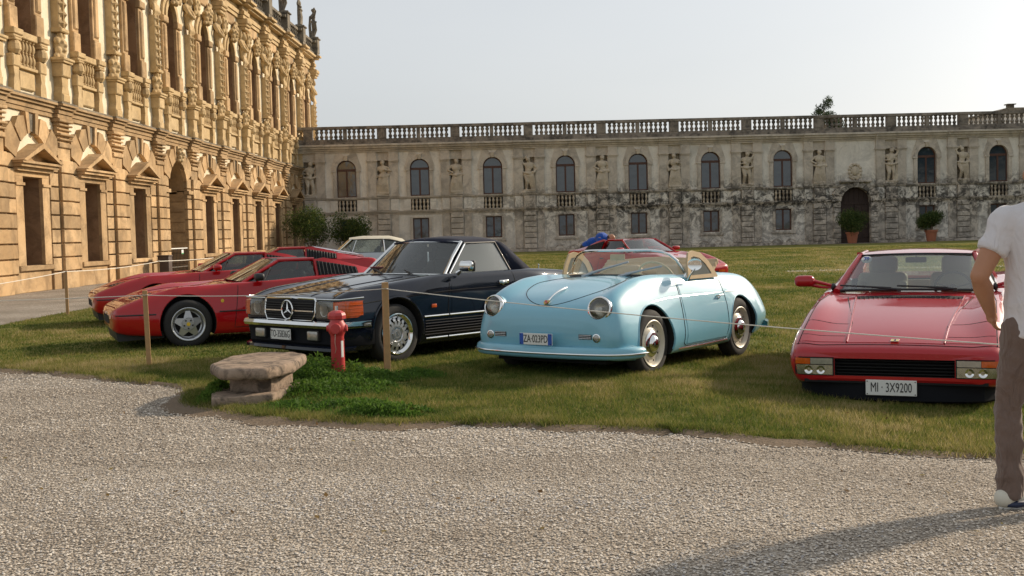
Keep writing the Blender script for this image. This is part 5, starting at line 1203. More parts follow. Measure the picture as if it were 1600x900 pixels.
    ds = MB(); rbox(ds, (-.99, 0, .775), (.26, 1.30, .15), .05); ds.build('dashboard', BEIGE, t, True)
    for s_ in (-1, 1): sb = MB(); seat(sb, -1.45, s_*.36, .34, .50, .56, .30); sb.build('seat', BEIGE, t, True)
    rb = MB(); rbox(rb, (-2.05, 0, .72), (.1, 1.3, .36), .03); rb.build('rear_bulkhead', BEIGE, t, True)
    steering(t, (-1.16, .36, .86), .17); mi = MB(); rbox(mi, (-1.40, 0, 1.125), (.03, .20, .055), .012); mi.tube([(-1.40, 0, 1.14), (-1.44, 0, 1.18)], .006, 6); mi.build('interior_mirror', DARKL, t, True)
    sp = MB(); rows = []
    for i in range(15):
        u = i/14; y = -.80+1.60*u; c = 4*u*(1-u); c = c**0.35 if c > 0 else 0; x = .62+.345*c; rows.append([(x-.02, y, .055), (x+.005, y, .07), (x, y, .205), (x-.06, y, .225), (x-.4, y, .22)])
    sp.grid(rows); sp.build('front_spoiler', RIBM, t, True); MB().box(.94, .972, -.72, .72, .205, .232).build('bumper_gap', BLACKM, t)
    number_plate(t, .985, -.02, .175, .40, .125, 'MI \u00b7 3X9200', size=.108, sx=.60)
    bd = MB(); q, n = S_.hit('top', .84, 0); rbox(bd, (0, 0, 0), (.052, .062, .006), .002); o = bd.build('bonnet_badge', YELLOW, t, loc=(q+n*.006), rot=(0, R(10), 0)); bd = MB(); limb(bd, [(-.014, 0, .005), (.0, .006, .005), (.012, -.004, .005), (.016, .008, .005)], [.004, .005, .004, .002], 6); bd.build('rearing_horse', INK, o)
    bd = MB(); bd.tube([(-.026+.052*(i in (1, 2)), -.031+.062*(i in (2, 3)), .003) for i in range(4)], .003, 6, closed=True); bd.build('badge_rim', CHROME, o)
    # twin-arm wing mirror on the car's right, black base
    for s_ in (-1, 1):
        m_ = MB(); m_.tube([(-.93, s_*.76, .90), (-.92, s_*.86, .925), (-.91, s_*.95, .945)], [.014, .016, .022], 8); m_.tube([(-.93, s_*.76, .88), (-.92, s_*.86, .885), (-.91, s_*.96, .91)], [.012, .013, .02], 8)
        rbox(m_, (-.90, s_*1.02, .945), (.10, .20, .11), .045); m_.build('wing_mirror', REDT, t, True); MB().ball((-.94, s_*.745, .885), .032, 10, 8, 0, (1.3, .8, 1.2)).build('mirror_base', BLACKP, t, True)
    w = MB()
    wiper(w, (-.70, -.10, .872), (-.80, -.66, .895), 1.5); wiper(w, (-.69, .40, .875), (-.70, -.12, .895), 1.5); w.build('wiper', BLACKP, t)
    stk = MB().lathe([(0, 0), (.052, 0), (.054, -.002)], 20, axis='x', sy=.72); o = stk.build('round_sticker', WHITEP, t, loc=(-1.375, -.475, 1.135), rot=(0, R(-26), R(-10)))
    link('lettering', facing_front(text_mesh('lettering', '79', .06, PLATEB, .0005, .001)), o, (.004, 0, 0))
    for (x, s_) in ((0, 1), (0, -1), (-2.55, 1), (-2.55, -1)): wheel(t, 'star', (x, s_*(.79 if x == 0 else .84), .31), s_, .31, .22, .21)
    return t
wide_car()
# ================================================================== light blue open sports car
def rounded_car():
    P = (0.409, 11.371); t = empty('open_sports_car', (P[0], P[1], -0.035), R(-125.5), 'light blue rounded open sports car with beige side curtains and round headlamps', 'car')
    zs = 1.03; t.scale = (.90, 1.05, 1.0)
    st = [(.755, .33,.28, .335,.36, .40,.44, .47,.40, .50,.28, .51), (.745, .28,.46, .285,.58, .41,.65, .545,.56, .575,.36, .585), (.70, .23,.55, .24,.68, .42,.745, .645,.64, .665,.40, .665), (.60, .21,.6, .22,.74, .42,.79, .735,.68, .73,.42, .728), (.45, .20,.62, .21,.77, .42,.81, .805,.67, .785,.42, .785),
          (.22, .19,.64, .20,.79, .42,.825, .865,.66, .835,.42, .84), (0, .19,.64, .20,.80, .42,.83, .900,.66, .872,.42, .885), (-.3, .19,.64, .20,.80, .42,.83, .910,.67, .90,.42, .918), (-.6, .19,.64, .20,.79, .42,.83, .895,.69, .905,.42, .925), (-.9, .19,.64, .20,.79, .43,.83, .885,.71, .905,.5, .91),
          (-1.4, .19,.64, .20,.79, .44,.83, .865,.72, .885,.5, .89), (-1.8, .19,.64, .20,.79, .44,.83, .87,.70, .89,.45, .90), (-2.1, .2,.64, .21,.78, .44,.835, .865,.66, .87,.42, .885), (-2.45, .21,.62, .22,.77, .45,.83, .835,.66, .845,.42, .86), (-2.8, .24,.55, .25,.72, .44,.785, .745,.63, .76,.38, .775), (-3.0, .28,.48, .29,.63, .43,.71, .64,.56, .66,.32, .67), (-3.12, .34,.3, .35,.44, .43,.54, .53,.44, .55,.26, .555)]
    b = car_shell(st, zs, 6, 5).build('body', [SKYB], t); arch_cut(b, 0, .33, .365, .83); arch_cut(b, -2.10, .33, .345, .835)
    cp = [(-.80, .66), (-.80, -.66), (-1.55, -.64), (-1.66, -.50), (-1.70, 0), (-1.66, .50), (-1.55, .64)]
    cut(b, MB().prism(cp, .42, 1.3, 'z'), BEIGE); S0 = Surf(b)
    for s_ in (-1, 1): q, n = S0.hit('front', s_*.585, .665*zs); cut(b, MB().lathe([(0, -.12), (.092, -.12), (.092, .6), (0, .6)], 32, q.x, q.y, q.z+.006, 'x'), BLACKM)
    sharpen(b, 34); S_ = Surf(b); S_.t = S0.t
    sm = MB()
    lid = [(.62*math.cos(a)*1.0-.02 if math.cos(a) > 0 else .55*math.cos(a)-.02, .44*math.sin(a)*(1.0 if math.cos(a) > 0 else 1.08)) for a in [2*PI*i/40 for i in range(40)]]
    lid = [(.60*math.cos(a)+.07, .45*math.sin(a)) for a in [R(-125)+R(250)*i/34 for i in range(35)]]; lid = [(-.55, -.30)]+lid+[(-.55, .30)]
    lid = [(x, y) for x, y in lid]; S_.line(sm, 'top', lid, .004, closed=True)
    for s_ in (-1, 1):
        S_.line(sm, 'side', [(-.64, .885), (-.62, .60), (-.60, .28), (-.66, .25), (-1.62, .25), (-1.68, .35), (-1.70, .60), (-1.66, .88)], .004, s_)
        d = MB(); S_.patch(d, 'side', [(-.67, .27), (-1.65, .27), (-1.65, .86), (-.66, .86)], .0035, s_, 10, 8); d = d.build('door', SKYB, t, True)
        h = MB(); q, n = S_.hit('side', -1.52, .70, s_); h.tube([q+n*.0+Vector((.06, 0, 0)), q+n*.035+Vector((.05, 0, 0)), q+n*.035+Vector((-.05, 0, 0)), q+Vector((-.06, 0, 0))], .008, 8); h.ball(q+n*.01+Vector((.02, 0, -.02)), .016, 8, 6); h.build('handle', CHROME, d, True)
        c = MB(); S_.line(c, 'side', [(-.02, .715), (-.3, .735), (-.66, .742)], .0045, s_, .002); S_.line(c, 'side', [(-.68, .742), (-1.2, .735), (-1.64, .735)], .0045, s_, .002); S_.line(c, 'side', [(-1.72, .735), (-2.35, .70)], .0045, s_, .002); c.build('waist_trim', CHROME, t, True)
        c = MB(); c.tube([(-.50, s_*.800, .232), (-1.1, s_*.806, .228), (-1.68, s_*.804, .232)], .012, 8); c.build('sill_trim', CHROME, t, True)
        for cx, r_ in ((0, .372), (-2.10, .352)):
            rl = MB(); S_.line(rl, 'side', [(cx+r_*math.cos(R(a)), .33+r_*math.sin(R(a))) for a in range(-14, 196, 8)], .010, s_, -.003); rl.build('arch_lip', SKYB, t, True)
        # headlamps stand in the fender tips
        q, n = S_.hit('front', s_*.585, .665*zs); ax = Vector((1, s_*.14, .24)).normalized(); rot = ax.to_track_quat('X', 'Z').to_euler()
        hp = empty('headlamp'); hp.parent = t; hp.scale = (1, 1.08, 1.08); hp.location = q+Vector((-.030, 0, 0.006)); hp.rotation_euler = rot
        MB().lathe([(.088, -.06), (.108, -.02), (.110, .015), (.104, .030), (.094, .036), (.088, .030)], 36, axis='x').build('chrome_ring', CHROME, hp, True)
        MB().lathe([(0, -.035), (.045, -.03), (.075, -.005), (.090, .022)], 28, axis='x').build('reflector', REFLR, hp, True); MB().ball((-.005, 0, 0), .018, 10, 8).build('bulb', WHITEP, hp, True)
        MB().lathe([(.090, .026), (.075, .042), (.045, .054), (0, .059)], 28, axis='x').build('lens', LENS, hp, True)
        MB().lathe([(.10, -.10), (.112, -.05), (.112, -.01)], 28, axis='x').build('lamp_collar', SKYB, hp, True)
        sc = MB(); sc.ball((.025, 0, -.118), .010, 8, 6); sc.build('ring_screw', CHROME, hp)
        q, n = S_.hit('front', s_*.585, .415*zs); k = MB(); k.lathe([(0, .022), (.022, .018), (.032, .006), (.034, 0)], 20, q.x, q.y, q.z, 'x'); k.build('front_indicator', CLEARL, t, True); k = MB(); k.lathe([(.032, .008), (.040, .006), (.042, -.01)], 20, q.x, q.y, q.z, 'x'); k.build('indicator_ring', CHROME, t, True)
        k = MB(); S_.patch(k, 'front', [(s_*.40, .40*zs), (s_*.535, .40*zs), (s_*.535, .445*zs), (s_*.40, .445*zs)], .003, 1, 4, 3); g_ = k.build('horn_grille', BLACKM, t)
        for q_ in range(3): k = MB(); S_.line(k, 'front', [(s_*.405, (.408+.015*q_)*zs), (s_*.53, (.408+.015*q_)*zs)], .003, 1, .006); k.build('grille_bar', BRIGHT, g_)
    sm.build('gap_and_shade_lines', SEAM, t)
    # lid handle with crest
    h = MB(); pts = []
    for i in range(9):
        u = i/8; q, n = S_.hit('top', .635-.38*u, 0.0); pts.append(q+n*(.010+.010*math.sin(PI*u)))
    h.tube(pts, [.012, .008, .007, .008, .009, .011, .012, .012, .007], 8); h.build('lid_handle', CHROME, t, True)
    q, n = S_.hit('top', .645, 0.0); cr = MB().prism([(-.028, .030), (.028, .030), (.028, -.005), (.0, -.042), (-.028, -.005)], 0, .010, 'z'); o = cr.build('crest_badge', GOLD, t, loc=q+n*.012); o.rotation_euler = (0, R(48), 0); o.rotation_euler = (Matrix(((0, 1, 0), (-1, 0, 0), (0, 0, 1))).to_4x4()).to_euler(); o.matrix_local = Matrix.Translation(q+n*.014) @ n.to_track_quat('Z', 'Y').to_matrix().to_4x4() @ Matrix.Rotation(R(0), 4, 'Z')
    o.matrix_local = Matrix.Translation(q+n*.014) @ Matrix((Vector((0, 1, 0)), -(Vector((0, 1, 0)).cross(n)), n)).transposed().to_4x4()
    b2 = MB().box(-.02, .0, .0, .024, .0102, .0125, 0).box(.0, .02, -.022, .0, .0102, .0125, 0); b2.build('crest_fields', REDL, o)
    # bumper: painted blade with chrome strip
    bp = [(.34, .86), (.52, .845), (.67, .77), (.755, .60), (.80, .3), (.81, 0)]; bp = bp+[(x, -y) for x, y in reversed(bp[:-1])]
    def blade(prof, off=0):
        rows = []
        for i, (x, y) in enumerate(bp):
            a = Vector(bp[max(0, i-1)]); c = Vector(bp[min(len(bp)-1, i+1)]); tt = (c-a).normalized(); nn = Vector((-tt.y, tt.x)) if False else Vector((abs(tt.y), 0))
            nn = Vector((-tt.y, tt.x)); nn = nn if nn.dot(Vector((x, y))-Vector((-.3, 0))) > 0 else -nn
            rows.append([(x+nn.x*d, y+nn.y*d, z) for d, z in prof])
        return rows
    bm_ = MB(); R_ = blade([(-.03, .225), (.015, .222), (.045, .24), (.055, .275), (.05, .315), (.025, .342), (-.03, .345)]); R_ = [[Vector(p) for p in r] for r in R_]
    bm_.grid([[tuple(p) for p in r] for r in R_], 0, True); 
    for e_ in (0, -1): bm_.add([tuple(p) for p in R_[e_]], [tuple(range(7))])
    o = mod_apply(bm_.build('front_bumper', SKYB, t, True), ('SUBSURF', dict(levels=2))); 
    cs = MB(); cs.tube([r[3]+(r[3]-r[0]).normalized()*.004 for r in R_], .011, 8); o = cs.build('bumper_strip', CHROME, t, True); mod_apply(o, ('SUBSURF', dict(levels=2)))
    rb = MB(); rp = [(-2.75, .80), (-3.0, .72), (-3.18, .5), (-3.22, 0), (-3.18, -.5), (-3.0, -.72), (-2.75, -.80)]; rb.grid([[(x-.0, y, .26), (x-.05, y*1.02, .28), (x-.05, y*1.02, .34), (x, y, .36)] for x, y in rp]); rb.build('rear_bumper', SKYB, t, True)
    for s_ in (-1, 1): rbox_ = MB(); rbox(rbox_, (-3.13, s_*.55, .33), (.07, .05, .13), .02); rbox_.build('overrider', SKYB, t, True); tl = MB(); q, n = S_.hit('rear', s_*.45, .50); tl.ball(q, .04, 12, 8); tl.build('tail_lamp', REDL, t, True)
    number_plate(t, .862, .0, .408, .36, .11, 'ZA\u00b7023PD', True, size=.10, sx=.62)
    # low curved windscreen with chrome frame
    base = []; top = []
    for i in range(21):
        u = -1+2*i/20; c = 1-abs(u)**2.4; y = u*.70
        base.append(Vector((-.86+.30*c, y, .925+.012*c-.035*abs(u)**4))); hh = .275*(1-abs(u)**7*.88); top.append(Vector((-.98+.20*c-.02*(1-c), u*.665, .925+hh)))
    g = MB(); g.grid([[tuple(base[i].lerp(top[i], j/5)) for j in range(6)] for i in range(21)]); g.build('windscreen', GLASSC, t, True)
    f = MB(); f.tube(top, .015, 8); f.tube([base[0], base[0].lerp(top[0], .5), top[0], top[1]], .017, 8); f.tube([base[-1], base[-1].lerp(top[-1], .5), top[-1], top[-2]], .017, 8); f.build('windscreen_frame', CHROME, t, True)
    f = MB(); f.tube([p+Vector((.008, 0, .004)) for p in base], .022, 8); f.build('screen_rubber', BLACKP, t, True)
    w = MB(); wiper(w, (-.535, -.26, .945), (-.66, .20, 1.075), 1.9); w.build('wiper', SILV, t, True)
    w = MB(); wiper(w, (-.535, .16, .945), (-.68, .56, 1.03), 1.9); w.build('wiper', SILV, t, True)
    # beige side curtains with clear windows
    for s_ in (-1, 1):
        fr = MB(); out = [(-.90, .90), (-.93, 1.06), (-.99, 1.165), (-1.10, 1.185), (-1.28, 1.16), (-1.45, 1.07), (-1.60, .93), (-1.62, .895)]
        inn = [(-.98, .935), (-1.0, 1.04), (-1.04, 1.115), (-1.11, 1.125), (-1.24, 1.105), (-1.37, 1.04), (-1.47, .95), (-1.47, .935)]
        Y = lambda zz: s_*(.735-.16*(zz-.9))
        n_ = len(out); fr.grid([[(x, Y(zz)+dy, zz) for x, zz in P_]+[(P_[0][0], Y(P_[0][1])+dy, P_[0][1])] for P_, dy in ((out, .009), (inn, .009), (inn, -.009), (out, -.009), (out, .009))]); fr.build('side_curtain', CANVB, t, True)
        gl = MB(); gl.prism([(x, zz) for x, zz in inn], 0, .003); o = gl.build('curtain_window', GLASSF, t); 
        for v in o.data.vertices: v.co.y += Y(v.co.z)
    # folded hood bundle, cockpit trim
    rr = random.Random(6); hd = MB()
    for k in range(5):
        pts = [(-1.60-.05*k+.12*math.cos(PI*i/12)*0-.10*math.sin(PI*i/12), -.66+1.32*i/12, .90+.035*k+.03*math.sin(PI*i/12)+rr.uniform(-.008, .008)) for i in range(13)]; hd.tube(pts, [.035+rr.uniform(-.008, .01) for _ in range(13)], 8)
    hm = remeshed(hd, 'folded_hood', CANVB, .014, 2); link('folded_hood', hm, t)
    for s_ in (-1, 1):
        sb = MB(); rbox(sb, (-1.28, s_*.32, .58), (.45, .46, .16), .06); rbox(sb, (-1.50, s_*.32, .80), (.12, .46, .46), .055, Matrix.Rotation(-.2, 3, 'Y')); sb.build('seat', BEIGE, t, True)
    ds = MB(); rbox(ds, (-.80, 0, .86), (.14, 1.22, .12), .04); ds.build('dashboard', SKYB, t, True)
    steering(t, (-1.02, .33, .90), .20, R(62), mat('ivory_plastic', (.62, .52, .36), .4))
    mi = MB(); rbox(mi, (-.80, 0, 1.13), (.02, .17, .062), .012, mi=0); mi.tube([(-.79, 0, 1.12), (-.76, 0, .95)], .004, 6); mi.build('interior_mirror', CANVB, t, True)
    dm = MB(); q = Vector((-.84, .76, .89)); dm.tube([q, q+Vector((.02, .04, .06)), q+Vector((.0, .08, .12))], [.012, .007, .007], 8); dm.lathe([(0, -.035), (.04, -.028), (.062, -.006), (.066, .004), (.058, .002), (0, .002)], 24, q.x, q.y+.08, q.z+.16, 'x', sx=1.15, sy=.9)
    dm.build('door_mirror', CHROME, t, True)
    for (x, s_) in ((0, 1), (0, -1), (-2.1, 1), (-2.1, -1)): wheel(t, 'steel', (x, s_*.705, .325), s_, .325, .165, .215, steer=R(0)).scale = (1/.93, 1/1.05, 1)
    un = MB(); un.box(-2.9, .6, -.6, .6, .17, .22); un.build('underbody', BLACKM, t)
    return t

# ================================================================== dark blue soft-top convertible
def touring_car():
    P = (-2.19, 12.827); t = empty('soft_top_convertible', (P[0], P[1], 0), R(-132.3), 'midnight blue convertible with closed navy soft top and large star in its grille', 'car'); zs = 1.015; t.scale = (.93, 1.014, 1.016)
    st = [(.80, .30,.62, .31,.68, .48,.745, .60,.72, .675,.66, .69), (.785, .22,.66, .23,.76, .47,.835, .66,.79, .695,.66, .71), (.70, .19,.68, .20,.82, .47,.875, .725,.80, .735,.58, .74), (.40, .18,.7, .19,.84, .47,.89, .79,.79, .785,.55, .79), (0, .18,.7, .19,.85, .47,.895, .815,.83, .83,.52, .835), (-.4, .18,.7, .19,.85, .47,.895, .845,.845, .865,.52, .875),
          (-.75, .18,.7, .19,.85, .47,.895, .865,.850, .89,.6, .905), (-1.3, .18,.7, .19,.85, .47,.895, .87,.850, .905,.70, .91), (-2.2, .18,.7, .19,.85, .47,.895, .87,.850, .91,.70, .91), (-2.46, .19,.7, .20,.85, .48,.895, .865,.845, .90,.6, .905), (-3.0, .24,.66, .25,.82, .50,.885, .845,.77, .865,.6, .87), (-3.35, .30,.6, .31,.76, .52,.84, .80,.76, .825,.62, .83), (-3.50, .38,.5, .39,.68, .54,.78, .74,.72, .78,.6, .785)]
    b = car_shell(st, zs, 6, 4).build('body', [NAVY], t); arch_cut(b, 0, .325, .375, .895); arch_cut(b, -2.46, .325, .37, .895)
    cut(b, MB().box(-2.30, -.92, -.70, .70, .38, 1.3), DARKL); sharpen(b, 30); S_ = Surf(b)
    sm = MB(); S_.line(sm, 'top', [(.74, -.70), (.2, -.66), (-.66, -.70), (-.70, -.5), (-.68, .5), (-.66, .70), (.2, .66), (.74, .70)], .004)
    for s_ in (-1, 1):
        S_.line(sm, 'side', [(-.86, .885), (-.80, .60), (-.78, .24), (-1.86, .24), (-1.96, .45), (-2.02, .70), (-1.98, .90)], .004, s_)
        S_.line(sm, 'side', [(.55, .66), (0, .70), (-.80, .735), (-2.0, .745), (-3.3, .70)], .005, s_, 0)  # dark line paints the shadow along the flank crease
        d = MB(); S_.patch(d, 'side', [(-.83, .26), (-1.86, .26), (-1.95, .865), (-.88, .865)], .003, s_, 10, 7); d = d.build('door', NAVY, t, True)
        h = MB(); q, n = S_.hit('side', -1.78, .79, s_); rbox(h, q+n*.014, (.17, .026, .045), .012); h.ball(q+n*.02+Vector((.02, 0, -.012)), .028, 10, 6, 0, (1, .5, 1)); h.build('handle', CHROME, d, True)
        for (z0, r_) in ((.475, .013), (.235, .013)):
            for seg_ in (((-.40, z0), (-.79, z0)), ((-.81, z0), (-2.07, z0)), ((-2.86, z0+.01), (-3.35, z0+.03))):
                if z0 < .3 and seg_[0][0] > -2.5: seg_ = ((-.44 if seg_[0][0] > -.5 else -.81, z0), seg_[1])
                if z0 < .3 and seg_[0][0] < -2.5: continue
                c = MB(); S_.line(c, 'side', seg_, r_, s_, .003, seg=8); c.build('side_trim', CHROME, t, True)
        for k in range(6):
            c = MB(); S_.line(c, 'side', [(-.42, .275+.030*k), (-2.05, .275+.030*k)], .008, s_, .001); c.build('ribbed_cladding', RIBM, t, True)
        for cx in (0, -2.46):
            rl = MB(); S_.line(rl, 'side', [(cx+.39*math.cos(R(a)), .325+.39*math.sin(R(a))) for a in range(-6, 188, 8)], .016, s_, .0); rl.build('arch_lip', NAVY, t, True)
        q, n = S_.hit('side', -.56, .585, s_); k = MB(); rbox(k, q+n*.006, (.075, .014, .040), .006); k.build('side_repeater', AMBER, t, True)
        # lamp block: clear headlamp in front, amber indicator round the corner
        k = MB(); S_.patch(k, 'front', [(s_*.455, .515), (s_*.80, .515), (s_*.79, .70), (s_*.455, .70)], .004, 1, 10, 6); k.build('lamp_bezel', BLACKM, t)
        k = MB(); S_.patch(k, 'front', [(s_*.46, .522), (s_*.745, .522), (s_*.745, .695), (s_*.46, .695)], .016, 1, 10, 6); hl = k.build('headlamp', LENS, t, True)
        k = MB(); S_.patch(k, 'front', [(s_*.465, .53), (s_*.74, .53), (s_*.74, .69), (s_*.465, .69)], .006, 1, 10, 6); k.build('reflector', REFLR, hl, True)
        k = MB(); q, n = S_.hit('front', s_*.60, .61); k.lathe([(0, .004), (.05, .008), (.068, .014)], 20, q.x+.004, q.y, q.z, 'x'); k.build('bulb_reflector', CLEARL, hl, True)
        rows = []
        for (x, y) in ((.806, .752), (.812, .80), (.800, .845), (.765, .875), (.69, .893), (.60, .902), (.52, .905)):
            zt = .700-.0*x; zb = .527+(0.03 if x < .6 else 0); rows.append([(x-.05, s_*(y-.05), zb), (x, s_*y, zb+.006), (x+.004, s_*(y+.004), (zb+zt)/2), (x, s_*y*.992, zt-.008), (x-.05, s_*(y-.05), zt)])
        k = MB(); k.grid(rows); k.build('indicator', AMBER, t, True)
        for q_ in range(4):
            k = MB(); k.tube([(r[1][0]+.003, r[1][1]+s_*.002, .555+.036*q_) for r in rows[1:]], .0035, 5); k.build('lens_rib', mat('amber_rib', (.45, .08, .005), .2), t)
        k = MB(); k.tube([(.80, s_*.46, .712*zs-.004), (.80, s_*.75, .712*zs-.004), (.79, s_*.84, .710*zs), (.70, s_*.89, .716*zs), (.50, s_*.893, .722*zs)], .008, 6); k.build('lamp_trim', CHROME, t, True)
        # chrome bumper ends wrap to the wheel arch
        fl = MB(); rbox(fl, (.868, s_*.47, .345), (.05, .17, .095), .012); fo = fl.build('fog_lamp', CLEARL, t, True); fl = MB(); rbox(fl, (.85, s_*.47, .345), (.06, .185, .11), .012); fl.build('fog_housing', BLACKP, fo, True)
        if s_ < 0: continue
        m_ = MB(); rbox(m_, (-1.02, s_*.985, 1.0), (.10, .20, .12), .04); m_.tube([(-1.0, s_*.86, .92), (-1.0, s_*.93, .955)], [.03, .02], 8); m_.build('door_mirror', CHROME, t, True)
        m_ = MB(); rbox(m_, (-1.055, s_*.985, 1.0), (.05, .205, .125), .03); m_.build('mirror_back', BLACKP, t, True)
    sm.build('gap_and_shade_lines', SEAM, t)
    bp = [(.40, .90), (.62, .905), (.80, .875), (.885, .76), (.905, .45), (.91, 0)]; bp += [(x, -y) for x, y in reversed(bp[:-1])]
    k = MB(); k.grid([[(x-.04, y*.96, .418), (x, y, .426), (x+.014, y*1.005, .455), (x, y, .488), (x-.04, y*.96, .497)] for x, y in bp], 0); k.build('chrome_bumper', CHROME, t, True)
    k = MB(); k.grid([[(x-.05, y*.97, .43), (x-.06, y*.97, .38), (x-.06, y*.97, .26), (x-.08, y*.96, .235)] for x, y in bp], 0); k.build('front_valance', RIBM, t, True)
    k = MB(); k.grid([[(x-.05, y*.95, .24), (x+.0, y*.97, .225), (x+.005, y*.97, .195), (x-.06, y*.95, .17)] for x, y in bp[1:-1]], 0); k.build('chin_spoiler', NAVY, t, True)
    # grille
    k = MB(); k.grid([[(.79, y, .49), (.815, y, .50), (.82, y, .60), (.80, y, .705)] for y in [-.44+.08*i for i in range(12)]]); gb = k.build('grille', BLACKM, t)
    for i in range(7):
        k = MB(); k.box(.815, .828, -.43, .43, .515+.026*i, .522+.026*i); k.build('grille_slat', BLACKP, gb)
    k = MB(); k.box(.828, .840, .10, .43, .588, .600).box(.828, .840, -.43, -.10, .588, .600); k.build('grille_bar', CHROME, t)
    k = MB(); fr = [(.82, -.40, .492), (.815, -.445, .56), (.80, -.45, .70), (.792, -.42, .722), (.800, 0, .728), (.792, .42, .722), (.80, .45, .70), (.815, .445, .56), (.82, .40, .492), (.83, 0, .486)]; k.tube(fr, .013, 8, closed=True); k.build('grille_surround', CHROME, t, True)
    sr = MB(); N = 36; sr.tube([(.850, .098*math.cos(2*PI*i/N), .602+.098*math.sin(2*PI*i/N)) for i in range(N)], .0085, 8, closed=True)
    for i in range(3):
        a = PI/2+2*PI*i/3; c_, s1 = math.cos(a), math.sin(a); p_ = (-s1, c_); w_ = .014
        vs = [(.862, 0, .602), (.848, p_[0]*w_+c_*.012, .602+p_[1]*w_+s1*.012), (.848, c_*.094, .602+s1*.094), (.848, -p_[0]*w_+c_*.012, .602-p_[1]*w_+s1*.012)]
        sr.add(vs, [(0, 1, 2), (0, 2, 3), (1, 3, 2)])
    sr.build('star_emblem', CHROME, t, True, autosharp=20)
    k = MB(); q, n = S_.hit('top', .70, 0); k.lathe([(0, .004), (.022, .003), (.025, 0)], 16, q.x, q.y, q.z, 'z'); k.build('bonnet_badge', CHROME, t)
    number_plate(t, .905, -.06, .345, .36, .115, 'TO-35836G', size=.105, sx=.66)
    for s_ in (-1, 1):
        k = MB(); S_.line(k, 'top', [(.72, s_*.27), (.1, s_*.30), (-.55, s_*.40)], .012, 1, -.004); k.build('bonnet_crease', NAVY, t, True)
    # windscreen, soft top
    A0, A1 = (-.94, .70, .895), (-.94, -.70, .895); T0, T1 = (-1.36, .57, 1.262), (-1.36, -.57, 1.262)
    g = MB(); panel(g, A1, A0, T0, T1, 14, 6, .13, (1, 0, .10)); g.build('windscreen', GLASS, t, True)
    k = MB()
    for s_ in (-1, 1): k.tube([(-.93, s_*.71, .90), (-1.15, s_*.632, 1.09), (-1.37, s_*.577, 1.268)], .020, 8)
    U = [i/16 for i in range(17)]; k.tube([(-.94+.52*u*(1-u), -.70+1.40*u, .902+.04*u*(1-u)) for u in U], .011, 8); k.tube([(-1.36+.52*u*(1-u), -.57+1.14*u, 1.262+.04*u*(1-u)) for u in U], .013, 8); k.build('windscreen_frame', CHROME, t, True)
    tp = MB(); rows = []
    prof = [(-1.34, .585, 1.262, 1.285), (-1.50, .575, 1.262, 1.325), (-1.75, .585, 1.262, 1.335), (-1.98, .59, 1.255, 1.328), (-2.10, .60, 1.235, 1.300)]
    for i in range(13):
        u = -1+2*i/12; c = 1-u*u; rows.append([(x+(.12*c if j == 0 else 0), u*w, zl+(zt-zl)*(c**.55)) for j, (x, w, zl, zt) in enumerate(prof)])
    tp.grid(rows); 
    rear = [(-2.10, .60, 1.235, 1.300), (-2.22, .635, 1.14, 1.22), (-2.34, .67, 1.02, 1.10), (-2.50, .71, .915, .96), (-2.52, .71, .895, .93)]
    rows = []
    for i in range(13):
        u = -1+2*i/12; c = 1-u*u; rows.append([(x-.10*c*(j > 0), u*w, zl+(zt-zl)*(c**.55)) for j, (x, w, zl, zt) in enumerate(rear)])
    tp.grid(rows)
    for s_ in (-1, 1): tp.grid([[(-1.98, s_*.592, 1.25), (-2.04, s_*.66, 1.08), (-2.12, s_*.715, .905)], [(-2.10, s_*.602, 1.235), (-2.22, s_*.665, 1.08), (-2.34, s_*.715, .905)], [(-2.22, s_*.637, 1.14), (-2.36, s_*.68, 1.02), (-2.52, s_*.712, .90)]])
    o = tp.build('soft_top', CANVAS, t, True); mod_apply(o, ('SOLIDIFY', dict(thickness=.02, offset=-1)))
    rw = MB(); panel(rw, (-2.475, -.46, .985), (-2.475, .46, .985), (-2.262, .40, 1.20), (-2.262, -.40, 1.20), 8, 4, -.10, (1, 0, 0)); rw.build('rear_window', GLASSC, t, True)
    for s_ in (-1, 1):
        w = MB(); panel(w, (-1.02, s_*.735, .905), (-2.06, s_*.735, .91), (-1.94, s_*.60, 1.24), (-1.42, s_*.585, 1.24), 6, 5, .015, (0, s_, 0)); w.build('side_window', GLASSF, t, True)
        w = MB(); w.tube([(-.98, s_*.735, .90), (-1.42, s_*.587, 1.245)], .013, 8); w.tube([(-.98, s_*.745, .905), (-2.08, s_*.745, .91)], .011, 8); w.build('window_trim', CHROME, t, True); w = MB(); w.tube([(-1.40, s_*.587, 1.25), (-1.94, s_*.60, 1.25), (-2.07, s_*.735, .91)], .014, 8); w.build('window_seal', BLACKP, t, True)
    ds = MB(); rbox(ds, (-1.05, 0, .84), (.26, 1.30, .14), .05); ds.build('dashboard', DARKL, t, True)
    for s_ in (-1, 1): sb = MB(); seat(sb, -1.66, s_*.36, .40, .50, .52, .2); sb.build('seat', DARKL, t, True)
    steering(t, (-1.30, .38, .93), .19, R(62)); mi = MB(); rbox(mi, (-1.34, .0, 1.185), (.03, .20, .06), .015); mi.build('interior_mirror', DARKL, t, True)
    pp_ = MB(); rbox(pp_, (0, 0, 0), (.20, .26, .004), .001); o = pp_.build('event_card', mat('pink_card', (.52, .16, .16), .6), t, loc=(-1.02, -.48, .945), rot=(0, R(-28), 0)); [MB().box(-.07+.02*(q%3), .05, -.11+.045*q, -.085+.045*q, .0025, .004).build('white_mark', WHITEP, o) for q in range(5)]
    w = MB(); wiper(w, (-.80, .30, .905), (-1.0, -.22, 1.0), 1.8); w.build('wiper', BLACKP, t); w = MB(); wiper(w, (-.79, -.20, .905), (-.98, -.62, .97), 1.6); w.build('wiper', BLACKP, t)
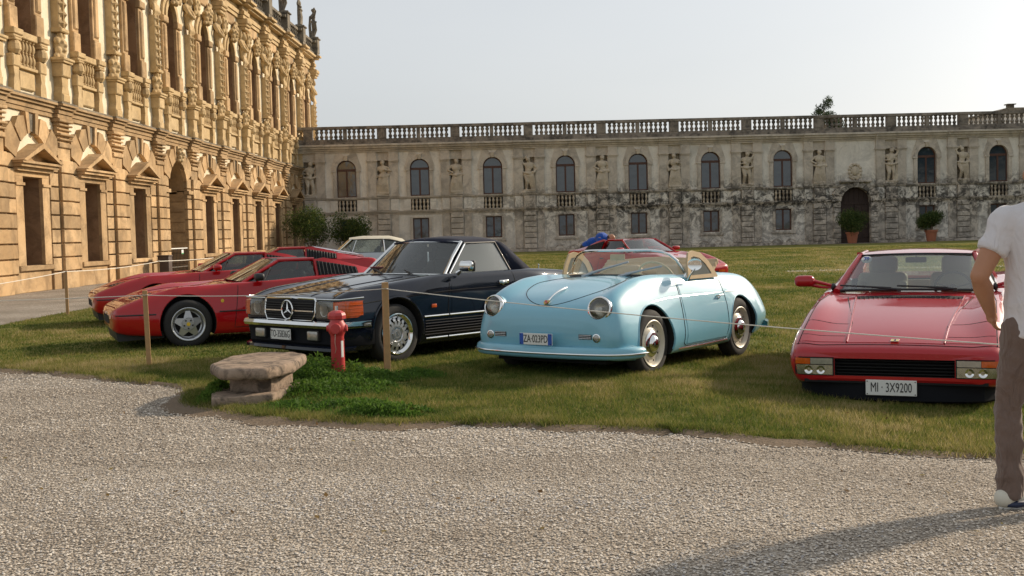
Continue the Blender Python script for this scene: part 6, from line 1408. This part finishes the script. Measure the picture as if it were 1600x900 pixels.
    for (x, s_) in ((0, 1), (0, -1), (-2.46, 1), (-2.46, -1)): wheel(t, 'slots', (x, s_*.775, .318), s_, .318, .205, .208).scale = (1/.93, 1, 1)
    MB().box(-3.2, .5, -.7, .7, .17, .22).build('underbody', BLACKM, t)
    ca = MB(); q, n = S_.hit('top', -2.9, .5); ca.tube([q, q+Vector((0, 0, .06))], .008, 6); ca.ball(q+Vector((0, 0, .06)), .012, 8, 6); ca.build('aerial', CHROME, t)
    return t

# ================================================================== silver convertible with pale canvas roof, behind
def silver_car():
    P = (-6.05, 30.2); t = empty('classic_convertible', (P[0], P[1], gz(*P)), R(-172), 'silver classic convertible with pale canvas roof far behind the red cars', 'car')
    st = [(.72, .30,.6, .31,.66, .5,.72, .68,.70, .72,.6, .73), (.68, .24,.65, .25,.74, .5,.80, .74,.76, .78,.6, .79), (.3, .2,.7, .21,.80, .5,.84, .84,.77, .85,.5, .86), (-.6, .2,.7, .21,.8, .5,.85, .90,.77, .91,.5, .93), (-1.5, .2,.7, .21,.8, .5,.85, .91,.78, .93,.6, .94), (-2.6, .2,.7, .21,.8, .5,.85, .90,.77, .92,.6, .93), (-3.4, .3,.6, .31,.75, .5,.80, .82,.72, .85,.5, .86), (-3.5, .4,.5, .41,.6, .5,.72, .76,.66, .78,.5, .79)]
    b = car_shell(st).build('body', [SILV], t); arch_cut(b, 0, .31, .36, .84); arch_cut(b, -2.5, .31, .36, .85); cut(b, MB().box(-2.1, -.72, -.68, .68, .45, 1.3), DARKL); sharpen(b)
    g = MB(); panel(g, (-.70, -.68, .93), (-.70, .68, .93), (-1.12, .56, 1.29), (-1.12, -.56, 1.29), 8, 4, .10, (1, 0, .1)); g.build('windscreen', GLASS, t, True)
    tp = MB(); rows = []
    for i in range(11):
        u = -1+2*i/10; c = (1-u*u)**.5; rows.append([(-1.05, u*.58, 1.29+.05*c), (-1.4, u*.60, 1.30+.08*c), (-2.1, u*.62, 1.29+.08*c), (-2.45, u*.64, 1.20+.08*c), (-2.80, u*.70, .94+.04*c)])
    tp.grid(rows); tp.build('canvas_roof', CANVW, t, True)
    for s_ in (-1, 1):
        w = MB(); panel(w, (-.82, s_*.71, .93), (-1.95, s_*.72, .94), (-1.90, s_*.605, 1.29), (-1.18, s_*.59, 1.29), 5, 4); w.build('side_window', GLASS, t, True); w = MB(); panel(w, (-2.0, s_*.72, .94), (-2.62, s_*.71, .95), (-2.35, s_*.62, 1.22), (-1.96, s_*.605, 1.28), 5, 4); w.build('quarter_window', GLASSD, t, True)
        [MB().tube(q_, r_, 8).build('pillar', CHROME, t, True) for q_, r_ in (([(-.70, s_*.70, .93), (-1.12, s_*.585, 1.30)], .022), ([(-1.97, s_*.72, .93), (-1.94, s_*.605, 1.29)], .016), ([(-1.12, s_*.71, .94), (-1.24, s_*.62, 1.27)], .010))]
        w = MB(); w.tube([(-1.1, s_*.60, 1.285), (-1.9, s_*.615, 1.285), (-2.35, s_*.635, 1.21), (-2.64, s_*.715, .95)], .012, 6); w.build('roof_seal', BLACKP, t); l_ = MB(); l_.ball((.70, s_*.55, .58), .09, 14, 10, 0, (.4, 1, 1)); l_.build('headlamp', CLEARL, t, True)
    sb = MB(); seat(sb, -1.5, .36, .5, .5, .45); sb.build('seat', DARKL, t, True); sb = MB(); seat(sb, -1.5, -.36, .5, .5, .45); sb.build('seat', DARKL, t, True); steering(t, (-1.1, .36, .95), .19)
    for (x, s_) in ((0, 1), (0, -1), (-2.5, 1), (-2.5, -1)): wheel(t, 'steel', (x, s_*.72, .31), s_, .31, .18, .2)
rounded_car(); touring_car(); silver_car()
# ================================================================== posts, rope, bench, hydrant
POSTW = mat('pale_post_wood', (0.42, 0.25, 0.11), 0.8, nscale=14, namt=0.3, bscale=90, bstr=0.4)
ROPEM = mat('white_rope', (0.70, 0.66, 0.58), 0.8, nscale=60, namt=0.2, bscale=300, bstr=0.6, bdist=0.002)
def post(x, y, h, label, w=0.052, lean=0.0):
    b = MB(); b.prism([(-w/2, -w/2), (w/2, -w/2), (w/2, w/2), (-w/2, w/2)], -0.15, h, 'z'); o = b.build('rope_post', POSTW, None, loc=(x, y, gz(x, y)), rot=(0, lean, R(18)))
    return tag(mod_apply(o, ('BEVEL', dict(width=0.004, segments=2))), label, 'post', 'wooden posts carrying the rope')
post(-1.508, 11.15, 0.925, 'wooden post in front of the dark blue convertible front wheel', 0.058)
post(-4.30, 12.40, 0.85, 'wooden post in front of the black-roofed red car nose', 0.052, R(-1.0))
post(-8.98, 21.5, 0.88, 'wooden post at the lawn edge left of all the cars', 0.055)
post(-10.35, 30.9, 0.86, 'distant wooden post near the palace archway', 0.055)
post(4.95, 5.45, 0.80, 'wooden post right of the man in white', 0.055); post(-8.9, 13.9, 0.8, 'wooden post on the gravel at far left', 0.055); post(-11.5, 46, 0.85, 'farthest wooden post along the lawn edge', 0.055)
post(-9.1, 16.4, 0.8, 'wooden post at the left lawn edge nearest the viewer', 0.055)
def rope(a, b, sag, label, r=0.0045):
    a, b = Vector(a), Vector(b); m = MB(); pts = []
    for i in range(25): u = i/24; p = a.lerp(b, u); p.z -= sag*4*u*(1-u); pts.append(p)
    m.tube(pts, r, 6)
    for q in (a, b): m.tube([q+Vector((.034*math.cos(t_*PI/4), .034*math.sin(t_*PI/4), .004*(t_ % 2))) for t_ in range(8)], r, 6, closed=True)
    return tag(m.build('rope', ROPEM, None, True), label, 'rope', 'thin white ropes strung between the wooden posts')
rope((-4.30, 12.37, 0.80), (-1.508, 11.12, 0.865), 0.035, 'white rope span in front of the dark blue convertible'); rope((-1.508, 11.12, 0.865), (4.95, 5.43, 0.555), 0.06, 'white rope span in front of the light blue and wide red cars')
rope((-8.9, 13.9, 0.74), (-4.30, 12.37, 0.80), 0.03, 'white rope span left of the first near post over the red nose'); rope((-9.1, 16.4, 0.68), (-8.98, 21.5, 0.85), 0.03, 'white rope span rising to the post at the left lawn edge', 0.007)
rope((-8.98, 21.5, 0.85), (-10.35, 30.9, 0.83), 0.05, 'white rope span running away towards the palace archway', 0.008); rope((-10.35, 30.9, 0.83), (-11.5, 46, 0.82), 0.06, 'farthest white rope span along the palace', 0.010)

BENCHS = weathered('bench_limestone', (0.50, 0.36, 0.26), (0.60, 0.47, 0.36), (0.10, 0.085, 0.07), 8.0, 0.85, 55, bstr=1.0, streak=False)
def rough_block(name, poly, z0, z1, parent, bev, amp, seed):
    bm = bmesh.new(); vb = [bm.verts.new((x, y, z0)) for x, y in poly]; f = bm.faces.new(vb); r = bmesh.ops.extrude_face_region(bm, geom=[f])
    for v in [g for g in r['geom'] if isinstance(g, bmesh.types.BMVert)]: v.co.z = z1
    bmesh.ops.recalc_face_normals(bm, faces=bm.faces)
    if bev: bmesh.ops.bevel(bm, geom=bm.edges[:]+bm.verts[:], offset=bev, segments=3, profile=0.5, affect='EDGES')
    bmesh.ops.triangulate(bm, faces=bm.faces)
    for _ in range(3): bmesh.ops.subdivide_edges(bm, edges=[e for e in bm.edges if e.calc_length() > 0.035], cuts=1, use_grid_fill=False); bmesh.ops.triangulate(bm, faces=bm.faces)
    from mathutils import noise as mn
    for v in bm.verts:
        p = v.co*7+Vector((seed, 0, 0)); d = mn.noise(p)*amp+mn.noise(v.co*24)*amp*0.45; v.co += Vector((mn.noise(p+Vector((9, 0, 0))), mn.noise(p+Vector((0, 9, 0))), mn.noise(p+Vector((0, 0, 9)))))*amp*0.6+v.normal*d
    me = bpy.data.meshes.new(name); bm.to_mesh(me); bm.free(); me.materials.append(BENCHS); me.polygons.foreach_set('use_smooth', [True]*len(me.polygons)); return link(name, me, parent)
bx = Vector((-2.40, 9.85)); bench = empty('stone_bench', (bx.x-.045, bx.y-.22, 0), 0, 'small weathered stone bench with a thick slab on a moulded block', 'bench'); bench.scale = (.90, .95, 1.0)
L_ = lambda P: [(x-bx.x, y-bx.y) for x, y in P]
rough_block('slab', L_([(-2.85, 9.95), (-2.64, 9.50), (-2.18, 9.48), (-2.02, 9.90), (-2.05, 10.6), (-2.24, 10.85), (-2.62, 10.88), (-2.84, 10.6)]), .225, .325, bench, .042, .006, 1)
rough_block('neck', L_([(-2.62, 9.80), (-2.20, 9.70), (-2.12, 10.25), (-2.60, 10.40)]), .09, .235, bench, .012, .004, 2)
rough_block('base', L_([(-2.80, 9.80), (-2.66, 9.36), (-2.16, 9.58), (-2.06, 10.4), (-2.78, 10.5)]), -.06, .10, bench, .016, .006, 3)

HYD = mat('hydrant_red', (0.48, 0.035, 0.035), 0.5, coat=0.3, nscale=12, namt=0.3, bscale=60, bstr=0.3)
hy = empty('fire_hydrant', (-1.966, 11.0, 0.0), 0, 'red pillar fire hydrant standing in weeds before the dark blue car', 'hydrant')
MB().lathe([(0, 0), (.085, 0), (.085, .03), (.067, .05), (.064, .42), (.070, .44), (.083, .465), (.088, .50), (.083, .54), (.066, .565), (.063, .585)], 28).build('barrel', HYD, hy, True)
MB().lathe([(.060, .585), (.088, .592), (.090, .625), (.080, .650), (.050, .668), (.030, .672), (0, .673)], 8).build('cap', HYD, hy, True, autosharp=20)
MB().lathe([(.016, .672), (.016, .715), (0, .715)], 5).build('spindle', BRIGHT, hy)
for s_, a_ in ((1, 0), (-1, 0)): 
    nz = MB(); nz.lathe([(0, .10), (.030, .10), (.033, .096), (.033, .07), (.042, .068), (.042, .0)], 16, 0, 0, .50, 'x') if s_ > 0 else nz.lathe([(0, -.10), (.030, -.10), (.033, -.07), (.042, -.0)], 16, 0, 0, .50, 'x'); nz.build('outlet', HYD, hy, True)
nz = MB(); nz.lathe([(0, -.105), (.048, -.103), (.054, -.095), (.054, 0)], 16, 0, 0, .50, 'y'); nz.build('front_outlet', HYD, hy, True)
MB().lathe([(.0655, .22), (.0655, .38)], 6, a0=R(-50), a1=R(-22)).build('white_label', WHITEP, hy)
ch = MB(); ch.tube([(-.005, -.070, .46), (-.012, -.069, .36), (-.002, -.069, .30), (-.016, -.068, .26)], .0035, 5); ch.build('chain', BRIGHT, hy)

DBOX = mat('dark_bin', (.07, .045, .035), .6, nscale=8, namt=.2)
bn_ = empty('waste_bin', (-13.95, 42.4, 0.03), 0, 'dark brown upright box standing left of the palace archway', 'bin'); rb_ = MB(); rbox(rb_, (0, 0, .40), (.42, .42, .74), .02); rb_.build('box', DBOX, bn_, True); rb_ = MB(); rbox(rb_, (0, 0, .79), (.46, .46, .05), .015); rb_.build('lid', DBOX, bn_, True)
gt = empty('low_barrier', (-14.55, 46.02, 0.02), R(90), 'low barrier with white top rail and small sign across the palace archway', 'barrier')
MB().box(-1.08, 1.08, -.02, .02, 1.02, 1.06).build('top_rail', WHITEP, gt); 
for i in range(13): MB().box(-1.06+.176*i, -1.045+.176*i, -.01, .01, .10, 1.02).build('bar', BLACKP, gt)
MB().box(-1.08, 1.08, -.02, .02, .06, .10).build('bottom_rail', BLACKP, gt); MB().box(-1.08, 1.08, -.02, .02, .28, .31).build('mid_rail', BRIGHT, gt)
MB().box(.20, .45, -.045, -.025, .80, .98).build('sign', WHITEP, gt); MB().box(.20, .45, -.047, -.0455, .80, .85).build('sign_band', mat('green_band', (.05, .3, .12), .5), gt)

# ================================================================== people
SKIN = mat('skin_tan', (.42, .20, .11), .5, nscale=8, namt=.15, bscale=120, bstr=.15); HAIR = mat('short_dark_hair', (.045, .03, .02), .7, nscale=60, namt=.5, bscale=200, bstr=.8)
def cloth(name, col, sc=9, st=.5, rough=.85):
    m = bpy.data.materials.new(name); n, l, b = nodes_of(m); v = objvec(n); mp = n.new('ShaderNodeMapping'); mp.inputs['Scale'].default_value = (1, 1, .45); l.new(v, mp.inputs[0])
    f = noise(n, l, sc, 3, .5, mp.outputs[0], 1.2); w = noise(n, l, 400, 2, .5, v); l.new(mixc(n, l, w, tuple(c*.85 for c in col), tuple(min(1, c*1.1) for c in col)), b.inputs['Base Color']); b.inputs['Roughness'].default_value = rough; b.inputs['Specular IOR Level'].default_value = .2
    b.inputs['Sheen Weight'].default_value = .2; bump(n, l, b, f, st, .055); return m
POLO = cloth('white_polo_cloth', (.66, .63, .635), 6, .8); TROU = cloth('brown_trouser_cloth', (.17, .118, .095), 8, 1.0); BLUEC = cloth('blue_shirt_cloth', (.012, .075, .36), 8, .5); DKTR = cloth('dark_trouser_cloth', (.03, .03, .04)); 
SHOE = mat('pale_shoe_leather', (.62, .58, .48), .6, nscale=30, namt=.1); SOLE = mat('white_sole', (.75, .73, .68), .6); NAVYS = mat('navy_patch', (.02, .03, .07), .6); REDS = mat('red_patch', (.5, .03, .02), .6)
def wrinkle(me, amp, sc, seed, zr=None):
    from mathutils import noise as mn
    me.update(); ns = [v.normal.copy() for v in me.vertices]
    for v, nn in zip(me.vertices, ns):
        p = v.co; a = amp*(1.0 if zr is None else max(.25, 1-abs(p.z-zr[0])/zr[1]))
        q = Vector((p.x*sc*.8+seed, p.y*sc*.8, p.z*sc*1.7+.6*math.sin(p.x*9+p.z*3))); v.co = p+nn*(a*(1-abs(mn.noise(q))*2.6)*.6+amp*.4*mn.noise(p*sc*2.3))
    return me
def hand(mb, wrist, direction, palm, side, r=1.0):
    """palm, four bent fingers of unequal length and a thumb"""
    d = Vector(direction).normalized(); n = Vector(palm).normalized(); s_ = d.cross(n).normalized()*side; w = Vector(wrist)
    limb(mb, [w, w+d*.05], [.026, .03], 8)
    for i in range(4):
        o = (i-1.5)*.0205; b0 = w+d*.045+s_*o; L = [.072, .082, .077, .060][i]; p1 = b0+d*.04; p2 = p1+(d*.85+n*.45).normalized()*L*.45; p3 = p2+(d*.55+n*.8).normalized()*L*.38
        limb(mb, [b0, p1, p2, p3], [.014, .0115, .0095, .0075], 8)
    t0 = w+d*.018-s_*.026; limb(mb, [t0, t0-s_*.022+d*.03+n*.012, t0-s_*.022+d*.06+n*.03], [.014, .0115, .009], 8)
def head_parts(mb, c, face, up=(0, 0, 1)):
    """skull, face, nose, lips, brow, ears; face = looking direction"""
    c, f, u = Vector(c), Vector(face).normalized(), Vector(up).normalized(); s_ = f.cross(u).normalized(); M = Matrix((s_, f, u)).transposed()
    mb.ball(c+u*.015, .10, 16, 12, 0, (.80, .98, 1.08), M); mb.ball(c+f*.028-u*.055, .072, 14, 10, 0, (.85, .85, 1.0), M); mb.ball(c+f*.075-u*.095, .026, 10, 8, 0, (1.1, .9, .9), M)
    mb.tube([c+f*.092+u*.012, c+f*.112-u*.030], [.008, .014], 8); mb.ball(c+f*.110-u*.032, .014, 8, 6); mb.ball(c+f*.094-u*.064, .016, 8, 6, 0, (1.6, .6, .5), M); mb.ball(c+f*.088+u*.026, .024, 10, 6, 0, (2.0, .5, .45), M)
    for q in (-1, 1): mb.ball(c+s_*q*.083-f*.008-u*.012, .026, 10, 8, 0, (.35, .75, 1.15), M); mb.ball(c+s_*q*.046+f*.055-u*.035, .030, 8, 6)
    return s_, f, u
def person_standing():
    gx, gy = 2.54, 5.80; t = empty('person', (gx, gy, gz(gx, gy)), 0, 'man seen from behind in white polo shirt and brown trousers at right edge', 'person')
    # joints (facing +y)
    LS, LE, LW = (-.185, 0, 1.475), (-.335, -.035, 1.195), (-.205, .165, 1.005); RS, RE, RW = (.185, 0, 1.475), (.30, -.02, 1.19), (.20, .16, 1.02)
    LH, LK, LA = (-.10, 0, .94), (-.165, .035, .52), (-.175, .0, .10); RH, RK, RA = (.10, 0, .94), (.10, .05, .52), (.055, -.04, .10)
    b = MB()
    b.ball((0, 0, .98), .155, sc=(1.08, .80, .9)); b.ball((0, .0, 1.18), .145, sc=(1.05, .75, 1.2)); b.ball((0, 0, 1.38), .175, sc=(1.05, .66, .9)); limb(b, [LS, (0, 0, 1.50), RS], [.06, .075, .06]); limb(b, [(0, -.01, 1.48), (0, .012, 1.60)], [.062, .056])
    for A in ((LS, LE, LW), (RS, RE, RW)): limb(b, [A[0], Vector(A[0]).lerp(Vector(A[1]), .5), A[1], Vector(A[1]).lerp(Vector(A[2]), .35), A[2]], [.066, .058, .047, .050, .031])
    hand(b, LW, (.35, .45, -.75), (.9, -.2, .2), 1); hand(b, RW, (-.35, .45, -.75), (-.9, -.2, .2), -1)
    for A in ((LH, LK, LA), (RH, RK, RA)): limb(b, [A[0], A[1], Vector(A[1]).lerp(Vector(A[2]), .35), A[2]], [.088, .058, .056, .038])
    head_parts(b, (0.0, .02, 1.705), (.25, 1, -.10)); me = remeshed(b, 'body', SKIN, .009, 2); bo = link('body', me, t)
    eyes = MB()
    for q in (-1, 1): eyes.ball(Vector((0.0, .02, 1.705))+Vector((.97, -.24, 0))*q*.033+Vector((.25, 1, -.1)).normalized()*.083, .012, 10, 8)
    eyes.build('eyes', WHITEP, bo, True)
    h = MB(); h.ball((0, -.002, 1.735), .103, 16, 12, 0, (.84, .98, 1.02)); h.ball((0, -.045, 1.70), .085, 14, 10, 0, (.88, .75, 1.05)); link('hair', remeshed(h, 'hair', HAIR, .010, 1), t)
    # polo shirt: loose over the belt, short sleeves, collar
    s = MB(); s.ball((0, 0, 1.40), .205, 16, 12, 0, (1.06, .70, .80)); s.ball((0, -.005, 1.20), .185, 16, 12, 0, (1.04, .80, 1.2)); s.lathe([(0, .885), (.198, .885), (.200, .93), (.190, 1.05), (.184, 1.2), (.19, 1.35), (.12, 1.45), (0, 1.47)], 28, sy=.88)
    limb(s, [(-.175, 0, 1.468), (0, -.006, 1.515), (.175, 0, 1.468)], [.072, .085, .072])
    for A, B in ((LS, LE), (RS, RE)): A, B = Vector(A), Vector(B); e = A.lerp(B, .58); s.tube([A, A.lerp(B, .3), e], [.080, .072, .072], 14); s.ball(A, .076)
    s.lathe([(.072, 1.50), (.068, 1.555), (.060, 1.555)], 20, 0, .004, 0); me = wrinkle(remeshed(s, 'polo_shirt', POLO, .009, 4), .010, 5.0, 2); po = link('polo_shirt', me, t)
    c = MB(); c.lathe([(.080, 1.520), (.083, 1.545), (.072, 1.580), (.066, 1.577), (.070, 1.52)], 28, 0, .004, 0, a0=R(-225), a1=R(45)); c.build('collar', POLO, po, True)
    # trousers
    p = MB(); p.ball((0, -.008, .915), .165, 16, 12, 0, (1.06, .80, .62)); p.lathe([(0, .86), (.160, .86), (.158, .93), (.152, .955), (0, .955)], 24, sy=.76)
    for A, fl in (((LH, LK, LA), -1), ((RH, RK, RA), 1)):
        A = [Vector(a) for a in A]; limb(p, [A[0]+Vector((0, -.01, -.02)), A[0].lerp(A[1], .5)+Vector((0, -.005, 0)), A[1], A[1].lerp(A[2], .45)+Vector((0, -.012, 0)), A[2]+Vector((0, 0, .0))], [.112, .090, .068, .066, .060], 14)
        p.tube([A[2]+Vector((0, 0, .05)), A[2]+Vector((0, .0, -.035))], [.060, .066], 14)
    me = wrinkle(remeshed(p, 'trousers', TROU, .009, 3), .019, 6.5, 5, (.20, .75)); tr_ = link('trousers', me, t)
    pk = MB()
    for q in (-1, 1): pk.box(q*.045, q*.125, -.135, -.128, .835, .841)
    pk.build('back_pocket_seam', SEAM, tr_)
    for (A, d) in ((LA, Vector((.88, .47, 0))), (RA, Vector((.25, .95, 0)))):
        A = Vector(A); d.normalize(); q = Vector((-d.y, d.x, 0)); z = Vector((0, 0, 1)); G = Vector((A.x, A.y, 0)); sh = MB()
        limb(sh, [G-d*.045+z*.065, G+d*.02+z*.060, G+d*.12+z*.045, G+d*.19+z*.036], [.050, .052, .046, .036], 12); sh.tube([G-d*.01+z*.05, G-d*.005+z*.11], [.046, .042], 12)
        so_ = link('shoe', remeshed(sh, 'shoe', SHOE, .008, 2), t); sl = MB(); rows = []
        for w_, zz in ((.0, .0), (1.0, .0), (1.04, .012), (1.0, .028), (.0, .028)): rows.append([tuple(G+d*((math.cos(a)*.145)+.07)+q*(math.sin(a)*(.046+.006*math.cos(a)))+z*zz) if w_ > 0 else tuple(G+d*.07+z*zz) for a in [2*PI*i/28 for i in range(28)]])
        sl.grid(rows, 0, True); sl.build('sole', SOLE, so_, True)
        pt = MB(); pt.tube([G-d*.055-q*.030+z*.040, G-d*.01-q*.050+z*.040, G+d*.05-q*.052+z*.036, G+d*.10-q*.045+z*.032], [.012, .018, .016, .006], 8); pt.build('navy_patch', NAVYS, so_, True); pt = MB(); pt.tube([G-d*.060-q*.022+z*.065, G-d*.055-q*.030+z*.088], .007, 8); pt.build('heel_tab', REDS, so_, True)
    return t
def person_bending():
    x, y = 1.20, 28.45; t = empty('person', (x, y, gz(x, y)), R(-20), 'man in bright blue shirt bending over the engine of the far red coupe', 'person')
    b = MB(); hip = Vector((0, 0, .92)); sh = Vector((.42, -.04, 1.16)); 
    b.ball(hip, .15, sc=(1, 1.05, 1)); b.ball(hip.lerp(sh, .5), .14); b.ball(sh, .155, sc=(1, 1.2, .9)); limb(b, [sh, sh+Vector((.13, 0, .03))], [.06, .055]); head_parts(b, sh+Vector((.22, 0, -.0)), (.7, 0, -.8), (.8, 0, .6))
    for q in (-1, 1):
        limb(b, [sh+Vector((0, q*.18, 0)), sh+Vector((-.02, q*.24, -.26)), sh+Vector((.22, q*.16, -.34))], [.055, .043, .030]); hand(b, sh+Vector((.22, q*.16, -.34)), (1, 0, -.2), (0, 0, -1), q)
        limb(b, [hip+Vector((0, q*.10, -.02)), (.04, q*.12, .5), (-.06, q*.13, .09)], [.09, .06, .04])
    bo = link('body', remeshed(b, 'body', SKIN, .014, 2), t); s = MB(); s.ball(hip+Vector((.03, 0, .03)), .165, sc=(1, 1.05, 1)); s.ball(hip.lerp(sh, .5), .170, sc=(1.25, 1.05, .95)); s.ball(sh, .175, sc=(1, 1.25, .9))
    for q in (-1, 1): s.tube([sh+Vector((0, q*.17, 0)), sh+Vector((-.01, q*.22, -.15))], [.08, .078], 12)
    link('shirt', wrinkle(remeshed(s, 'shirt', BLUEC, .016, 3), .010, 6, 3), t); p = MB(); p.ball(hip, .168, sc=(1, 1.05, .95))
    for q in (-1, 1): limb(p, [hip+Vector((0, q*.10, -.03)), (.04, q*.12, .5), (-.06, q*.13, .10)], [.11, .085, .07]); 
    link('trousers', wrinkle(remeshed(p, 'trousers', DKTR, .016, 3), .01, 6, 3), t)
    for q in (-1, 1): s2 = MB(); limb(s2, [(-.09, q*.13, .05), (.06, q*.13, .045), (.14, q*.14, .035)], [.045, .045, .035]); link('shoe', remeshed(s2, 'shoe', BLACKP, .014, 1), t)
    h = MB(); h.lathe([(.088, -.02), (.092, .0), (.085, .02)], 18, a0=R(90), a1=R(270), axis='z'); hm_ = h.mesh('hair', HAIR, True); link('hair', hm_, t, tuple(sh+Vector((.215, 0, .005))), (0, R(50), 0))
person_standing(); person_bending()
# fallen leaves
r = np.random.default_rng(77); n = 420; y = r.uniform(5, 16, n); x = r.uniform(-1, 1, n)*(0.46*y+.5); d = r.normal(0, 1, (n, 3)); d[:, 2] *= .25; d /= np.linalg.norm(d, axis=1)[:, None]; e = np.cross(d, np.array([[0, 0, 1.]])+r.normal(0, .3, (n, 3))); e /= np.linalg.norm(e, axis=1)[:, None]
s = r.uniform(.02, .045, n)[:, None]; Pq = np.stack([x, y, gzv(x, y)+np.where(inside(x, y), .045, .016)], 1); V = np.stack([Pq, Pq+d*s*.5+e*s*.3, Pq+d*s, Pq+d*s*.5-e*s*.3], 1)
tag(tri_mesh('fallen_leaves', V.reshape(-1, 3), np.arange(n*4).reshape(-1, 4), np.repeat(r.random(n), 4), blade_mat('dry_leaf', [(0, (.10, .06, .03)), (.6, (.22, .13, .05)), (1, (.30, .24, .08))])), 'scattered dry leaves on the grass and gravel', 'leaves', kind='stuff')
